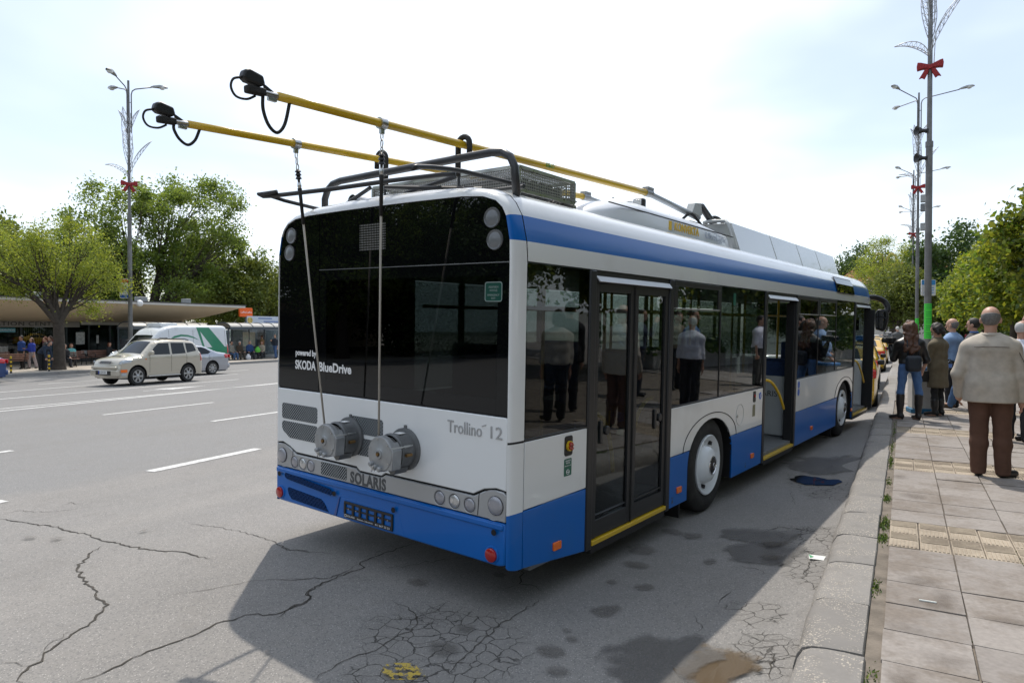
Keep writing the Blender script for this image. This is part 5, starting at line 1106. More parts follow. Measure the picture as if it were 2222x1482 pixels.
    def strip(s, name, y0z0, y1z1, m_, inset=.10, off=.008, taper=0.0, parent=None):
        P = s.path; i0 = int(np.argmin(np.abs(P - np.array(y0z0)).sum(1))); i1 = int(np.argmin(np.abs(P - np.array(y1z1)).sum(1))); i0, i1 = min(i0, i1), max(i0, i1)
        n_ = 10; v = []
        for i in range(i0, i1 + 1):
            f_ = (i - i0) / max(1, i1 - i0)
            for j in range(n_ + 1):
                t = -1 + 2 * j / n_; h = s.hw[i] - inset; tt = t * h / s.hw[i]; c = .045 * (1 - tt * tt) + off; v.append((t * h, P[i][0] + s.nr[i][0] * c, P[i][1] + s.nr[i][1] * c))
        q = MB(); q.add(v, [(a * (n_ + 1) + j, a * (n_ + 1) + j + 1, (a + 1) * (n_ + 1) + j + 1, (a + 1) * (n_ + 1) + j) for a in range(i1 - i0) for j in range(n_)])
        return q.build(name, m_, parent or s.root, 60)
    def put_wheels(s, spokes=5, rimr=.66):
        r = s.r
        for wy in s.wheels:
            for sg in (1, -1):
                q = MB(); q.lathe([(r * rimr, 0), (r * .74, .012), (r * .92, .008), (r, -.03), (r, -.16), (r * .9, -.19), (r * .6, -.19)], (0, 0, 0), 'x', 28); t = q.build('wheel', M_rubber, s.root, 45)
                t.location = (sg * (s.W / 2 - .012), wy, r); t.scale = (sg, 1, 1)
                q = MB(); q.lathe([(r * rimr, .0), (r * rimr, .012), (r * rimr - .02, .010), (r * rimr - .03, -.03)], (0, 0, 0), 'x', 28)
                for a in range(spokes):
                    an = 2 * math.pi * a / spokes; q.add([(.004, (u * math.cos(an) - v_ * math.sin(an)), (u * math.sin(an) + v_ * math.cos(an))) for u, v_ in ((r * .1, -.028), (r * rimr - .015, -.042), (r * rimr - .015, .042), (r * .1, .028))], [(0, 1, 2, 3)])
                q.lathe([(r * .2, .006), (r * .15, .016), (0, .016)], (0, 0, 0), 'x', 14); q.build('rim', M_rim, t, 40)
                q = MB(); q.lathe([(r * rimr - .01, -.025), (0, -.03)], (0, 0, 0), 'x', 20); q.build('brake_disc', M_ctrim, t)
    def box(s, name, a, b, m_, bevel=.012, both=False, parent=None):
        for sg in ((1, -1) if both else (1,)):
            q = MB(); q.b2((a[0] * sg, a[1], a[2]), (b[0] * sg, b[1], b[2])); q.build(name, m_, parent or s.root, bevel=bevel)

def plate(c, y, z, s_, tm, front=True, w_=.50):
    d = -1 if front else 1
    q = MB(); q.b2((-w_ / 2, y - .006, z - .055), (w_ / 2, y + .006, z + .055)); o = q.build('number_plate', M_plate, c.root)
    q = MB(); q.b2((-w_ / 2, y + .006 * d, z - .054), (-w_ / 2 + .05, y + .008 * d, z + .054)) if front else q.b2((w_ / 2, y + .006 * d, z - .054), (w_ / 2 - .05, y + .008 * d, z + .054)); q.build('plate_band', mat('plate_blue', (.01, .05, .4), .5), o)
    if s_: text('plate_text', s_, .10, M_textd, o, frame((0, y + .008 * d, z), (1, 0, 0) if front else (-1, 0, 0), (0, 0, 1)), .001, width=.38)

# --- beige off-roader
SP = mat('paint_champagne', (.50, .46, .38), .28, metal=.25, coat=.8)
suv = Car('off_road_car', 'champagne beige off-road car driving in the middle of the street', 'car', 4.0, 1.74,
          [(.06, .30), (.0, .42), (.0, .60), (.05, .78), (.10, .90), (.30, .97), (1.02, 1.08), (1.62, 1.56), (1.80, 1.60), (2.4, 1.635), (3.2, 1.61), (3.62, 1.55), (3.90, 1.12), (3.96, .95), (4.0, .60), (3.97, .34)],
          (.80, 3.17), .345, SP, (-25.85, 14.3, prof(-25.85)), R(3.5), zb=1.05, tum=.26, zbot=.30)
suv.root.scale = (1, .92, 1.05); suv.put_wheels(6)
suv.panel('front_side_window', [(1.36, 1.10), (2.28, 1.10), (2.28, 1.52), (1.80, 1.52), (1.55, 1.34)], M_cglass); suv.panel('rear_side_window', [(2.38, 1.10), (3.05, 1.12), (3.0, 1.52), (2.38, 1.53)], M_cglass); suv.panel('quarter_window', [(3.12, 1.14), (3.62, 1.20), (3.52, 1.46), (3.40, 1.50), (3.10, 1.51)], M_cglass)
suv.strip('windscreen', (1.10, 1.14), (1.60, 1.54), M_cglass, .10); suv.strip('rear_window', (3.66, 1.48), (3.86, 1.16), M_cglass, .14)
suv.panel('head_lamp', [(.06, .80), (.50, .84), (.58, .95), (.30, .955), (.10, .90)], M_head, .008); suv.panel('tail_lamp', [(3.84, .80), (3.96, .82), (3.90, 1.12), (3.80, 1.10)], M_tail, .008)
suv.strip('grille', (.055, .79), (.10, .89), M_ctrim, .38, .012); suv.box('grille_bar', (-.42, .02, .825), (.42, .05, .838), M_chrome, .003); suv.box('grille_bar', (-.42, .03, .865), (.42, .06, .878), M_chrome, .003)
suv.box('bull_bar', (-.72, -.07, .62), (.72, .06, .72), SP, .03); suv.box('bumper', (-.80, -.06, .36), (.80, .10, .60), SP, .04); suv.box('bumper_grille', (-.45, -.066, .40), (.45, -.05, .56), M_ctrim, .01)
plate(suv, -.075, .50, 'B 5544 KH', None); suv.panel('indicator', [(.10, .50), (.34, .50), (.34, .60), (.08, .60)], M_orange, .035); suv.panel('fog_lamp', [(.12, .38), (.30, .38), (.30, .48), (.12, .48)], M_head, .03)
suv.box('bonnet_scoop', (-.28, .52, 1.02), (.28, .86, 1.085), SP, .02); suv.box('scoop_mouth', (-.25, .512, 1.035), (.25, .525, 1.07), M_ctrim, .002)
suv.box('door_mirror', (.86, 1.30, 1.10), (1.04, 1.42, 1.25), SP, .04, True); suv.box('sill_bar', (.80, 1.25, .30), (.92, 2.75, .34), M_steel, .012, True); suv.box('sill', (.78, 1.22, .32), (.84, 2.78, .42), M_ctrim, .01, True)
for y_ in (1.32, 2.33, 3.08): suv.panel('door_gap', [(y_, .45), (y_ + .012, .45), (y_ + .012, 1.09), (y_, 1.09)], M_gap, .003)
suv.panel('side_repeater', [(1.12, .93), (1.17, .93), (1.17, .97), (1.12, .97)], M_orange, .012)
for y_ in (2.10, 2.86): suv.panel('door_handle', [(y_, .99), (y_ + .17, .99), (y_ + .17, 1.025), (y_, 1.025)], SP, .022)
for sg in (1, -1):
    q = MB(); q.tube([(sg * .60, 1.85, 1.60), (sg * .60, 1.95, 1.675), (sg * .60, 3.2, 1.665), (sg * .60, 3.4, 1.61)], .018, 8); q.build('roof_rail', M_ctrim, suv.root)

# --- silver saloon behind it
def saloon(name, label, paint, loc, rz, group=None, L_=4.75, taxi=False):
    c = Car(name, label, 'car', L_, 1.80, [(.05, .25), (.0, .42), (.02, .58), (.12, .70), (.55, .82), (1.35, .96), (2.0, 1.34), (2.35, 1.43), (2.8, 1.45), (3.3, 1.41), (4.05, 1.10), (4.45, 1.05), (4.68, 1.00), (4.72, .80), (4.75, .55), (4.70, .30)], (.92, 3.68), .325, paint, loc, rz, zb=.92, tum=.36, zbot=.22, group=group)
    c.put_wheels(7)
    c.panel('front_side_window', [(1.62, .97), (2.50, 1.0), (2.50, 1.36), (2.25, 1.35), (2.0, 1.25)], M_cglass); c.panel('rear_side_window', [(2.58, 1.0), (3.45, 1.03), (3.62, 1.12), (3.35, 1.30), (3.15, 1.36), (2.58, 1.37)], M_cglass)
    c.strip('windscreen', (1.42, 1.0), (1.95, 1.32), M_cglass, .12); c.strip('rear_window', (3.35, 1.39), (3.95, 1.14), M_cglass, .16)
    c.panel('tail_lamp', [(4.42, .82), (4.72, .78), (4.70, .95), (4.50, 1.0), (4.36, .96)], M_tail, .008); c.panel('head_lamp', [(.06, .60), (.40, .66), (.52, .78), (.16, .70)], M_head, .008)
    c.box('rear_lamp', (.52, 4.70, .80), (.86, 4.745, .97), M_tail, .015, True)
    for y_ in (1.52, 2.53, 3.5): c.panel('door_gap', [(y_, .35), (y_ + .011, .35), (y_ + .011, .98), (y_, .98)], M_gap, .003)
    for y_ in (2.3, 3.2): c.panel('door_handle', [(y_, .86), (y_ + .16, .86), (y_ + .16, .89), (y_, .89)], M_chrome, .02)
    c.box('door_mirror', (.90, 1.62, .96), (1.06, 1.74, 1.09), M_ctrim if taxi else paint, .035, True)
    c.box('rear_bumper', (-.82, 4.66, .30), (.82, 4.77, .52), paint, .05); plate(c, 4.775, .70, None, None, False)
    return c
SS = mat('paint_silver', (.42, .44, .48), .25, metal=.5, coat=.8)
saloon('saloon_car', 'silver saloon car half hidden behind the beige off-road car', SS, (-29.75, 17.5, prof(-29.7)), R(3))
saloon('saloon_car', 'dark blue car cut off by the left edge of the picture', mat('paint_dark_blue', (.02, .06, .19), .3, metal=.3, coat=.8), (-33.6, 9.4, prof(-33.6)), R(0))

# --- white delivery van
VW = mat('paint_van_white', (.70, .72, .73), .3, coat=.5, dirt=(.5, .49, .46), ds=2, dlo=.55, dhi=.9)
VG = mat('paint_van_green', (.02, .22, .11), .35, coat=.3)
van = Car('delivery_van', 'white high-roof delivery van with green triangle graphics', 'van', 6.1, 2.05,
          [(.06, .30), (.0, .48), (.0, .62), (.08, .82), (.30, 1.00), (.95, 1.24), (1.62, 1.98), (1.85, 2.20), (2.25, 2.36), (2.7, 2.42), (4.5, 2.43), (5.85, 2.43), (5.99, 2.38), (6.05, 1.6), (6.1, .9), (6.08, .36)],
          (.98, 5.0), .35, VW, (-33.0, 18.75, prof(-33)), R(2), zb=1.2, tum=.11, zbot=.30, rd=.14)
van.root.scale = (1, .96, 1); van.put_wheels(8, .6)
van.panel('side_window', [(1.38, 1.30), (2.20, 1.30), (2.20, 1.82), (1.75, 1.82), (1.52, 1.55)], M_cglass); van.strip('windscreen', (1.02, 1.32), (1.60, 1.95), M_cglass, .08)
van.panel('green_graphic', [(3.95, 2.34), (4.75, 2.34), (5.75, 1.30), (6.0, 1.28), (6.0, .70), (4.10, .72), (4.2, 1.20), (4.30, 1.22)], VG, .006, label='green triangle graphic')
van.panel('white_cutout', [(4.18, 2.12), (4.88, 1.28), (4.40, 1.28)], VW, .010)
van.panel('green_arc', [(2.32, 1.74), (2.6, 1.90), (3.0, 1.98), (3.4, 1.95), (3.75, 1.85), (4.1, 1.66), (3.75, 1.78), (3.4, 1.86), (3.0, 1.88), (2.6, 1.79), (2.32, 1.60)], VG, .006)
van.panel('tail_lamp', [(5.90, .95), (6.04, .95), (6.0, 1.42), (5.92, 1.40)], M_tail, .012); van.panel('head_lamp', [(.10, .86), (.55, 1.0), (.72, 1.18), (.42, 1.08)], M_head, .01)
for y_ in (1.30, 2.28, 3.72, 5.82): van.panel('door_gap', [(y_, .45), (y_ + .012, .45), (y_ + .012, 2.2), (y_, 2.2)], M_gap, .003)
van.box('roof_unit', (-.55, 2.1, 2.36), (.55, 3.1, 2.56), VW, .05); van.box('door_mirror', (1.0, 1.32, 1.35), (1.2, 1.44, 1.70), M_ctrim, .03, True); van.strip('grille', (.02, .68), (.07, .80), M_ctrim, .3, .01)

# --- taxis parked nose to tail beyond the bus
TY = mat('paint_taxi_yellow', (.62, .36, .012), .28, coat=.7, var=.04)
for i, (y_, lab) in enumerate([(21.3, 'yellow taxi right in front of the bus, mostly hidden by its open front door'), (26.6, 'second yellow taxi in the parked row beyond the bus'), (37.3, 'yellow taxi with blue roof light bar showing its rear beside the kerb'), (45.5, 'farthest yellow taxi in the kerbside row, near the man in grey')]):
    c = saloon('taxi', lab, TY, (-1.52 - .04 * i, y_, prof(-1.5)), R(180 + (2 if i == 0 else 1)), 'taxis parked along the kerb', taxi=True)
    q = MB(); q.b2((-.45, 2.55, 1.50), (.45, 2.75, 1.60)); q.build('roof_light_bar', mat('light_bar_blue', (.03, .18, .62), .25, coat=.5) if i in (1, 2) else M_textw, c.root, bevel=.03)
    text('taxi_number', '1004', .14, M_tail, c.root, frame((.60, 4.772, .62), (-1, 0, 0), (0, 0, 1)), .001)

# ------------------------------------------------------------------ people
def surfnets(val, mn, h):
    """naive surface nets of a sampled distance field"""
    s = val < 0
    nx, ny, nz = val.shape
    c = [s[i:nx - 1 + i, j:ny - 1 + j, k:nz - 1 + k] for i in (0, 1) for j in (0, 1) for k in (0, 1)]
    cnt = sum(q.astype(np.int8) for q in c); act = (cnt > 0) & (cnt < 8)
    idx = -np.ones(act.shape, np.int64); I = np.argwhere(act); idx[act] = np.arange(len(I))
    acc = np.zeros((len(I), 3)); n = np.zeros(len(I)); co = [(i, j, k) for i in (0, 1) for j in (0, 1) for k in (0, 1)]
    for a in range(8):
        for b in range(a + 1, 8):
            A, B = np.array(co[a]), np.array(co[b])
            if abs(A - B).sum() != 1: continue
            va = val[I[:, 0] + A[0], I[:, 1] + A[1], I[:, 2] + A[2]]; vb = val[I[:, 0] + B[0], I[:, 1] + B[1], I[:, 2] + B[2]]
            m = (va < 0) != (vb < 0); t = np.zeros(len(I)); t[m] = va[m] / (va[m] - vb[m])
            acc[m] += (A + (B - A) * t[:, None])[m]; n[m] += 1
    V = (I + acc / n[:, None]) * h + mn
    F = []
    for ax in range(3):
        o = [1, 1, 1]; o[ax] = 0; u, v = [a for a in range(3) if a != ax]
        sl0 = [slice(1, -1)] * 3; sl0[ax] = slice(0, -1); sl1 = list(sl0); sl1[ax] = slice(1, None)
        s0 = s[tuple(sl0)]; s1 = s[tuple(sl1)]
        E_ = np.argwhere(s0 != s1)
        if not len(E_): continue
        off = np.array([1, 1, 1]); off[ax] = 0; P = E_ + off
        fl = s0[tuple(E_.T)]
        def g_(du, dv):
            q = P.copy(); q[:, u] -= du; q[:, v] -= dv; return idx[tuple(q.T)]
        Q = np.stack([g_(1, 1), g_(0, 1), g_(0, 0), g_(1, 0)], 1)
        if ax == 1: fl = ~fl
        Q[~fl] = Q[~fl][:, ::-1]; F.append(Q)
    return V, np.concatenate(F)

class SDF:
    def __init__(s, mn, mx, h):
        s.h = h; s.mn = np.array(mn, float) - 2 * h; n = np.ceil((np.array(mx) + 2 * h - s.mn) / h).astype(int) + 1
        s.ax = [s.mn[i] + np.arange(n[i]) * h for i in range(3)]; s.val = np.full(tuple(n), .5)
    def loc(s, lo, hi):
        r = []
        for i in range(3):
            a = max(0, int((lo[i] - s.mn[i]) / s.h)); b = min(s.val.shape[i], int((hi[i] - s.mn[i]) / s.h) + 2); r.append(slice(a, max(a, b)))
        X = np.meshgrid(*[s.ax[i][r[i]] for i in range(3)], indexing='ij'); return tuple(r), np.stack(X, -1)
    def _un(s, r, d, k):
        v = s.val[r]
        if k > 0: hh = np.clip(.5 + .5 * (v - d) / k, 0, 1); s.val[r] = v * (1 - hh) + d * hh - k * hh * (1 - hh)
        else: s.val[r] = np.minimum(v, d)
    def cone(s, a, b, ra, rb, k=.02, flat=None):
        a, b = np.array(a, float), np.array(b, float); R_ = max(ra, rb) + k + .03
        r, X = s.loc(np.minimum(a, b) - R_, np.maximum(a, b) + R_)
        if X.size == 0: return s
        ab = b - a; L2 = max(1e-9, ab @ ab); t = np.clip(((X - a) @ ab) / L2, 0, 1)
        d = np.linalg.norm(X - a - t[..., None] * ab, axis=-1) - (ra + (rb - ra) * t); s._un(r, d, k); return s
    def ell(s, c, rad, k=.02, rot=None):
        c, rad = np.array(c, float), np.array(rad, float); R_ = rad.max() + k + .03; r, X = s.loc(c - R_, c + R_)
        if X.size == 0: return s
        P = X - c
        if rot is not None: P = P @ rot
        q = P / rad; l = np.linalg.norm(q, axis=-1); g_ = np.linalg.norm(q / rad, axis=-1) + 1e-9; d = l * (l - 1) / g_; s._un(r, d, k); return s
    def cut(s, f):            # keep where f<0
        X = np.stack(np.meshgrid(*s.ax, indexing='ij'), -1); s.val = np.maximum(s.val, f(X)); return s
    def wr(s, amp, fr, seed=0, zlo=-9, zhi=9):
        q = np.random.RandomState(seed); X = np.stack(np.meshgrid(*s.ax, indexing='ij'), -1); n = 0
        for i in range(5):
            k = q.normal(size=3); k[2] *= .4; k /= np.linalg.norm(k); k *= fr * q.uniform(.6, 1.6); n = n + np.sin(X @ k + q.uniform(0, 6) + 1.5 * np.sin(X[..., 2] * fr * .5 + i))
        s.val = s.val + amp * n / 2.2; return s
    def mesh(s, name, m_, parent, smooth=180):
        if not (s.val < 0).any(): return None
        b = s.val; b[0], b[-1], b[:, 0], b[:, -1], b[:, :, 0], b[:, :, -1] = [.5] * 6
        V, F = surfnets(b, s.mn, s.h); return npmesh(name, V, F, m_, parent, smooth)

def cloth(c, r=.85, nm=None): return mat('cloth_%d_%d_%d' % tuple(int(x * 999) for x in c), c, r, var=.12, vs_=14, bump=.12, bs=120)
SKIN = mat('skin_light', (.47, .27, .19), .5, var=.08, vs_=20, sub=.1); SKIN2 = mat('skin_tan', (.40, .22, .15), .5, var=.08, vs_=20, sub=.1)
HAIRS = {'grey': mat('hair_grey', (.16, .155, .15), .7, var=.35, vs_=60, bump=.4, bs=150), 'dark': mat('hair_dark', (.018, .014, .011), .55, var=.3, vs_=60, bump=.4, bs=150), 'brown': mat('hair_brown', (.085, .036, .018), .5, var=.35, vs_=40, bump=.5, bs=120), 'auburn': mat('hair_auburn', (.16, .05, .02), .55, var=.3, vs_=50), 'white': mat('hair_white', (.5, .49, .47), .7, var=.1)}
SHOE = mat('shoe_black', (.012, .011, .011), .4); SHOEB = mat('shoe_brown', (.05, .028, .016), .45)
EYE = mat('eye_dark', (.015, .012, .01), .3)

def person(label, loc, heading, H=1.75, fat=1.0, h=.02, skin=SKIN, hair=('short', 'dark'), top=(.3, .3, .3), bot=(.03, .03, .04), hem=None, pose=None, sleeve=1.0, shoes=SHOE, coat_open=0, group=None, belly=0, skirt=None, wr=.0045, boots=None, collar=None, inner=None, tail=None, wide=1.0):
    """heading: direction faced, radians from +Y counter-clockwise. local frame: +y forward, x right"""
    root = thing('person', label, 'person', loc, heading, group)
    p = dict(la=((-.12, .0, -1), (-.05, .12, -1)), ra=((.12, .0, -1), (.05, .12, -1)), ll=((-.03, .02, -1), (0, -.03, -1)), rl=((.03, .02, -1), (0, -.03, -1)), lean=(0, 0, 1), head=0.0, nod=0.0, feet=(.35, -.35), sit=False, hz=None)
    p.update(pose or {})
    S_ = H / 1.75
    U = lambda v: np.array(v, float) / np.linalg.norm(v)
    T = .42 * S_; SH = .41 * S_; hipz = .09 * S_ + T + SH - .02
    if p['hz'] is not None: hipz = p['hz']
    pel = np.array([0, 0, hipz + .07 * S_]); ln = U(p['lean'])
    chest = pel + ln * .36 * S_; neck = chest + ln * .16 * S_; up = U(ln * .6 + np.array([0, 0, .4]))
    hd = neck + up * .14 * S_ + np.array([0, .02 * S_, 0])
    sx = .178 * S_ * (1 + (fat - 1) * .5)
    J = {}
    for sd, k in ((-1, 'l'), (1, 'r')):
        hip = pel + np.array([sd * .095 * S_, 0, -.07 * S_]); kn = hip + U(p[k + 'l'][0]) * T; an = kn + U(p[k + 'l'][1]) * SH
        shd = chest + ln * .015 * S_ + np.array([sd * sx, 0, 0]); el = shd + U(p[k + 'a'][0]) * .29 * S_; wr_ = el + U(p[k + 'a'][1]) * .25 * S_
        J[k] = (hip, kn, an, shd, el, wr_, sd)
    allp = np.array([q for k in 'lr' for q in J[k][:6]] + [hd, neck, pel]); mn = allp.min(0) - .30; mx = allp.max(0) + .30; mn[2] = -.02
    fa = {k: p['feet'][0 if k == 'l' else 1] for k in 'lr'}
    def torso(f, g_=0.0, k=.05, lo=None):
        for sd in (-1, 1):
            f.cone(pel + np.array([sd * .075 * S_ * fat, 0, -.02]), pel + ln * .20 * S_ + np.array([sd * .065 * S_ * fat, .02 * belly, 0]), .105 * S_ * fat + g_, .095 * S_ * fat + g_, k)
            f.cone(pel + ln * .20 * S_ + np.array([sd * .065 * S_ * fat, .02 * belly, 0]), chest + np.array([sd * .08 * S_, .0, 0]), .095 * S_ * fat + g_, .108 * S_ * (1 + (fat - 1) * .6) + g_, k)
            f.cone(chest + np.array([sd * .08 * S_, 0, .0]), chest + ln * .012 * S_ + np.array([sd * sx * .84, 0, 0]), .10 * S_ + g_, .064 * S_ + g_, k); f.cone(chest + ln * .115 * S_ + np.array([sd * .025, -.005, 0]), chest + ln * .018 * S_ + np.array([sd * sx * .88, 0, 0]), .048 * S_ + g_ * .7, .055 * S_ + g_ * .8, k)
        if belly: f.ell(pel + ln * .14 * S_ + np.array([0, .07 * S_, 0]), (.15 * S_ * fat + g_, .11 * S_ * fat + g_ + .03 * belly, .17 * S_ + g_), k)
    def arm(f, k, g_=0.0, upto=1.0, wide_=0.0):
        _, _, _, sh, el, wr_, sd = J[k]
        f.cone(sh, el, .056 * S_ + g_ + wide_, .043 * S_ + g_ + wide_, .03)
        e = el + (wr_ - el) * max(0, min(1, (upto - .5) * 2))
        if upto > .5: f.cone(el, e, .043 * S_ + g_ + wide_, .032 * S_ + g_ + wide_ * .8, .02)
    def leg(f, k, g_=0.0, fl=0.0, upto=1.0):
        hip, kn, an = J[k][:3]
        f.cone(hip, kn, .086 * S_ * fat ** .5 + g_ + (.018 * (wide - 1) if fl else 0), .057 * S_ + g_ + fl * .5, .03); f.cone(kn, kn + (an - kn) * min(.35, upto), .057 * S_ + g_ + fl * .5, .056 * S_ + g_ + fl * .8, .02)
        if upto > .35: f.cone(kn + (an - kn) * .35, kn + (an - kn) * upto, .056 * S_ + g_ + fl * .8, .037 * S_ + g_ + fl, .02)
    # body (skin), one surface
    b = SDF(mn, mx, h); torso(b, -.02); b.cone(chest + ln * .1 * S_, hd + np.array([0, -.015, -.02]), .058 * S_, .052 * S_, .02)
    HS = S_ * 1.09; cy, sy = math.cos(p['head']), math.sin(p['head']); Rz = np.array([[cy, -sy, 0], [sy, cy, 0], [0, 0, 1]])
    if p['nod']: c2, s2 = math.cos(p['nod']), math.sin(p['nod']); Rz = Rz @ np.array([[1, 0, 0], [0, c2, -s2], [0, s2, c2]])
    hp = lambda v: hd + Rz @ (np.array(v) * HS)
    b.ell(hp((0, -.008, .035)), (.078 * HS, .098 * HS, .098 * HS), .01, Rz); b.cone(hp((0, .02, -.03)), hp((0, .055, -.065)), .060 * S_, .036 * S_, .03)
    b.cone(hp((0, .086, .01)), hp((0, .112, -.022)), .012 * S_, .017 * S_, .012); b.cone(hp((-.03, .078, .03)), hp((.03, .078, .03)), .016 * S_, .016 * S_, .012); b.cone(hp((-.018, .084, -.052)), hp((.018, .084, -.052)), .011 * S_, .011 * S_, .008)
    for sd in (-1, 1): b.ell(hp((sd * .078, -.012, .0)), (.012 * S_ + h * .25, .022 * S_, .034 * S_), .006, Rz)
    for k in 'lr':
        arm(b, k, -.006); leg(b, k, -.008); hip, kn, an, sh, el, wr_, sd = J[k]
        fd = U(wr_ - el); side_ = np.cross(fd, [0, 0, 1.0]); side_ = U(side_) if np.linalg.norm(side_) > .2 else np.array([0, 1.0, 0]); nrm = np.cross(side_, fd)
        if abs(fd[2]) > .8: side_ = np.array([0, 1.0, 0]); nrm = np.array([-sd, 0, 0.])
        pm_ = wr_ + fd * .05 * S_; fr = max(.0085, h * .62)
        b.cone(wr_, pm_, .026 * S_, .036 * S_, .015); b.cone(pm_ - side_ * .02, pm_ + side_ * .022, .020, .020, .012)
        for i in range(4):
            o_ = (i - 1.5) * max(.021, h * 1.1); k1 = pm_ + fd * .035 + side_ * o_; ln_ = (.040, .046, .043, .034)[i]
            k2 = k1 + fd * ln_ * .9 + nrm * .006; k3 = k2 + fd * ln_ * .6 + nrm * .022; b.cone(k1 - fd * .02, k2, fr * 1.1, fr, .004); b.cone(k2, k3, fr, fr * .9, .003)
        t1 = wr_ + fd * .03 + side_ * .03; t2 = t1 + fd * .035 + side_ * .022 + nrm * .012; b.cone(t1 - side_ * .015, t2, fr * 1.25, fr * 1.1, .006); b.cone(t2, t2 + fd * .03 + nrm * .01, fr * 1.1, fr, .004)
        f0 = an + np.array([0, 0, -.03]); fdir = np.array([-math.sin(-fa[k]) * 0 + math.sin(fa[k]) * -1, math.cos(fa[k]), 0]); b.cone(f0, np.array([f0[0] + fdir[0] * .15, f0[1] + fdir[1] * .15, max(.03, f0[2] - .02)]), .035, .03, .02)
    body = b.mesh('body', skin, root)
    # trousers
    if bot is not None:
        f = SDF(mn, mx, h)
        for sd in (-1, 1): f.cone(pel + np.array([sd * .07 * S_ * fat, 0, .06 * S_]), pel + np.array([sd * .085 * S_ * fat, -.005, -.03 * S_]), .105 * S_ * fat, .118 * S_ * fat, .05)
        for k in 'lr': leg(f, k, .012 if boots is None else .003, .012 * wide if boots is None else 0.0, 1.12 if boots is None else max(.12, 1.02 - boots))
        if skirt is not None:
            f.cone(pel + np.array([0, 0, .05]), np.array([pel[0], pel[1], skirt]), .16 * S_, .19 * S_, .05); f.cut(lambda X: skirt - X[..., 2])
        if wr: f.wr(wr * .8, 38, 3)
        if boots is None: f.cut(lambda X: (.045 + .02 * np.sin(X[..., 1] * 20)) - X[..., 2])
        zt_ = (pel + ln * .1 * S_)[2]
        if not p['sit'] and abs(ln[2]) > .9: f.cut(lambda X: X[..., 2] - (pel[2] + .12 * S_))
        f.mesh('trousers' if skirt is None else 'skirt', cloth(bot), root)
    # shoes or boots
    for k in 'lr':
        an = J[k][2]; kn = J[k][1]; sh_ = SDF(np.minimum(an, kn) - np.array([.24, .24, .2]), np.maximum(an, kn) + np.array([.24, .24, .1]), min(h, .018)); fdir = np.array([-math.sin(fa[k]), math.cos(fa[k]), 0]); gz = max(0.0, an[2] - .10 * S_)
        hz_ = gz + (.055 if boots else .035)
        sh_.cone([an[0] - fdir[0] * .03, an[1] - fdir[1] * .03, hz_ + .012], [an[0] + fdir[0] * .16 * S_, an[1] + fdir[1] * .16 * S_, gz + .036], .042 * S_, .036 * S_, .02); sh_.cone([an[0], an[1], hz_ + .01], an, .042 * S_, .04 * S_, .02)
        if boots:
            sh_.cone(an, an + (kn - an) * boots * .6, .043 * S_, .064 * S_, .02); sh_.cone(an + (kn - an) * boots * .6, an + (kn - an) * boots, .064 * S_, .070 * S_, .01); sh_.cone([an[0] - fdir[0] * .045, an[1] - fdir[1] * .045, gz + .012], [an[0] - fdir[0] * .04, an[1] - fdir[1] * .04, gz + .06], .014, .024, .01)
        sh_.cut(lambda X: .002 - X[..., 2]); sh_.mesh('boot' if boots else 'shoe', shoes, root)
    # upper garment
    hemz = (pel[2] - .02) if hem is None else hem
    if inner is not None:
        f = SDF(mn, mx, h); torso(f, .012)
        f.cut(lambda X: (hemz + inner[3]) - X[..., 2]); f.mesh('shirt', cloth(inner[:3]), root)
    f = SDF(mn, mx, h); g_ = .024 + .010 * (wide - 1); torso(f, g_)
    if hem is not None and hem < pel[2] - .1:
        for sd in (-1, 1): f.cone(pel + np.array([sd * .07 * S_, 0, 0]), [pel[0] + sd * .075 * S_, pel[1], hem - .05], .125 * S_ * fat + .015, .135 * S_ * fat + .02, .05)
    for k in 'lr': arm(f, k, .014, sleeve, .0045 * (wide - 1) * 2)
    if collar: f.cone(chest + ln * .14 * S_, neck + ln * .005 + np.array([0, -.005, 0]), .075 * S_, .072 * S_, .02)
    if wr: f.wr(wr, 24, 5)
    if p['sit'] or abs(ln[2]) < .9: f.cut(lambda X: (pel - X) @ ln - .12)
    else: f.cut(lambda X: hemz - X[..., 2])
    f.cut(lambda X: (X - neck) @ up - .012)
    coat = f.mesh('jacket' if wide > 1 else 'top', cloth(top), root)
    # hair
    st, hc = hair
    if st:
        f = SDF(hd - .45, hd + .2, min(h, .012)); g2 = .010 if st != 'bald' else .009
        f.ell(hp((0, -.014, .038)), ((.078 + g2) * S_, (.100 + g2) * S_, (.098 + g2 * 1.3) * S_), .01, Rz)
        if st == 'long':
            for q, r1, zl in ((0, .085, -.38), (-.05, .06, -.34), (.055, .06, -.33), (.0, .06, -.40)): f.cone(hp((q, -.03, .02)), hp((q * 1.5, -.135, zl)), r1 * S_, .045 * S_, .04)
            f.wr(.010, 55, 2)
        elif st == 'bob':
            f.cone(hp((-.06, -.03, .03)), hp((-.07, -.03, -.06)), .045 * S_, .035 * S_, .03); f.cone(hp((.06, -.03, .03)), hp((.07, -.03, -.06)), .045 * S_, .035 * S_, .03); f.cone(hp((0, -.05, 0)), hp((0, -.07, -.07)), .07 * S_, .05 * S_, .03); f.wr(.006, 70, 4)
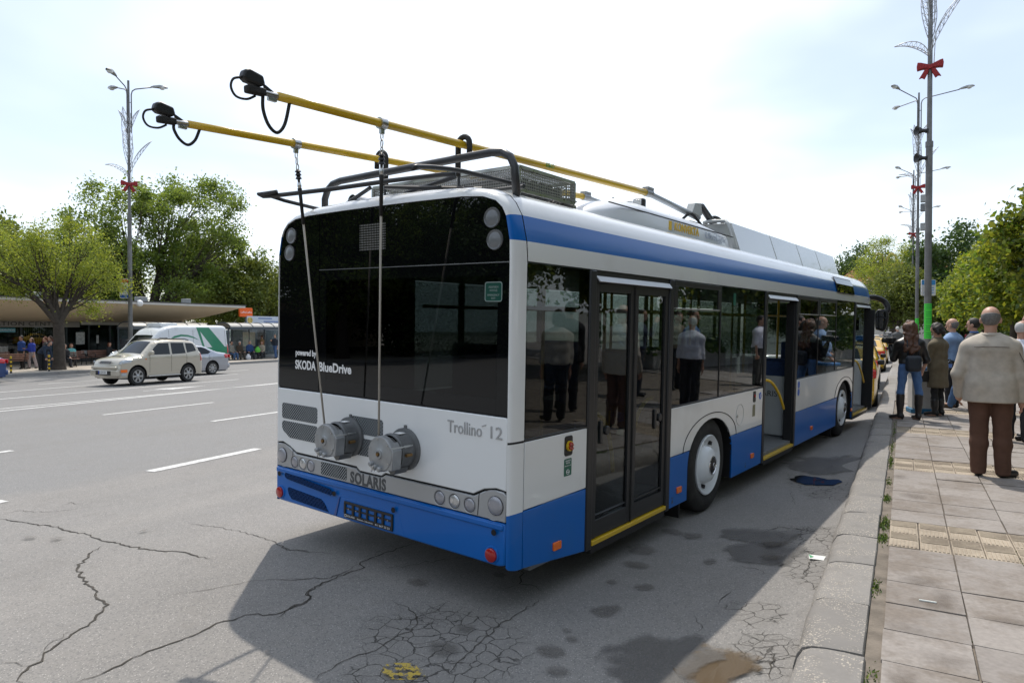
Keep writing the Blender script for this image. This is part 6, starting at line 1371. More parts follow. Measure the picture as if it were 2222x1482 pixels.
        def keep(X):
            L_ = (X - hd) @ Rz / S_
            face = np.minimum(L_[..., 1] - .035 - .25 * (L_[..., 2] - .06).clip(-.2, .1), .085 - L_[..., 2])
            if st == 'bald': return np.maximum.reduce([L_[..., 2] - (.045 - .35 * L_[..., 1].clip(-.1, .1)) , -.055 - L_[..., 2], L_[..., 1] - .035]) * S_
            if st == 'long' or st == 'bob': return np.minimum(L_[..., 1] - .03, .09 - L_[..., 2]) * S_
            return np.maximum(face, (-.045 - L_[..., 2]) + .3 * (L_[..., 1] + .05)) * S_
        f.cut(keep); f.mesh('hair', HAIRS[hc], root)
        if st == 'cap':
            pass
    if h <= .017:
        for sd in (-1, 1):
            q = MB(); q.ball(hp((sd * .032, .083, .012)), .0095 * S_, 8, 6); q.build('eye', EYE, body, 180)
    return root, dict(hp=hp, J=J, pel=pel, chest=chest, neck=neck, S=S_, ln=ln, coat=coat)

HA = {'stand': {}, 'hip': dict(la=((-.35, -.25, -.8), (.55, .75, -.1)))}
# the man in the beige jacket, seen from behind
pr, pd = person('bald man in beige jacket and brown trousers standing with his back turned', (.80, 8.72, PZ), R(-2), 1.77, 1.12, .0105, hair=('bald', 'grey'), top=(.46, .41, .345), bot=(.105, .050, .031), hem=.79,
                pose=dict(la=((-.32, -.10, -.95), (.04, .42, -.8)), ra=((.24, .0, -1), (.06, .16, -1)), ll=((.01, .02, -1), (-.01, -.03, -1)), rl=((.03, .02, -1), (.02, -.03, -1)), feet=(.05, -.75), head=R(-4)), wide=1.7, shoes=SHOE, belly=.6, inner=(.30, .36, .50, -.055), collar=True, wr=.0032)
q = MB(); P0 = pd['chest']; S_ = pd['S']
q.tube([(x, -.148 - .012 * math.cos(x * 9) , P0[2] + .02 + .01 * math.cos(x * 8)) for x in [(-.15 + .03 * i) for i in range(11)]], .0035, 6); q.build('jacket_seam', mat('seam_dark', (.12, .10, .085), .8), pr, 180)
q = MB(); sh, el, wr_ = pd['J']['r'][3:6]
q.tube([tuple(np.array(sh) + (np.array(el) - np.array(sh)) * t + np.array([.03 + .05 * t, -.075 + .005 * t, 0])) for t in (0, .3, .6, 1)] + [tuple(np.array(el) + (np.array(wr_) - np.array(el)) * t + np.array([.05, -.06 + .01 * t, 0])) for t in (.4, .8)], .004, 6); q.build('jacket_piping', MC['seam_dark'], pr, 180)
q = MB(); q.tube([(.078 * math.cos(t), .0 + .078 * math.sin(t), pd['neck'][2] + .0 + .012 * math.sin(t)) for t in [math.pi * (1.0 + i / 10) for i in range(11)]], .018, 8); q.build('jacket_collar', cloth((.46, .41, .345)), pr, 180)

# woman with long hair, boots and camera
pr, pd = person('woman with long brown hair, black leather jacket, blue jeans and tall boots', (.10, 13.6, PZ), R(12), 1.70, .86, .012, hair=('long', 'brown'), top=(.016, .014, .014), bot=(.075, .155, .33), hem=.97, boots=.86, shoes=mat('boot_black', (.022, .018, .017), .38, bump=.2, bs=40),
                pose=dict(la=((-.22, .28, -.8), (-.10, .42, 1.0)), ra=((.35, -.05, -.9), (-.2, .35, -.8)), ll=((-.10, .02, -1), (-.02, -.03, -1)), rl=((.14, .02, -1), (-.03, -.03, -1)), feet=(.9, .25)), wide=1.25, wr=.006)
MC['cloth_15_14_14'] = cloth((.016, .014, .014)); cloth((.016, .014, .014)).node_tree.nodes['Principled BSDF'].inputs['Roughness'].default_value = .35
q = MB(); P0 = pd['chest']; q.box((.02, -.185, P0[2] - .31), (.25, .12, .28)); q.build('shoulder_bag', mat('bag_navy', (.012, .018, .028), .55, bump=.2, bs=30), pr, bevel=.06, seg=3)
q = MB(); q.tube([(-.06, -.16, P0[2] - .19), (-.07, -.14, P0[2] + .08), (-.08, .02, P0[2] + .19)], .012, 6); q.tube([(.10, -.16, P0[2] - .19), (.11, -.14, P0[2] + .08), (.13, .02, P0[2] + .19)], .012, 6); q.build('bag_strap', MC['bag_navy'], pr, 180)
w_ = pd['J']['l'][5]
M4 = Matrix.Rotation(R(12), 4, 'Z')
cw = Vector((.10, 13.6, PZ)) + M4 @ Vector(w_)
cmr = thing('video_camera', 'black video camera held up by the woman in the leather jacket', 'camera', (cw.x, cw.y, cw.z + .10), R(30))
q = MB(); q.box((0, 0, 0), (.09, .22, .11)); q.build('camera_body', M_black, cmr, bevel=.02); q = MB(); q.cyl((0, .10, 0), (0, .22, 0), .045, .05, 14); q.build('lens', M_black, cmr); q = MB(); q.cyl((0, -.02, .13), (0, .16, .13), .016, n=8); q.box((0, .02, .085), (.02, .10, .06)); q.build('microphone', MC['ornament_wire'], cmr); q = MB(); q.b2((-.12, -.05, -.04), (-.05, .05, .03)); q.build('flip_screen', M_black, cmr)

# woman in the olive coat, reading
pr, pd = person('woman in knee-length olive coat and black trousers looking down', (.55, 14.45, PZ), R(62), 1.66, .95, .0135, hair=('bob', 'dark'), top=(.115, .092, .055), bot=(.010, .010, .011), hem=.52,
                pose=dict(la=((-.15, .25, -.9), (.25, .95, .15)), ra=((.15, .25, -.9), (-.25, .95, .15)), nod=R(-28), feet=(.1, -.1)), wide=1.3, boots=.55, collar=True)
hb = thing('handbag', 'small black handbag hanging from the arm of the woman in olive', 'handbag', (.36, 14.35, PZ + .62), R(40))
q = MB(); q.prism([(-.17, 0), (.17, 0), (.20, .16), (.10, .20), (-.10, .20), (-.20, .16)], 'y', -.06, .06); q.build('bag_body', M_black, hb, bevel=.025, seg=3); q = MB(); q.tube([(-.11, 0, .19), (-.09, 0, .36), (.0, 0, .44), (.09, 0, .36), (.11, 0, .19)], .008, 6); q.build('handle', M_black, hb, 180)

# the two men talking, leaning on one leg
person('balding man in light blue shirt behind the woman in olive', (.86, 16.1, PZ), R(60), 1.76, 1.15, .0135, hair=('bald', 'grey'), top=(.21, .32, .50), bot=(.012, .012, .014), hem=.93, belly=.7, pose=dict(la=((-.2, .1, -1), (.1, .6, -.6)), ra=((.3, -.05, -.9), (-.3, .75, -.3))), wide=1.15)
pr, pd = person('dark-haired man in grey blazer, blue shirt and jeans stepping sideways', (1.18, 15.7, PZ), R(68), 1.76, .98, .0135, hair=('short', 'dark'), top=(.062, .062, .066), bot=(.045, .10, .21), hem=.86, shoes=SHOEB,
                pose=dict(la=((-.2, .05, -1), (.1, .45, -.8)), ra=((.3, -.05, -.9), (-.25, .6, -.5)), ll=((-.08, .50, -.85), (-.04, .28, -1)), rl=((.05, -.05, -1), (0, -.10, -1))), wide=1.4, collar=False, inner=(.08, .17, .42, 0))
n_ = pd['neck']; q = MB(); q.tube([(.055 * math.cos(t), .055 * math.sin(t), n_[2] + .012) for t in [2 * math.pi * i / 14 for i in range(14)]], .022, 8, closed=True); q.build('shirt_collar', cloth((.08, .17, .42)), pr, 180); q = MB(); q.box((0, n_[1] + .135, n_[2] - .14), (.05, .03, .22)); q.build('tie', cloth((.22, .01, .03)), pr, bevel=.01)
bt = thing('water_bottle', 'clear plastic water bottle held by the man in jeans', 'bottle', (.78, 15.35, PZ + .78)); q = MB(); q.lathe([(0, 0), (.032, .002), (.034, .02), (.034, .15), (.028, .18), (.013, .20), (.013, .225), (0, .226)], (0, 0, 0), 'z', 14); q.build('bottle', glass('bottle_plastic', (.8, .85, .88)), bt, 40); q = MB(); q.lathe([(.0345, .06), (.0345, .13)], (0, 0, 0), 'z', 14); q.build('bottle_label', mat('label_blue', (.1, .2, .5), .5), bt)
# behind the man in beige
person('man in white shirt half hidden behind the man in beige', (1.38, 11.6, PZ), R(-20), 1.66, 1.05, .0135, hair=('bald', 'white'), top=(.62, .64, .72), bot=(.02, .02, .022), hem=.9, pose=dict(head=R(-30), nod=R(-25), lean=(.05, .1, 1)), wide=1.2)
person('moustached man in blue denim shirt at the right edge', (1.58, 11.9, PZ), R(80), 1.78, 1.0, .0135, hair=('short', 'dark'), skin=SKIN2, top=(.045, .13, .30), bot=(.03, .035, .05), hem=.9, wide=1.2)
# far cameraman by the kerb
person('white-haired man in grey jacket standing by the farthest taxi', (-.25, 40.5, PZ), R(25), 1.74, 1.0, .022, hair=('short', 'white'), top=(.10, .105, .11), bot=(.05, .05, .055), pose=dict(la=((-.8, .5, -.2), (-.5, .8, .1))), wide=1.4)
# people on the pavement right of the picture, seen mirrored in the windows
person('woman in light jacket mirrored in the rear side window', (1.75, 8.35, PZ), R(-60), 1.66, 1.05, .022, hair=('bob', 'dark'), top=(.42, .39, .33), bot=(.02, .02, .022), hem=.85, wide=1.3)
person('man in dark suit mirrored in the rear side window', (2.35, 9.3, PZ), R(-40), 1.80, 1.0, .022, hair=('short', 'dark'), top=(.012, .013, .016), bot=(.012, .013, .016), hem=.82, wide=1.3)
person('man in navy jacket mirrored in the door glass', (2.9, 12.2, PZ), R(60), 1.76, 1.0, .022, hair=('short', 'dark'), top=(.02, .03, .06), bot=(.03, .03, .035), pose=dict(la=((-.4, .7, -.3), (.3, .3, 1))), wide=1.2)
person('man in khaki jacket mirrored in the door glass', (3.2, 14.0, PZ), R(100), 1.74, 1.0, .022, hair=('short', 'dark'), top=(.20, .17, .11), bot=(.02, .02, .022), wide=1.3)
person('man in white polo shirt mirrored in the side window', (2.74, 17.1, PZ), R(80), 1.74, 1.2, .022, hair=('short', 'dark'), top=(.66, .66, .74), bot=(.06, .06, .055), sleeve=.5, belly=.8, wide=1.2)
person('man in dark coat mirrored beside the white polo shirt', (3.5, 19.8, PZ), R(110), 1.78, 1.05, .022, hair=('short', 'dark'), top=(.012, .012, .014), bot=(.015, .015, .018), hem=.6, wide=1.4)

# people across the street (a few dozen pixels each)
SIT = dict(ll=((-.12, 1, -.12), (0, .12, -1)), rl=((.12, 1, -.12), (0, .05, -1)), la=((-.1, .25, -1), (.1, .9, -.3)), ra=((.1, .25, -1), (-.1, .9, -.3)), sit=True, hz=.47)
far = dict(h=.032, wr=0)
person('man in navy jacket bending over beside the big tree', (-38.35, 18.05, FZ), R(-65), 1.70, 1.05, hair=('short', 'dark'), top=(.018, .03, .055), bot=(.01, .01, .012), pose=dict(lean=(0, .85, .7), la=((-.1, .3, -1), (0, .2, -1)), ra=((.1, .3, -1), (0, .2, -1))), wide=1.3, **far)
person('man in dark teal jacket and jeans beside the bending man', (-38.9, 18.75, FZ), R(170), 1.74, 1.05, hair=('short', 'brown'), top=(.03, .06, .08), bot=(.04, .08, .15), wide=1.3, **far)
person('red-haired person right behind the big tree', (-39.4, 18.75, FZ), R(160), 1.70, 1.0, hair=('short', 'auburn'), top=(.06, .05, .05), bot=(.03, .03, .04), wide=1.2, **far)
person('man in blue shirt and black shorts walking by the benches', (-41.2, 18.42, FZ), R(190), 1.76, 1.0, hair=('short', 'dark'), skin=SKIN2, top=(.02, .06, .22), bot=(.012, .012, .014), pose=dict(ll=((-.05, .25, -1), (0, -.1, -1)), rl=((.05, -.2, -1), (0, -.3, -1))), wide=1.1, **far)
person('woman in white top with blue cardigan and patterned trousers walking', (-40.9, 18.78, FZ), R(190), 1.64, .92, hair=('long', 'brown'), top=(.03, .06, .38), bot=(.40, .34, .34), pose=dict(ll=((-.05, -.2, -1), (0, -.3, -1)), rl=((.05, .25, -1), (0, -.1, -1)), ra=((.2, .2, -1), (-.3, .8, .2))), wide=1.1, **far)
person('woman in turquoise cardigan on the bench right of the tree', (-42.2, 21.45, FZ), R(-110), 1.64, 1.0, hair=('bob', 'auburn'), top=(.15, .45, .47), bot=(.02, .02, .022), pose=SIT, wide=1.1, **far)
person('person in black sitting just right of the big tree', (-40.6, 20.3, FZ), R(-100), 1.66, 1.0, hair=('short', 'dark'), top=(.02, .02, .025), bot=(.02, .022, .03), pose=SIT, wide=1.2, **far)
person('seated person in black by the van windscreen', (-43.0, 24.1, FZ), R(-60), 1.68, 1.0, hair=('bob', 'auburn'), top=(.02, .02, .022), bot=(.02, .02, .025), pose=SIT, wide=1.2, **far)
person('man sitting in the bus shelter in grey waistcoat and jeans', (-40.7, 31.2, FZ), R(-80), 1.72, 1.05, hair=('short', 'dark'), skin=SKIN2, top=(.20, .19, .16), bot=(.05, .10, .20), pose=SIT, wide=1.2, **far)
person('man in flat cap and brown jacket sitting in the bus shelter', (-40.7, 31.9, FZ), R(-100), 1.68, 1.05, hair=('short', 'white'), top=(.05, .035, .022), bot=(.06, .05, .04), pose=SIT, wide=1.3, **far)
person('man in blue jacket sitting in the bus shelter', (-40.7, 32.75, FZ), R(-110), 1.74, 1.1, hair=('short', 'grey'), top=(.02, .055, .16), bot=(.02, .02, .025), pose=SIT, wide=1.3, **far)
person('red-haired woman in beige coat sitting at the shelter end', (-40.6, 33.75, FZ), R(-150), 1.62, 1.0, hair=('bob', 'auburn'), top=(.33, .29, .22), bot=(.03, .03, .035), pose=SIT, wide=1.3, **far)
person('person in tan jacket standing in front of the kiosk', (-41.6, 34.6, FZ), R(120), 1.70, 1.0, hair=('short', 'brown'), top=(.25, .15, .06), bot=(.02, .02, .025), wide=1.3, **far)
person('man in navy jacket and jeans walking past the kiosk', (-40.0, 34.45, FZ), R(-170), 1.76, 1.0, hair=('short', 'dark'), top=(.015, .022, .035), bot=(.05, .10, .22), pose=dict(ll=((-.05, .35, -1), (0, -.05, -1)), rl=((.05, -.3, -1), (0, -.45, -1)), ra=((.1, .3, -.8), (-.3, .7, .8))), wide=1.3, **far)

# ------------------------------------------------------------------ street lamps with wire lilies and bows
def petal(q, base, out, up_, az, wid, r=.016, droop=0.0):
    """wire petal: two curved edges, a spine and cross wires"""
    dx, dy = math.cos(az), math.sin(az); tx, ty = -dy, dx; n = 9; Ls = ([], [], [])
    for i in range(n + 1):
        t = i / n; o = out * t ** 1.25; z = up_ * (t - droop * t ** 3); w_ = wid * math.sin(math.pi * min(1, t * 1.02)) ** .8
        for k, s in enumerate((-1, 0, 1)): Ls[k].append((base[0] + dx * o + tx * w_ * s - dx * .12 * abs(s) * math.sin(math.pi * t), base[1] + dy * o + ty * w_ * s - dy * .12 * abs(s) * math.sin(math.pi * t), base[2] + z + .10 * abs(s) * math.sin(math.pi * t)))
    for l_ in Ls: q.tube(l_, r, 5)
    for i in range(1, n):
        for a in (0, 2): q.tube([Ls[1][i], Ls[a][i]], r * .5, 4); q.tube([Ls[1][i], Ls[a][min(n, i + 1)]], r * .5, 4)
def bow(q, c, s, az):
    ca, sa = math.cos(az), math.sin(az)
    def P(poly, y0, y1):
        v = [(c[0] + x * s * ca - y * sa, c[1] + x * s * sa + y * ca, c[2] + z * s) for y in (y0, y1) for x, z in poly]; n = len(poly)
        q.add(v, [tuple(range(n)), tuple(range(2 * n - 1, n - 1, -1))] + [(i, n + i, n + (i + 1) % n, (i + 1) % n) for i in range(n)])
    for d in (-1, 1):
        P([(0, .10), (d * .15, .16), (d * .34, .24), (d * .47, .27), (d * .50, .10), (d * .48, -.06), (d * .30, -.03), (0, -.04)], -.16 * s, .10 * s)
        P([(d * .02, -.02), (d * .20, -.08), (d * .42, -.46), (d * .30, -.42), (d * .20, -.50), (d * .08, -.25)], -.15 * s, -.05 * s)
    P([(-.09, .10), (.09, .10), (.10, -.08), (-.10, -.08)], -.19 * s, .12 * s)
def street_lamp(label, x, y, z, H=17.6, bh=11.2, az=R(30), arm=2.0, r0=.115, heads=True, green=False, seed=0):
    t = thing('street_lamp', label, 'street lamp', (x, y, z), 0, 'tall street lamps with wire lilies and red bows')
    q = MB(); q.tube([(0, 0, 0), (0, 0, 8.4), (0, 0, 8.42), (0, 0, H)], [r0, r0 * .92, r0 * .72, r0 * .5], 12); q.tube([(0, 0, 8.3), (0, 0, 8.5)], r0 * 1.06, 12); q.tube([(0, 0, 0), (0, 0, .5)], r0 * 1.35, 12); q.build('post', M_post, t, 40)
    if heads:
        for k in range(3):
            a = az + R(120) * k; dx, dy = math.cos(a), math.sin(a); o = .14
            q = MB(); q.tube([(dx * o, dy * o, H - 2.9), (dx * o, dy * o, H - .75), (dx * (o + .05), dy * (o + .05), H - .55), (dx * (o + .2), dy * (o + .2), H - .42), (dx * arm, dy * arm, H - .18)], .032, 8)
            for zz_ in (H - 1.2, H - 2.4): q.tube([(0, 0, zz_), (dx * o, dy * o, zz_)], .02, 6)
            ar = q.build('lamp_arm', M_post, t, 180)
            q = MB(); c0 = Vector((dx * (arm - .05), dy * (arm - .05), H - .18)); d = Vector((dx, dy, .10)).normalized(); sd = Vector((-dy, dx, 0)); u = d.cross(sd) * -1
            u = Vector((0, 0, 1))
            def S(tt, w_, zu): return [c0 + d * tt + sd * (w_ * s) + u * zz2 for s, zz2 in ((-1, 0), (-.7, zu), (0, zu * 1.2), (.7, zu), (1, 0))]
            R_ = [S(0, .05, .04), S(.15, .10, .09), S(.45, .16, .13), S(.75, .14, .10), S(.88, .06, .03)]
            q.add([p for r_ in R_ for p in r_], [(i * 5 + j, i * 5 + j + 1, (i + 1) * 5 + j + 1, (i + 1) * 5 + j) for i in range(4) for j in range(4)] + [tuple(i * 5 for i in range(5)) + tuple(i * 5 + 4 for i in range(4, -1, -1))]); hd_ = q.build('lamp_head', M_lamph, ar, 50)
            q = MB(); q.ball(tuple(c0 + d * .58 - u * .01), (.16, .16, .10), 12, 6); q.build('lamp_bowl', M_lampg, hd_, 180)
    q = MB(); a0 = az + R(200) + seed
    for a, o, u_, w_, dr, zb in ((az + R(180), 1.15, 1.0, .28, .35, .35), (az + R(5), 1.15, 2.3, .26, .05, .45), (az + R(100), .9, 2.6, .25, .05, .9), (az + R(250), .8, 2.8, .25, 0, 1.3), (az + R(180), .5, 1.6, .2, 0, 2.5), (az, .55, 1.7, .2, 0, 2.6)): petal(q, (0, 0, bh + zb), o, u_, a, w_, droop=dr)
    q.tube([(.12, .05, bh + .1), (.16, .1, bh + 1.0), (.12, 0, bh + 2.2), (.1, .05, bh + 4)], .014, 5); q.build('wire_lily', M_wire, t, 180)['kind'] = 'stuff'
    q = MB(); bow(q, (0, 0, bh), .85, az); q.build('red_bow', M_bow, t, 40, bevel=.02)
    return t
def poster_ring(t, z0, z1, r, n, a0=R(-150), a1=R(70)):
    for i in range(n):
        q = MB(); k = 14; za, zb = z0 + (z1 - z0) * i / n, z0 + (z1 - z0) * (i + .965) / n
        v = [(r * math.cos(a0 + (a1 - a0) * j / k), r * math.sin(a0 + (a1 - a0) * j / k), z) for z in (za, zb) for j in range(k + 1)]
        q.add(v, [(j, j + 1, k + 2 + j, k + 1 + j) for j in range(k)]); o = q.build('green_poster', mat('fluo_green_paper', (.06, .62, .05), .7, var=.08, vs_=8), t, 180)
        for l_ in range(3):
            q = MB(); zc = za + (zb - za) * (.25 + .25 * l_); v = [((r + .0015) * math.cos(a0 + (a1 - a0) * j / k), (r + .0015) * math.sin(a0 + (a1 - a0) * j / k), zc + dz) for dz in (0, .022) for j in range(2, k - 2)]; m_ = k - 4
            q.add(v, [(j, j + 1, m_ + 1 + j, m_ + j) for j in range(m_ - 1)]); q.build('poster_print', mat('poster_ink', (.02, .25, .05), .7), o, 180)
P1 = street_lamp('nearest right-hand street lamp, with a green poster sleeve and a blue-white sign', .78, 29.4, PZ, bh=11.2, az=0, arm=2.3, r0=.125)
poster_ring(P1, 1.25, 2.55, .132, 5)
sg = thing('stop_sign_board', 'small blue and white notice board fixed behind the nearest right lamp post', 'sign', (.80, 29.7, PZ + 2.85), R(30))
q = MB(); q.prism(rect(-.27, .27, 0, .60, .05), 'y', -.015, .015); q.build('board', mat('sign_white', (.72, .74, .75), .5), sg, 0); q = MB(); q.prism(rect(-.25, .25, .40, .58, .03), 'y', -.018, -.0155); q.build('blue_field', mat('sign_sky_blue', (.05, .28, .62), .5), sg, 0)
for i in range(3): q = MB(); q.b2((-.18 + .04 * i, -.0175, .10 + .09 * i), (.2, -.0155, .13 + .09 * i)); q.build('notice_line', MC['sign_sky_blue'], sg, 0)
for z in (7.9, 8.9):
    sp_ = thing('loudspeaker', 'black horn loudspeaker on the nearest right lamp post, ' + ('lower' if z < 8 else 'upper') + ' one', 'loudspeaker', (.66, 29.33, PZ + z), R(120)); q = MB(); q.lathe([(.06, 0), (.07, .12), (.16, .30), (.18, .34), (.10, .30), (0, .2)], (0, 0, 0), 'y', 16); q.build('horn', M_black, sp_, 40); q = MB(); q.box((0, -.06, 0), (.12, .12, .16)); q.build('driver', M_black, sp_, bevel=.02)
P2 = street_lamp('second right-hand street lamp with a small green poster and camera boxes', .80, 53.6, PZ, az=0, arm=2.3)
poster_ring(P2, .9, 2.4, .125, 3)
for z, w_, m_ in ((10.2, .4, M_lamph), (9.6, .35, M_alud), (8.3, .35, M_lamph)): q = MB(); q.b2((.14, -.2, z), (.14 + w_, .15, z + .5)); q.build('control_box', m_, P2, bevel=.03)
street_lamp('third right-hand street lamp down the row', .80, 79, PZ, az=0, arm=2.3, r0=.12); street_lamp('farthest right-hand street lamp in the row', .95, 103, PZ, az=0, arm=2.3, r0=.12)
PL = street_lamp('street lamp across the street behind the white van', -37.6, 22.25, FZ, H=16.0, bh=10.2, az=R(59), arm=1.15, r0=.12)
cs = thing('shop_sign', 'vertical red, white and blue shop sign on the left lamp post', 'sign', (-37.75, 22.05, FZ + 3.85), R(55))
q = MB(); q.prism(rect(-.26, .26, 0, 1.10, .06), 'y', -.06, .06); q.build('sign_box', mat('sign_cream', (.66, .66, .60), .5), cs, bevel=.01)
q = MB(); q.prism(rect(-.235, .235, .88, 1.07, .04), 'y', -.064, -.0605); q.build('red_band', mat('sign_red', (.62, .03, .02), .5), cs, 0); q = MB(); q.prism(rect(-.235, .235, .03, .20, .04), 'y', -.064, -.0605); q.build('blue_band', mat('sign_deep_blue', (.01, .08, .35), .5), cs, 0)
q = MB(); q.add([(-.17, -.063, .58), (-.07, -.063, .70), (-.05, -.063, .68), (-.09, -.063, .60), (-.09, -.063, .56), (-.05, -.063, .48), (-.07, -.063, .46)], [tuple(range(7))]); q.build('logo_red', MC['sign_red'], cs, 0)
q = MB(); q.add([(.17, -.063, .58), (.02, -.063, .74), (-.03, -.063, .68), (.03, -.063, .63), (.06, -.063, .63), (.06, -.063, .53), (.03, -.063, .53), (-.03, -.063, .48), (.02, -.063, .42)], [tuple(range(9))]); q.build('logo_blue', MC['sign_deep_blue'], cs, 0)
text('sign_lettering', 'Carrefour', .09, MC['sign_deep_blue'], cs, frame((0, -.063, .30), (1, 0, 0), (0, 0, 1)), .001, width=.34)

# litter bin beside the woman in boots
bn = thing('litter_bin', 'pale grey litter bin with blue base behind the woman in boots', 'litter bin', (.30, 14.9, PZ), R(12))
q = MB(); q.b2((-.21, -.21, .0), (.21, .21, .09)); q.build('base', mat('bin_blue', (.02, .14, .27), .5), bn, bevel=.015); q = MB(); q.b2((-.185, -.185, .09), (.185, .185, .80)); q.build('body', mat('bin_grey', (.48, .47, .45), .7, var=.06), bn, bevel=.01); q = MB(); q.b2((-.23, -.23, .80), (.23, .23, .86)); q.build('rim', mat('bin_rim', (.06, .22, .5), .5), bn, bevel=.015); q = MB(); q.b2((-.15, -.15, .861), (.15, .15, .864)); q.build('opening', M_gap, bn)

# bollards
for (x, y, lab) in ((-37.15, 16.15, 'yellow and black striped bollard at the far kerb, left one'), (-37.4, 17.95, 'yellow and black striped bollard in front of the bending man')):
    t = thing('bollard', lab, 'bollard', (x, y, FZ), 0, 'striped bollards at the far kerb')
    for i in range(8): q = MB(); q.cyl((0, 0, .1 * i), (0, 0, .1 * i + .1), .045, n=12, caps=i == 7); q.build('stripe', M_yel if i % 2 else M_black, t, 40)
    q = MB(); q.ball((0, 0, .80), (.045, .045, .03), 10, 6); q.build('cap', M_yel, t, 180)
# benches
M_wood = mat('bench_wood', (.16, .075, .05), .6, var=.2, vs_=5, bump=.2, bs=30); M_iron = mat('cast_iron', (.015, .015, .016), .5)
def bench(label, x, y, rz, L_=1.8):
    t = thing('bench', label, 'bench', (x, y, FZ), rz, 'wooden benches in front of the pavilion')
    for i in range(4): q = MB(); q.b2((-L_ / 2, -.22 + .115 * i, .43), (L_ / 2, -.13 + .115 * i, .465)); q.build('seat_slat', M_wood, t, bevel=.006)
    for i in range(3): q = MB(); q.box((0, .27 + .03 * i, .56 + .115 * i), (L_, .03, .09), (R(-15), 0, 0)); q.build('back_slat', M_wood, t, bevel=.006)
    for sx_ in (-L_ / 2 + .18, L_ / 2 - .18):
        q = MB(); q.tube([(sx_, -.24, 0), (sx_, -.22, .25), (sx_, -.20, .42), (sx_, .22, .42), (sx_, .30, .60), (sx_, .36, .86)], .022, 6); q.tube([(sx_, .28, 0), (sx_, .24, .2), (sx_, .22, .42)], .022, 6); q.build('leg_frame', M_iron, t, 180)
        q = MB(); q.tube([(sx_, -.21, .42), (sx_, -.26, .58), (sx_, -.20, .66), (sx_, .10, .66), (sx_, .30, .62)], .02, 6); q.build('armrest', M_iron, t, 180)
bench('bench cut off by the left edge, nearest the kerb', -40.9, 17.6, R(-100)); bench('bench along the shop window left of the big tree', -44.0, 18.3, R(90)); bench('bench just right of the big tree', -42.5, 21.6, R(90)); bench('bench left of the white van', -43.1, 23.9, R(90)); bench('bench right behind the big tree trunk', -40.9, 20.2, R(75))

# bus shelters
M_shroof = mat('shelter_roof', (.38, .36, .32), .3, coat=.3); M_shf = mat('shelter_frame', (.07, .085, .10), .4)
M_shg = glass('shelter_glass', (.62, .68, .70), .12, (.2, .25, .27))
def shelter(label, x, y0, y1, posters, dark=False):
    t = thing('bus_shelter', label, 'bus shelter', (x, y0, FZ), 0, 'bus shelters across the street'); L_ = y1 - y0; n = 12
    arc = [(.85 * math.cos(math.pi * (.04 + .92 * i / n)), 2.28 + .33 * math.sin(math.pi * i / n)) for i in range(n + 1)]
    q = MB(); q.add([(a, yy, b) for yy in (0, L_) for a, b in arc] + [(a, yy, b - .03) for yy in (0, L_) for a, b in arc], [(i, i + 1, n + 2 + i, n + 1 + i) for i in range(n)] + [(2 * n + 2 + i, 3 * n + 3 + i, 3 * n + 4 + i, 2 * n + 3 + i) for i in range(n)]); q.build('roof_shell', M_shroof, t, 60)
    k = 0
    while k * .95 < L_ + .01: q = MB(); q.tube([(a, min(L_, k * .95), b + .015) for a, b in arc], .028, 5); q.build('roof_rib', M_shf, t, 180); k += 1
    q = MB(); q.b2((.80, -.05, 2.12), (.90, L_ + .05, 2.32)); q.build('front_beam', M_shf, t, bevel=.01); q = MB(); q.b2((-.90, -.05, 2.15), (-.82, L_ + .05, 2.32)); q.build('rear_beam', M_shf, t, bevel=.01)
    np_ = 4
    for i in range(np_ + 1):
        q = MB(); q.b2((-.86, L_ * i / np_ - .04, 0), (-.78, L_ * i / np_ + .04, 2.2)); q.build('post', M_shf, t, bevel=.008)
        if i < np_: q = MB(); q.b2((-.825, L_ * i / np_ + .05, .25), (-.815, L_ * (i + 1) / np_ - .05, 2.1)); q.build('glass_panel', M_shg, t, 0)
    for yy in (0.02, L_ - .02): q = MB(); q.b2((.55, yy - .05, 0), (.65, yy + .05, 2.2)); q.build('post', M_shf, t, bevel=.008); q = MB(); q.b2((-.77, yy - .006, .25), (.54, yy + .006, 2.1)); q.build('end_glass', M_shg, t, 0)
    for (a, b, z0, z1, m_) in posters: q = MB(); q.b2((-.80, a, z0), (-.79, b, z1)); q.build('poster', m_, t, 0)
    q = MB(); q.b2((-.70, .3, .42), (-.30, L_ - .3, .47)); q.build('seat', M_shf, t, bevel=.01)
    for yy in (.5, L_ / 2, L_ - .5): q = MB(); q.b2((-.55, yy - .03, 0), (-.45, yy + .03, .42)); q.build('seat_leg', M_shf, t)
mapm = mat('street_map', (.48, .45, .36), .6, var=.12, vs_=4, dirt=(.35, .42, .30), ds=5, dlo=.52, dhi=.6); bluep = mat('poster_blue', (.03, .14, .42), .5, var=.3, vs_=3)
shelter('bus shelter behind the white van', -42.6, 24.9, 30.2, [(1.2, 2.2, .5, 1.9, mat('poster_plain', (.4, .4, .38), .6, var=.2, vs_=3))]); shelter('bus shelter with waiting people, right of the van', -41.2, 30.9, 36.6, [(.15, .55, .7, 1.9, bluep), (2.3, 3.4, .9, 1.95, mapm)])
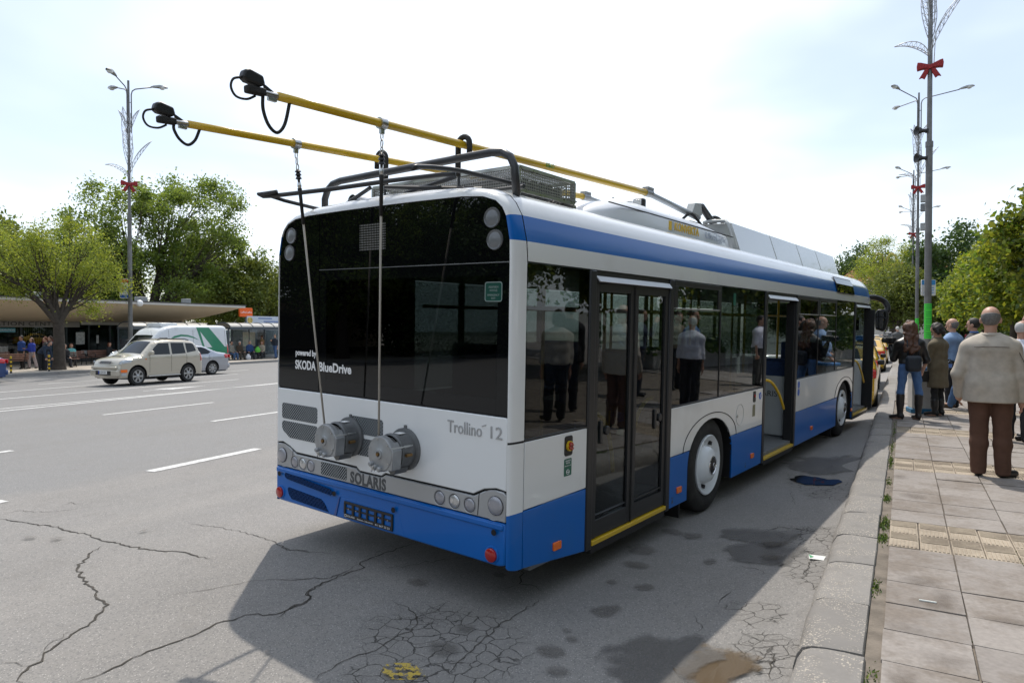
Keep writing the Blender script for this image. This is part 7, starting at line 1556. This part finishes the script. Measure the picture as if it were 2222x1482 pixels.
# kiosk with banner
ks = thing('kiosk', 'light grey kiosk with a printed banner beyond the shelter', 'kiosk', (-43.2, 34.6, FZ))
q = MB(); q.b2((-2.0, 0, 0), (.6, 5, 2.45)); q.build('walls', mat('kiosk_grey', (.40, .41, .42), .6, var=.05), ks, bevel=.02); q = MB(); q.b2((.60, .4, .1), (.62, 1.1, 2.1)); q.build('doorway', mat('kiosk_dark', (.05, .015, .015), .7), ks, 0)
q = MB(); q.b2((.62, -.6, 2.5), (.70, 5, 3.15)); bo = q.build('banner', mat('banner_white', (.52, .58, .68), .6), ks, 0)
for yy, c in ((-.35, (.55, .42, .12)), (2.7, (.05, .10, .30)), (3.4, (.6, .42, .08)), (3.9, (.45, .22, .05))): q = MB(); q.prism([(yy + .25 * math.cos(t), 2.83 + .24 * math.sin(t)) for t in [2 * math.pi * i / 9 for i in range(9)]], 'x', .70, .704); q.build('banner_print', mat('banner_%d' % int(c[0] * 100), c, .6, var=.4, vs_=6), bo, 0)
for z, a, b in ((2.95, .4, 1.7), (2.72, .9, 2.3)): q = MB(); q.b2((.70, a, z), (.704, b, z + .07)); q.build('banner_line', MC['sign_deep_blue'], bo, 0)
q = MB(); q.b2((.62, 3.2, 1.15), (.625, 3.7, 1.5)); q.build('notice', M_textw, ks, 0)
osg = thing('orange_sign', 'orange illuminated-style shop sign on a pole above the shelters', 'sign', (-45.0, 35.85, FZ))
q = MB(); q.cyl((0, 0, 0), (0, 0, 3.3), .06, n=10); q.build('pole', M_shf, osg); q = MB(); q.prism(rect(-.6, .6, 3.15, 3.85, .08), 'x', -.08, .08); q.build('sign_box', mat('sign_orange', (.80, .12, .01), .45), osg, bevel=.01)
for y_ in (-.27, .27): text('sign_lettering', 'Lafka', .22, M_textw, osg, frame((.083, y_, 3.5), (0, 1, 0), (0, 0, 1)), .001, width=.48)
# green carrier bag and white bag at the shelter
for lab, loc, c in (('bright green carrier bag on the seated man\'s lap', (-40.15, 33.0, FZ + .50), (.10, .45, .04)), ('white carrier bag on the ground in the shelter', (-40.1, 32.15, FZ), (.6, .6, .62))):
    t = thing('carrier_bag', lab, 'bag', loc); q = MB(); q.lathe([(0, 0), (.15, .01), (.19, .12), (.17, .26), (.07, .36), (.09, .42)], (0, 0, 0), 'z', 11); q.build('bag', mat('bag_%d' % int(c[0] * 100), c, .5, bump=.6, bs=14), t, 60)

# ------------------------------------------------------------------ pavilion with the boat-shaped canopy
pv = thing('pavilion', 'low pavilion with boat-shaped canopy and INFORMATION CENTER lettering', 'building', (-47, 0, FZ))
z0 = -FZ
M_soff = mat('canopy_soffit', (.64, .52, .36), .8, var=.05, vs_=.6); M_fasc = mat('canopy_fascia', (.58, .57, .54), .6); M_roofd = mat('roof_felt', (.10, .10, .10), .9)
n = 10; rings = []; ysr = [-30, 0, 10, 20, 26, 29, 30, 31, 32, 33, 33.6, 34.05]
def tipf(y): return 1.0 if y < 29 else max(0.03, 1 - ((y - 29) / 5.1) ** 2.4)
for y in ysr:
    f = tipf(y); rg = []
    for i in range(n + 1):
        t = i / n; x = 4.0 - 4.2 * t * (0.25 + .75 * f); zz_ = 3.42 - (1.12 * f) * (1 - (1 - t) ** 3.0); rg.append((x, y, zz_ + z0))
    rings.append(rg)
q = MB(); q.add([p for r_ in rings for p in r_], [(j * (n + 1) + i, j * (n + 1) + i + 1, (j + 1) * (n + 1) + i + 1, (j + 1) * (n + 1) + i) for j in range(len(rings) - 1) for i in range(n)]); q.add(rings[-1] + [(-.2, 34.05, 3.42 + z0)], [tuple(range(n + 2))]); q.build('soffit', M_soff, pv, 60)
q = MB(); q.b2((4.0, -30, 3.42 + z0), (4.12, 34.15, 3.56 + z0)); q.b2((-8, 34.05, 3.42 + z0), (4.0, 34.15, 3.56 + z0)); q.build('fascia', M_fasc, pv, bevel=.01); q = MB(); q.b2((-8, -30, 3.565 + z0), (4.16, 34.2, 3.63 + z0)); q.build('roof', M_roofd, pv)
q = MB(); q.b2((-8, -30, 0), (-7.8, 34, 3.42 + z0)); q.b2((-7.8, 31.8, 0), (-.1, 32, 3.3 + z0)); q.build('back_wall', M_soff, pv)
q = MB(); q.b2((-.05, 10, 1.93 + z0), (.06, 24.4, 2.32 + z0)); band = q.build('sign_band', mat('sign_band', (.30, .285, .26), .6), pv, 0)
text('sign_lettering', 'INFORMATION CENTER', .36, mat('sign_letters', (.07, .068, .065), .5), pv, frame((.075, 20.45, 2.125 + z0), (0, 1, 0), (0, 0, 1)), .012, width=5.6, space=1.15)
q = MB(); q.b2((-.06, 24.5, 2.1 + z0), (.05, 31.8, 2.32 + z0)); q.build('sign_band', M_fasc, pv, 0)
# shop windows: frames, panes, things behind them
M_shopg = glass('shop_glass', (.55, .6, .58), .0); M_green_fr = mat('shop_frame', (.015, .022, .020), .5)
cuts = [10, 12.4, 14.8, 17.2, 19.3, 21.0, 23.6, 25.0, 26.4, 27.8, 29.2, 30.6, 31.8]
for a, b in zip(cuts, cuts[1:]):
    q = MB(); q.b2((-.06, a + .06, .42), (-.05, b - .06, 2.38)); q.build('shop_pane', M_shopg, pv, 0)
    q = MB(); q.b2((-.10, a - .06, 0), (.02, a + .06, 2.42)); q.build('mullion', M_green_fr, pv)
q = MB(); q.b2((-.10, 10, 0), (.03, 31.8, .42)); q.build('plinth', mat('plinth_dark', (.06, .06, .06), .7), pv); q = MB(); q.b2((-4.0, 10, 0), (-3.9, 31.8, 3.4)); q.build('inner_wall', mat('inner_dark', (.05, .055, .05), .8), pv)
M_bl = mat('blind_ochre', (.30, .26, .17), .8)
for i in range(22): q = MB(); yy = 21.1 + .113 * i; q.box((-.35, yy, 1.35), (.01, .10, 2.0), (0, 0, R(25))); q.build('blind_slat', M_bl, pv, 0)
for a, b, zl, zh, c in ((19.6, 20.7, 1.95, 2.2, (.10, .35, .42)), (24.2, 24.75, 1.15, 1.95, (.5, .5, .47)), (25.5, 25.65, 1.2, 1.75, (.55, .55, .52)), (22.2, 23.0, .9, 1.5, (.25, .06, .06)), (24.5, 24.9, .5, .75, (.4, .4, .4)), (27.2, 27.9, 1.0, 1.7, (.45, .45, .46)), (19.5, 20.3, .6, 1.1, (.4, .38, .36))):
    q = MB(); q.b2((-.03, a, zl), (-.02, b, zh)); q.build('window_poster', mat('wposter_%d_%d' % (int(c[0] * 100), int(a * 10)), c, .6, var=.3, vs_=9), pv, 0)
text('window_lettering', 'INFORMATION', .16, M_textw, pv, frame((-.005, 20.15, 2.075), (0, 1, 0), (0, 0, 1)), .002, width=1.0)
for y, w_ in ((8.8, .5), (20.8, .6), (17.9, .8), (27.5, .6), (31, .4)): q = MB(); q.b2((1.0, y, 3.63 + z0), (1.6, y + w_, 4.05 + z0)); q.build('roof_unit', M_lamph, pv, bevel=.03)
q = MB(); q.ball((4.1, 26.0, 3.48 + z0), .22, 12, 8); q.build('dome_camera', M_textw, pv, 180)

# ------------------------------------------------------------------ far backdrop on the right: red-roofed house and golden arches in the trees
hs = thing('house', 'pale house with red tiled roof showing through the trees', 'house', (-1.0, 104, PZ), R(-6))
q = MB(); q.b2((-7, 0, 0), (7, 9, 8)); q.build('wall', mat('house_wall', (.50, .47, .42), .8, var=.06), hs)
q = MB(); q.add([(-7.6, -.7, 7.9), (7.6, -.7, 7.9), (7.6, 9.7, 7.9), (-7.6, 9.7, 7.9), (-5, 4.5, 11), (5, 4.5, 11)], [(0, 1, 5, 4), (1, 2, 5), (2, 3, 4, 5), (3, 0, 4)]); q.build('roof', mat('roof_tile', (.30, .10, .06), .8, var=.2, vs_=3), hs, 0)
for i in range(4):
    for z in (1.6, 4.8): q = MB(); x = -5.4 + 3.5 * i; q.b2((x, -.04, z), (x + 1.1, .0, z + 1.7)); o = q.build('window', M_cglass, hs, 0); q = MB(); q.b2((x - .1, -.08, z - .12), (x + 1.2, .02, z - .02)); q.build('sill', M_fasc, o)
am = thing('arches_sign', 'thin yellow double-arch sign half hidden among the trees above the bus front', 'sign', (-1.9, 92, PZ), R(28))
q = MB()
for d in (-1, 1): q.tube([(d * .75 + .75 * math.cos(t), 0, 8.8 + 1.9 * math.sin(t)) for t in [math.pi * i / 14 for i in range(15)]], .13, 8)
q.build('arches', mat('arch_yellow', (.42, .34, .08), .5), am, 180); q = MB(); q.cyl((0, 0, 0), (0, 0, 8.9), .15, n=10); q.build('pole', M_post, am)
q = MB(); q.b2((6.4, 18, 0), (6.9, 70, .55)); wl = q.build('planter_wall', M_concrete, loc=(0, 0, PZ), bevel=.03); tag(wl, 'low stone planter wall behind the row of clipped trees', 'wall')

# ------------------------------------------------------------------ trees
def leafmat(nm, c0, c1, tr=.45):
    m = bpy.data.materials.new(nm); m.use_nodes = True; t = m.node_tree; n = t.nodes; l = t.links; n.clear()
    o = n.new('ShaderNodeOutputMaterial'); ge = n.new('ShaderNodeNewGeometry'); oi = n.new('ShaderNodeObjectInfo')
    mi_ = n.new('ShaderNodeMix'); mi_.data_type = 'RGBA'; l.new(ge.outputs['Random Per Island'], mi_.inputs[0]); mi_.inputs[6].default_value = c0 + (1,); mi_.inputs[7].default_value = c1 + (1,)
    hv = n.new('ShaderNodeHueSaturation'); l.new(mi_.outputs[2], hv.inputs['Color']); mr = n.new('ShaderNodeMapRange'); mr.inputs[3].default_value = .8; mr.inputs[4].default_value = 1.2; l.new(oi.outputs['Random'], mr.inputs[0]); l.new(mr.outputs[0], hv.inputs['Value'])
    d = n.new('ShaderNodeBsdfDiffuse'); tl = n.new('ShaderNodeBsdfTranslucent'); g_ = n.new('ShaderNodeBsdfGlossy'); g_.inputs['Roughness'].default_value = .45; g_.inputs['Color'].default_value = (.6, .65, .6, 1)
    h2 = n.new('ShaderNodeHueSaturation'); h2.inputs['Hue'].default_value = .485; h2.inputs['Value'].default_value = 1.5; l.new(hv.outputs[0], h2.inputs['Color']); l.new(hv.outputs[0], d.inputs['Color']); l.new(h2.outputs[0], tl.inputs['Color'])
    a = n.new('ShaderNodeMixShader'); a.inputs[0].default_value = tr; l.new(d.outputs[0], a.inputs[1]); l.new(tl.outputs[0], a.inputs[2])
    b = n.new('ShaderNodeMixShader'); b.inputs[0].default_value = .05; l.new(a.outputs[0], b.inputs[1]); l.new(g_.outputs[0], b.inputs[2]); l.new(b.outputs[0], o.inputs['Surface']); return m
LM = {'acacia': leafmat('leaf_acacia', (.13, .19, .02), (.22, .25, .03), .58), 'plane': leafmat('leaf_plane', (.13, .21, .03), (.20, .27, .042), .6), 'maple': leafmat('leaf_maple', (.065, .135, .014), (.21, .235, .018), .55), 'dark': leafmat('leaf_dark', (.035, .08, .016), (.07, .115, .024), .42), 'lime': leafmat('leaf_lime', (.10, .14, .022), (.15, .18, .03), .5)}
BARK = {'grey': mat('bark_grey', (.06, .048, .038), .9, var=.3, vs_=5, bump=.6, bs=14), 'pale': mat('bark_pale', (.16, .14, .11), .9, var=.3, vs_=3, bump=.3, bs=10)}

def tree_parts(seed, lobes, fork, trunk, nclus, nleaf, leaf, clus_r, limbs=6, shell=.55, droop=.15, twig=.02, pts_extra=None):
    """lobes: crown ellipsoids (cx,cy,cz,rx,ry,rz); fork: height of the first fork; trunk: radius. returns (wood mesh builder, leaf verts, leaf faces)"""
    q = np.random.RandomState(seed); cl = []
    vol = np.array([l_[3] * l_[4] * l_[5] for l_ in lobes]); vol = vol / vol.sum()
    while len(cl) < nclus:
        l_ = lobes[q.choice(len(lobes), p=vol)]; v = q.normal(size=3); v /= np.linalg.norm(v); r_ = shell + (1 - shell) * q.rand() ** .6 if q.rand() < .8 else q.rand() ** .4
        cl.append(np.array(l_[:3]) + v * r_ * np.array(l_[3:6]))
    cl = np.array(cl); W = MB(); top = np.array([0.0, 0, fork])
    W.tube([(0, 0, -.1), (.02, .0, fork * .15), (.0, .03, fork * .5), (.0, .0, fork)], [trunk * 1.35, trunk * 1.05, trunk * .95, trunk * .9], 12)
    cen = cl[q.choice(len(cl), limbs, replace=False)]
    for _ in range(6):
        a = np.argmin(((cl[:, None] - cen[None]) ** 2).sum(-1), 1); cen = np.array([cl[a == i].mean(0) if (a == i).any() else cen[i] for i in range(limbs)])
    for i in range(limbs):
        e = top + (cen[i] - top) * .72; mid = top + (e - top) * .5 + np.array([0, 0, .12 * np.linalg.norm(e - top)]) * (1 if q.rand() > .3 else -.3) + q.normal(size=3) * .12
        rl = trunk * .62 * (max(1, (a == i).sum()) / len(cl) * limbs) ** .4
        path = [top * np.array([1, 1, .97]) * (1 - t) ** 2 + 2 * mid * t * (1 - t) + e * t * t for t in np.linspace(0, 1, 8)]
        W.tube([tuple(p) for p in path], list(np.linspace(rl, rl * .45, 8)), 8)
        for j in np.where(a == i)[0]:
            k = q.randint(2, 8); s_ = path[k]; m2 = s_ + (cl[j] - s_) * .5 + q.normal(size=3) * .15 + np.array([0, 0, .1])
            r2 = rl * .30 * (1 - k / 12); W.tube([tuple(s_ * (1 - t) ** 2 + 2 * m2 * t * (1 - t) + cl[j] * t * t) for t in np.linspace(0, 1, 5)], list(np.linspace(r2, twig * .5, 5)), 5, caps=False)
    w_ = q.rand(nclus) * .9 + .35; w_ /= w_.sum(); ci = q.choice(nclus, nleaf, p=w_)
    cs_ = clus_r * (0.6 + .8 * q.rand(nclus)); off = q.normal(size=(nleaf, 3)); off *= (cs_[ci] * .55)[:, None]; off[:, 2] *= .75; off[:, 2] -= droop * np.linalg.norm(off[:, :2], axis=1)
    P = cl[ci] + off; n_ = q.normal(size=(nleaf, 3)); n_[:, 2] += .7; n_ /= np.linalg.norm(n_, axis=1)[:, None]
    u = np.cross(n_, q.normal(size=(nleaf, 3))); u /= np.linalg.norm(u, axis=1)[:, None]; v = np.cross(n_, u); s_ = (leaf * (.6 + .8 * q.rand(nleaf)))[:, None]
    V = np.stack([P - u * s_ * .55, P + v * s_ * .32 + n_ * s_ * .05, P + u * s_ * .55, P - v * s_ * .32 + n_ * s_ * .05], 1).reshape(-1, 3); F = np.arange(nleaf * 4).reshape(-1, 4)
    return W, V, F
def tree(label, loc, parts, lm, bk, name='tree', group=None, rz=0, sc_=1):
    t = thing(name, label, 'tree', loc, rz, group); W, V, F = parts
    W.build('trunk', BARK[bk], t, 60, fix=False); npmesh('crown', V, F, LM[lm], t, 0)
    if sc_ != 1: t.scale = (sc_,) * 3
    return t
# acacia at the far kerb: spreading limbs, light crown
ac_ = tree_parts(3, [(-.6, -1.8, 5.6, 2.3, 2.4, 1.7), (.2, .5, 6.2, 2.4, 2.2, 1.8), (.5, 1.7, 4.7, 1.8, 1.5, 1.5), (0, -3.4, 5.2, 1.8, 1.6, 1.6), (.7, 2.0, 2.75, 1.0, .9, .6)], 2.4, .28, 105, 25000, .095, .66, limbs=5, shell=.45, droop=.3)
tree('spreading acacia with thick dark trunk beside the far kerb', (-38.4, 18.9, FZ), ac_, 'acacia', 'grey')
# plane trees behind the pavilion
pl1 = tree_parts(11, [(0, -2.5, 9.5, 4, 4.2, 4.0), (0, 3.6, 11.2, 4.0, 4.2, 4.6), (1, 6.0, 8.0, 3.4, 3.2, 3.2), (0, -5.2, 8.4, 2.8, 2.6, 2.6), (0, 1, 5.5, 4.2, 5.8, 2.6)], 3.2, .42, 210, 50000, .20, .85, limbs=8, shell=.45)
tree('tall plane tree rising behind the pavilion roof', (-54.5, 33.9, FZ), pl1, 'plane', 'grey', sc_=1.05)
lm1 = tree_parts(21, [(0, 0, 5.0, 3.4, 3.4, 2.6), (.5, 2.0, 4.0, 2.6, 2.4, 2.2), (0, -2.0, 4.2, 2.6, 2.4, 2.0)], 1.8, .22, 110, 20000, .22, .85, limbs=6, shell=.4)
T2 = tree('lime-green tree right of the plane tree, above the kiosk', (-53, 43.5, FZ), lm1, 'lime', 'grey', sc_=1.15)
def again(src, label, loc, rz, s, lm=None):
    c = copy_tree(src); c.location = loc; c.rotation_euler = (0, 0, rz); c.scale = (s,) * 3; c['label'] = label
    if 'group' in c: del c['group']
    return c
T1 = bpy.data.objects['tree.001']
again(T2, 'bright green tree close behind the left end of the bus', (-50, 49.5, FZ), 1.2, .95)
again(T2, 'light green tree low behind the pavilion at the left edge', (-62, 24, FZ), 2.1, 1.5)
again(T2, 'yellow-green tree behind the pavilion between acacia and plane tree', (-60, 31, FZ), 3.3, 1.25)
again(T2, 'green tree low behind the right half of the plane tree', (-64, 46.5, FZ), 4.4, 1.55)
again(T2, 'green tree far behind the acacia', (-68, 17, FZ), .4, 1.5)
again(T2, 'distant green tree showing between plane tree and bus', (-72, 64, FZ), 5.2, 1.25)
again(T2, 'low distant tree behind the plane tree trunk', (-72, 38, FZ), 1.0, 1.4)
# clipped maples on the right-hand pavement
mp1 = tree_parts(31, [(0, 0, 3.95, 1.9, 1.9, 1.75), (0, 0, 4.8, 1.6, 1.6, 1.1), (.2, .3, 3.0, 1.75, 1.75, .95)], 2.0, .15, 140, 26000, .165, .46, limbs=6, shell=.72, droop=.25)
mp2 = tree_parts(32, [(0, 0, 3.85, 2.0, 1.95, 1.7), (.3, .2, 4.9, 1.4, 1.5, 1.1), (-.2, .1, 3.0, 1.8, 1.8, .95)], 2.0, .15, 140, 26000, .165, .48, limbs=6, shell=.70, droop=.25)
G = 'clipped maple trees along the right-hand pavement'
MA = tree('nearest clipped maple cut off by the right edge', (4.25, 24.3, PZ), mp1, 'maple', 'grey', 'maple_tree', G)
MBt = tree('second clipped maple from the right edge', (4.25, 31.0, PZ), mp2, 'maple', 'grey', 'maple_tree', G)
for i, (y, s, lab) in enumerate([(37.6, 1.0, 'third clipped maple from the right edge'), (44.0, .98, 'fourth clipped maple from the right edge'), (50.5, 1.0, 'fifth clipped maple, behind the man in blue shirt'), (57, 1.0, 'farthest clipped maple of the row'), (16.0, 1.0, 'clipped maple right of the picture, mirrored in the front windows'), (9.5, 1.0, 'clipped maple right of the picture, mirrored in the middle windows'), (3.0, 1.0, 'clipped maple right of the picture, mirrored in the door glass'), (-3.5, 1.0, 'clipped maple right of the picture, mirrored in the rear side window')]):
    c = again(MA if i % 2 == 0 else MBt, lab, (4.3 + (.0 if y > 20 else 1.6), y, PZ), 1.3 * i + .5, s); c['group'] = G
# big trees at the end of the street
dk = tree_parts(41, [(0, 0, 7.5, 4.6, 4.6, 4.4), (2.8, 1, 6.2, 3.6, 3.4, 3.6), (-2.8, .5, 6.0, 3.4, 3.4, 3.4), (0, 0, 3.4, 5, 4.4, 2.2)], 2.2, .40, 160, 30000, .30, 1.15, limbs=7, shell=.5)
T4 = tree('dark dense tree at the end of the street right of the lamp posts', (5.2, 80, PZ), dk, 'dark', 'grey')
ac2 = again(bpy.data.objects['tree'], 'airy light green tree in front of the house at the street end', (-.9, 84, PZ), 2.0, 1.45)
again(T4, 'second dark tree at the end of the street, behind the airy tree', (-4.5, 112, PZ), 1.7, 1.15); again(T4, 'distant dark tree behind the clipped maples', (13, 72, PZ), 3.0, 1.1); again(T4, 'dark tree far left down the street beyond the bus roof', (-16, 118, PZ), 4.0, .9)
again(T2, 'light green tree at the foot of the dark street-end trees', (-.6, 74, PZ), .8, 1.0)
again(T2, 'green tree far behind the nearest maple', (15, 50, PZ), 2.8, 1.5); again(T4, 'dark tree behind the right edge maples', (14, 38, PZ), .6, .95)
# hedge below the maples
q = np.random.RandomState(5); V = []; n_ = 26000; P = np.stack([q.uniform(5.6, 8.2, n_), q.uniform(17, 72, n_), PZ + .5 + q.rand(n_) * 1.5], 1); nn = q.normal(size=(n_, 3)); nn /= np.linalg.norm(nn, axis=1)[:, None]; u = np.cross(nn, q.normal(size=(n_, 3))); u /= np.linalg.norm(u, axis=1)[:, None]; v = np.cross(nn, u)
V = np.stack([P - u * .10, P + v * .07, P + u * .10, P - v * .07], 1).reshape(-1, 3); tag(npmesh('hedge', V, np.arange(n_ * 4).reshape(-1, 4), LM['dark'], None, 0), 'dark green hedge below the clipped maples', 'hedge', kind='stuff')
# trees behind the photographer, mirrored in the rear glass
for i, (x, y, s) in enumerate([(-36, -30, 1.0), (-27, -34, .85), (-18, -31, .95), (-9, -35, .8), (2, -33, .9), (-44, -18, 1.0), (-45, -4, .9)]):
    again(T1 if i % 2 else T4, 'plane tree behind the photographer mirrored in the rear glass, number %s from the left' % ('one two three four five six seven'.split()[i]), (x, y, FZ), 1.1 * i, s)

for i, (x, y, s) in enumerate([(-31, -27, .9), (-22, -26, .8), (-13, -29, .85), (-4, -28, .8)]):
    again(T4, 'dark tree behind the photographer mirrored low in the rear glass, number %s from the left' % ('one two three four'.split()[i]), (x, y, FZ - 1.2), 1.9 * i, s)
for i, (x, y, s) in enumerate([(12.5, -7, .95), (12, 2.5, .9), (13, 11.5, .95), (14.5, 20, .9)]):
    again(T1 if i % 2 else T4, 'tall tree right of the picture mirrored in the blue stripe, number %s from the rear' % ('one two three four'.split()[i]), (x, y, PZ), 1.4 * i, s)

for i, (x, y, s) in enumerate([(-36, -15, .95), (-35.5, -22, .9), (-43, -27, 1.1), (-38, -30, 1.0), (-41, -9.5, 1.0), (-49, -30, 1.0)]):
    again(T4 if i % 2 else T1, 'street tree behind the photographer across the road, mirrored in the rear glass, number %s' % ('one two three four five six seven'.split()[i]), (x, y, FZ - (1.0 if i % 2 else 0)), 2.3 * i, s)
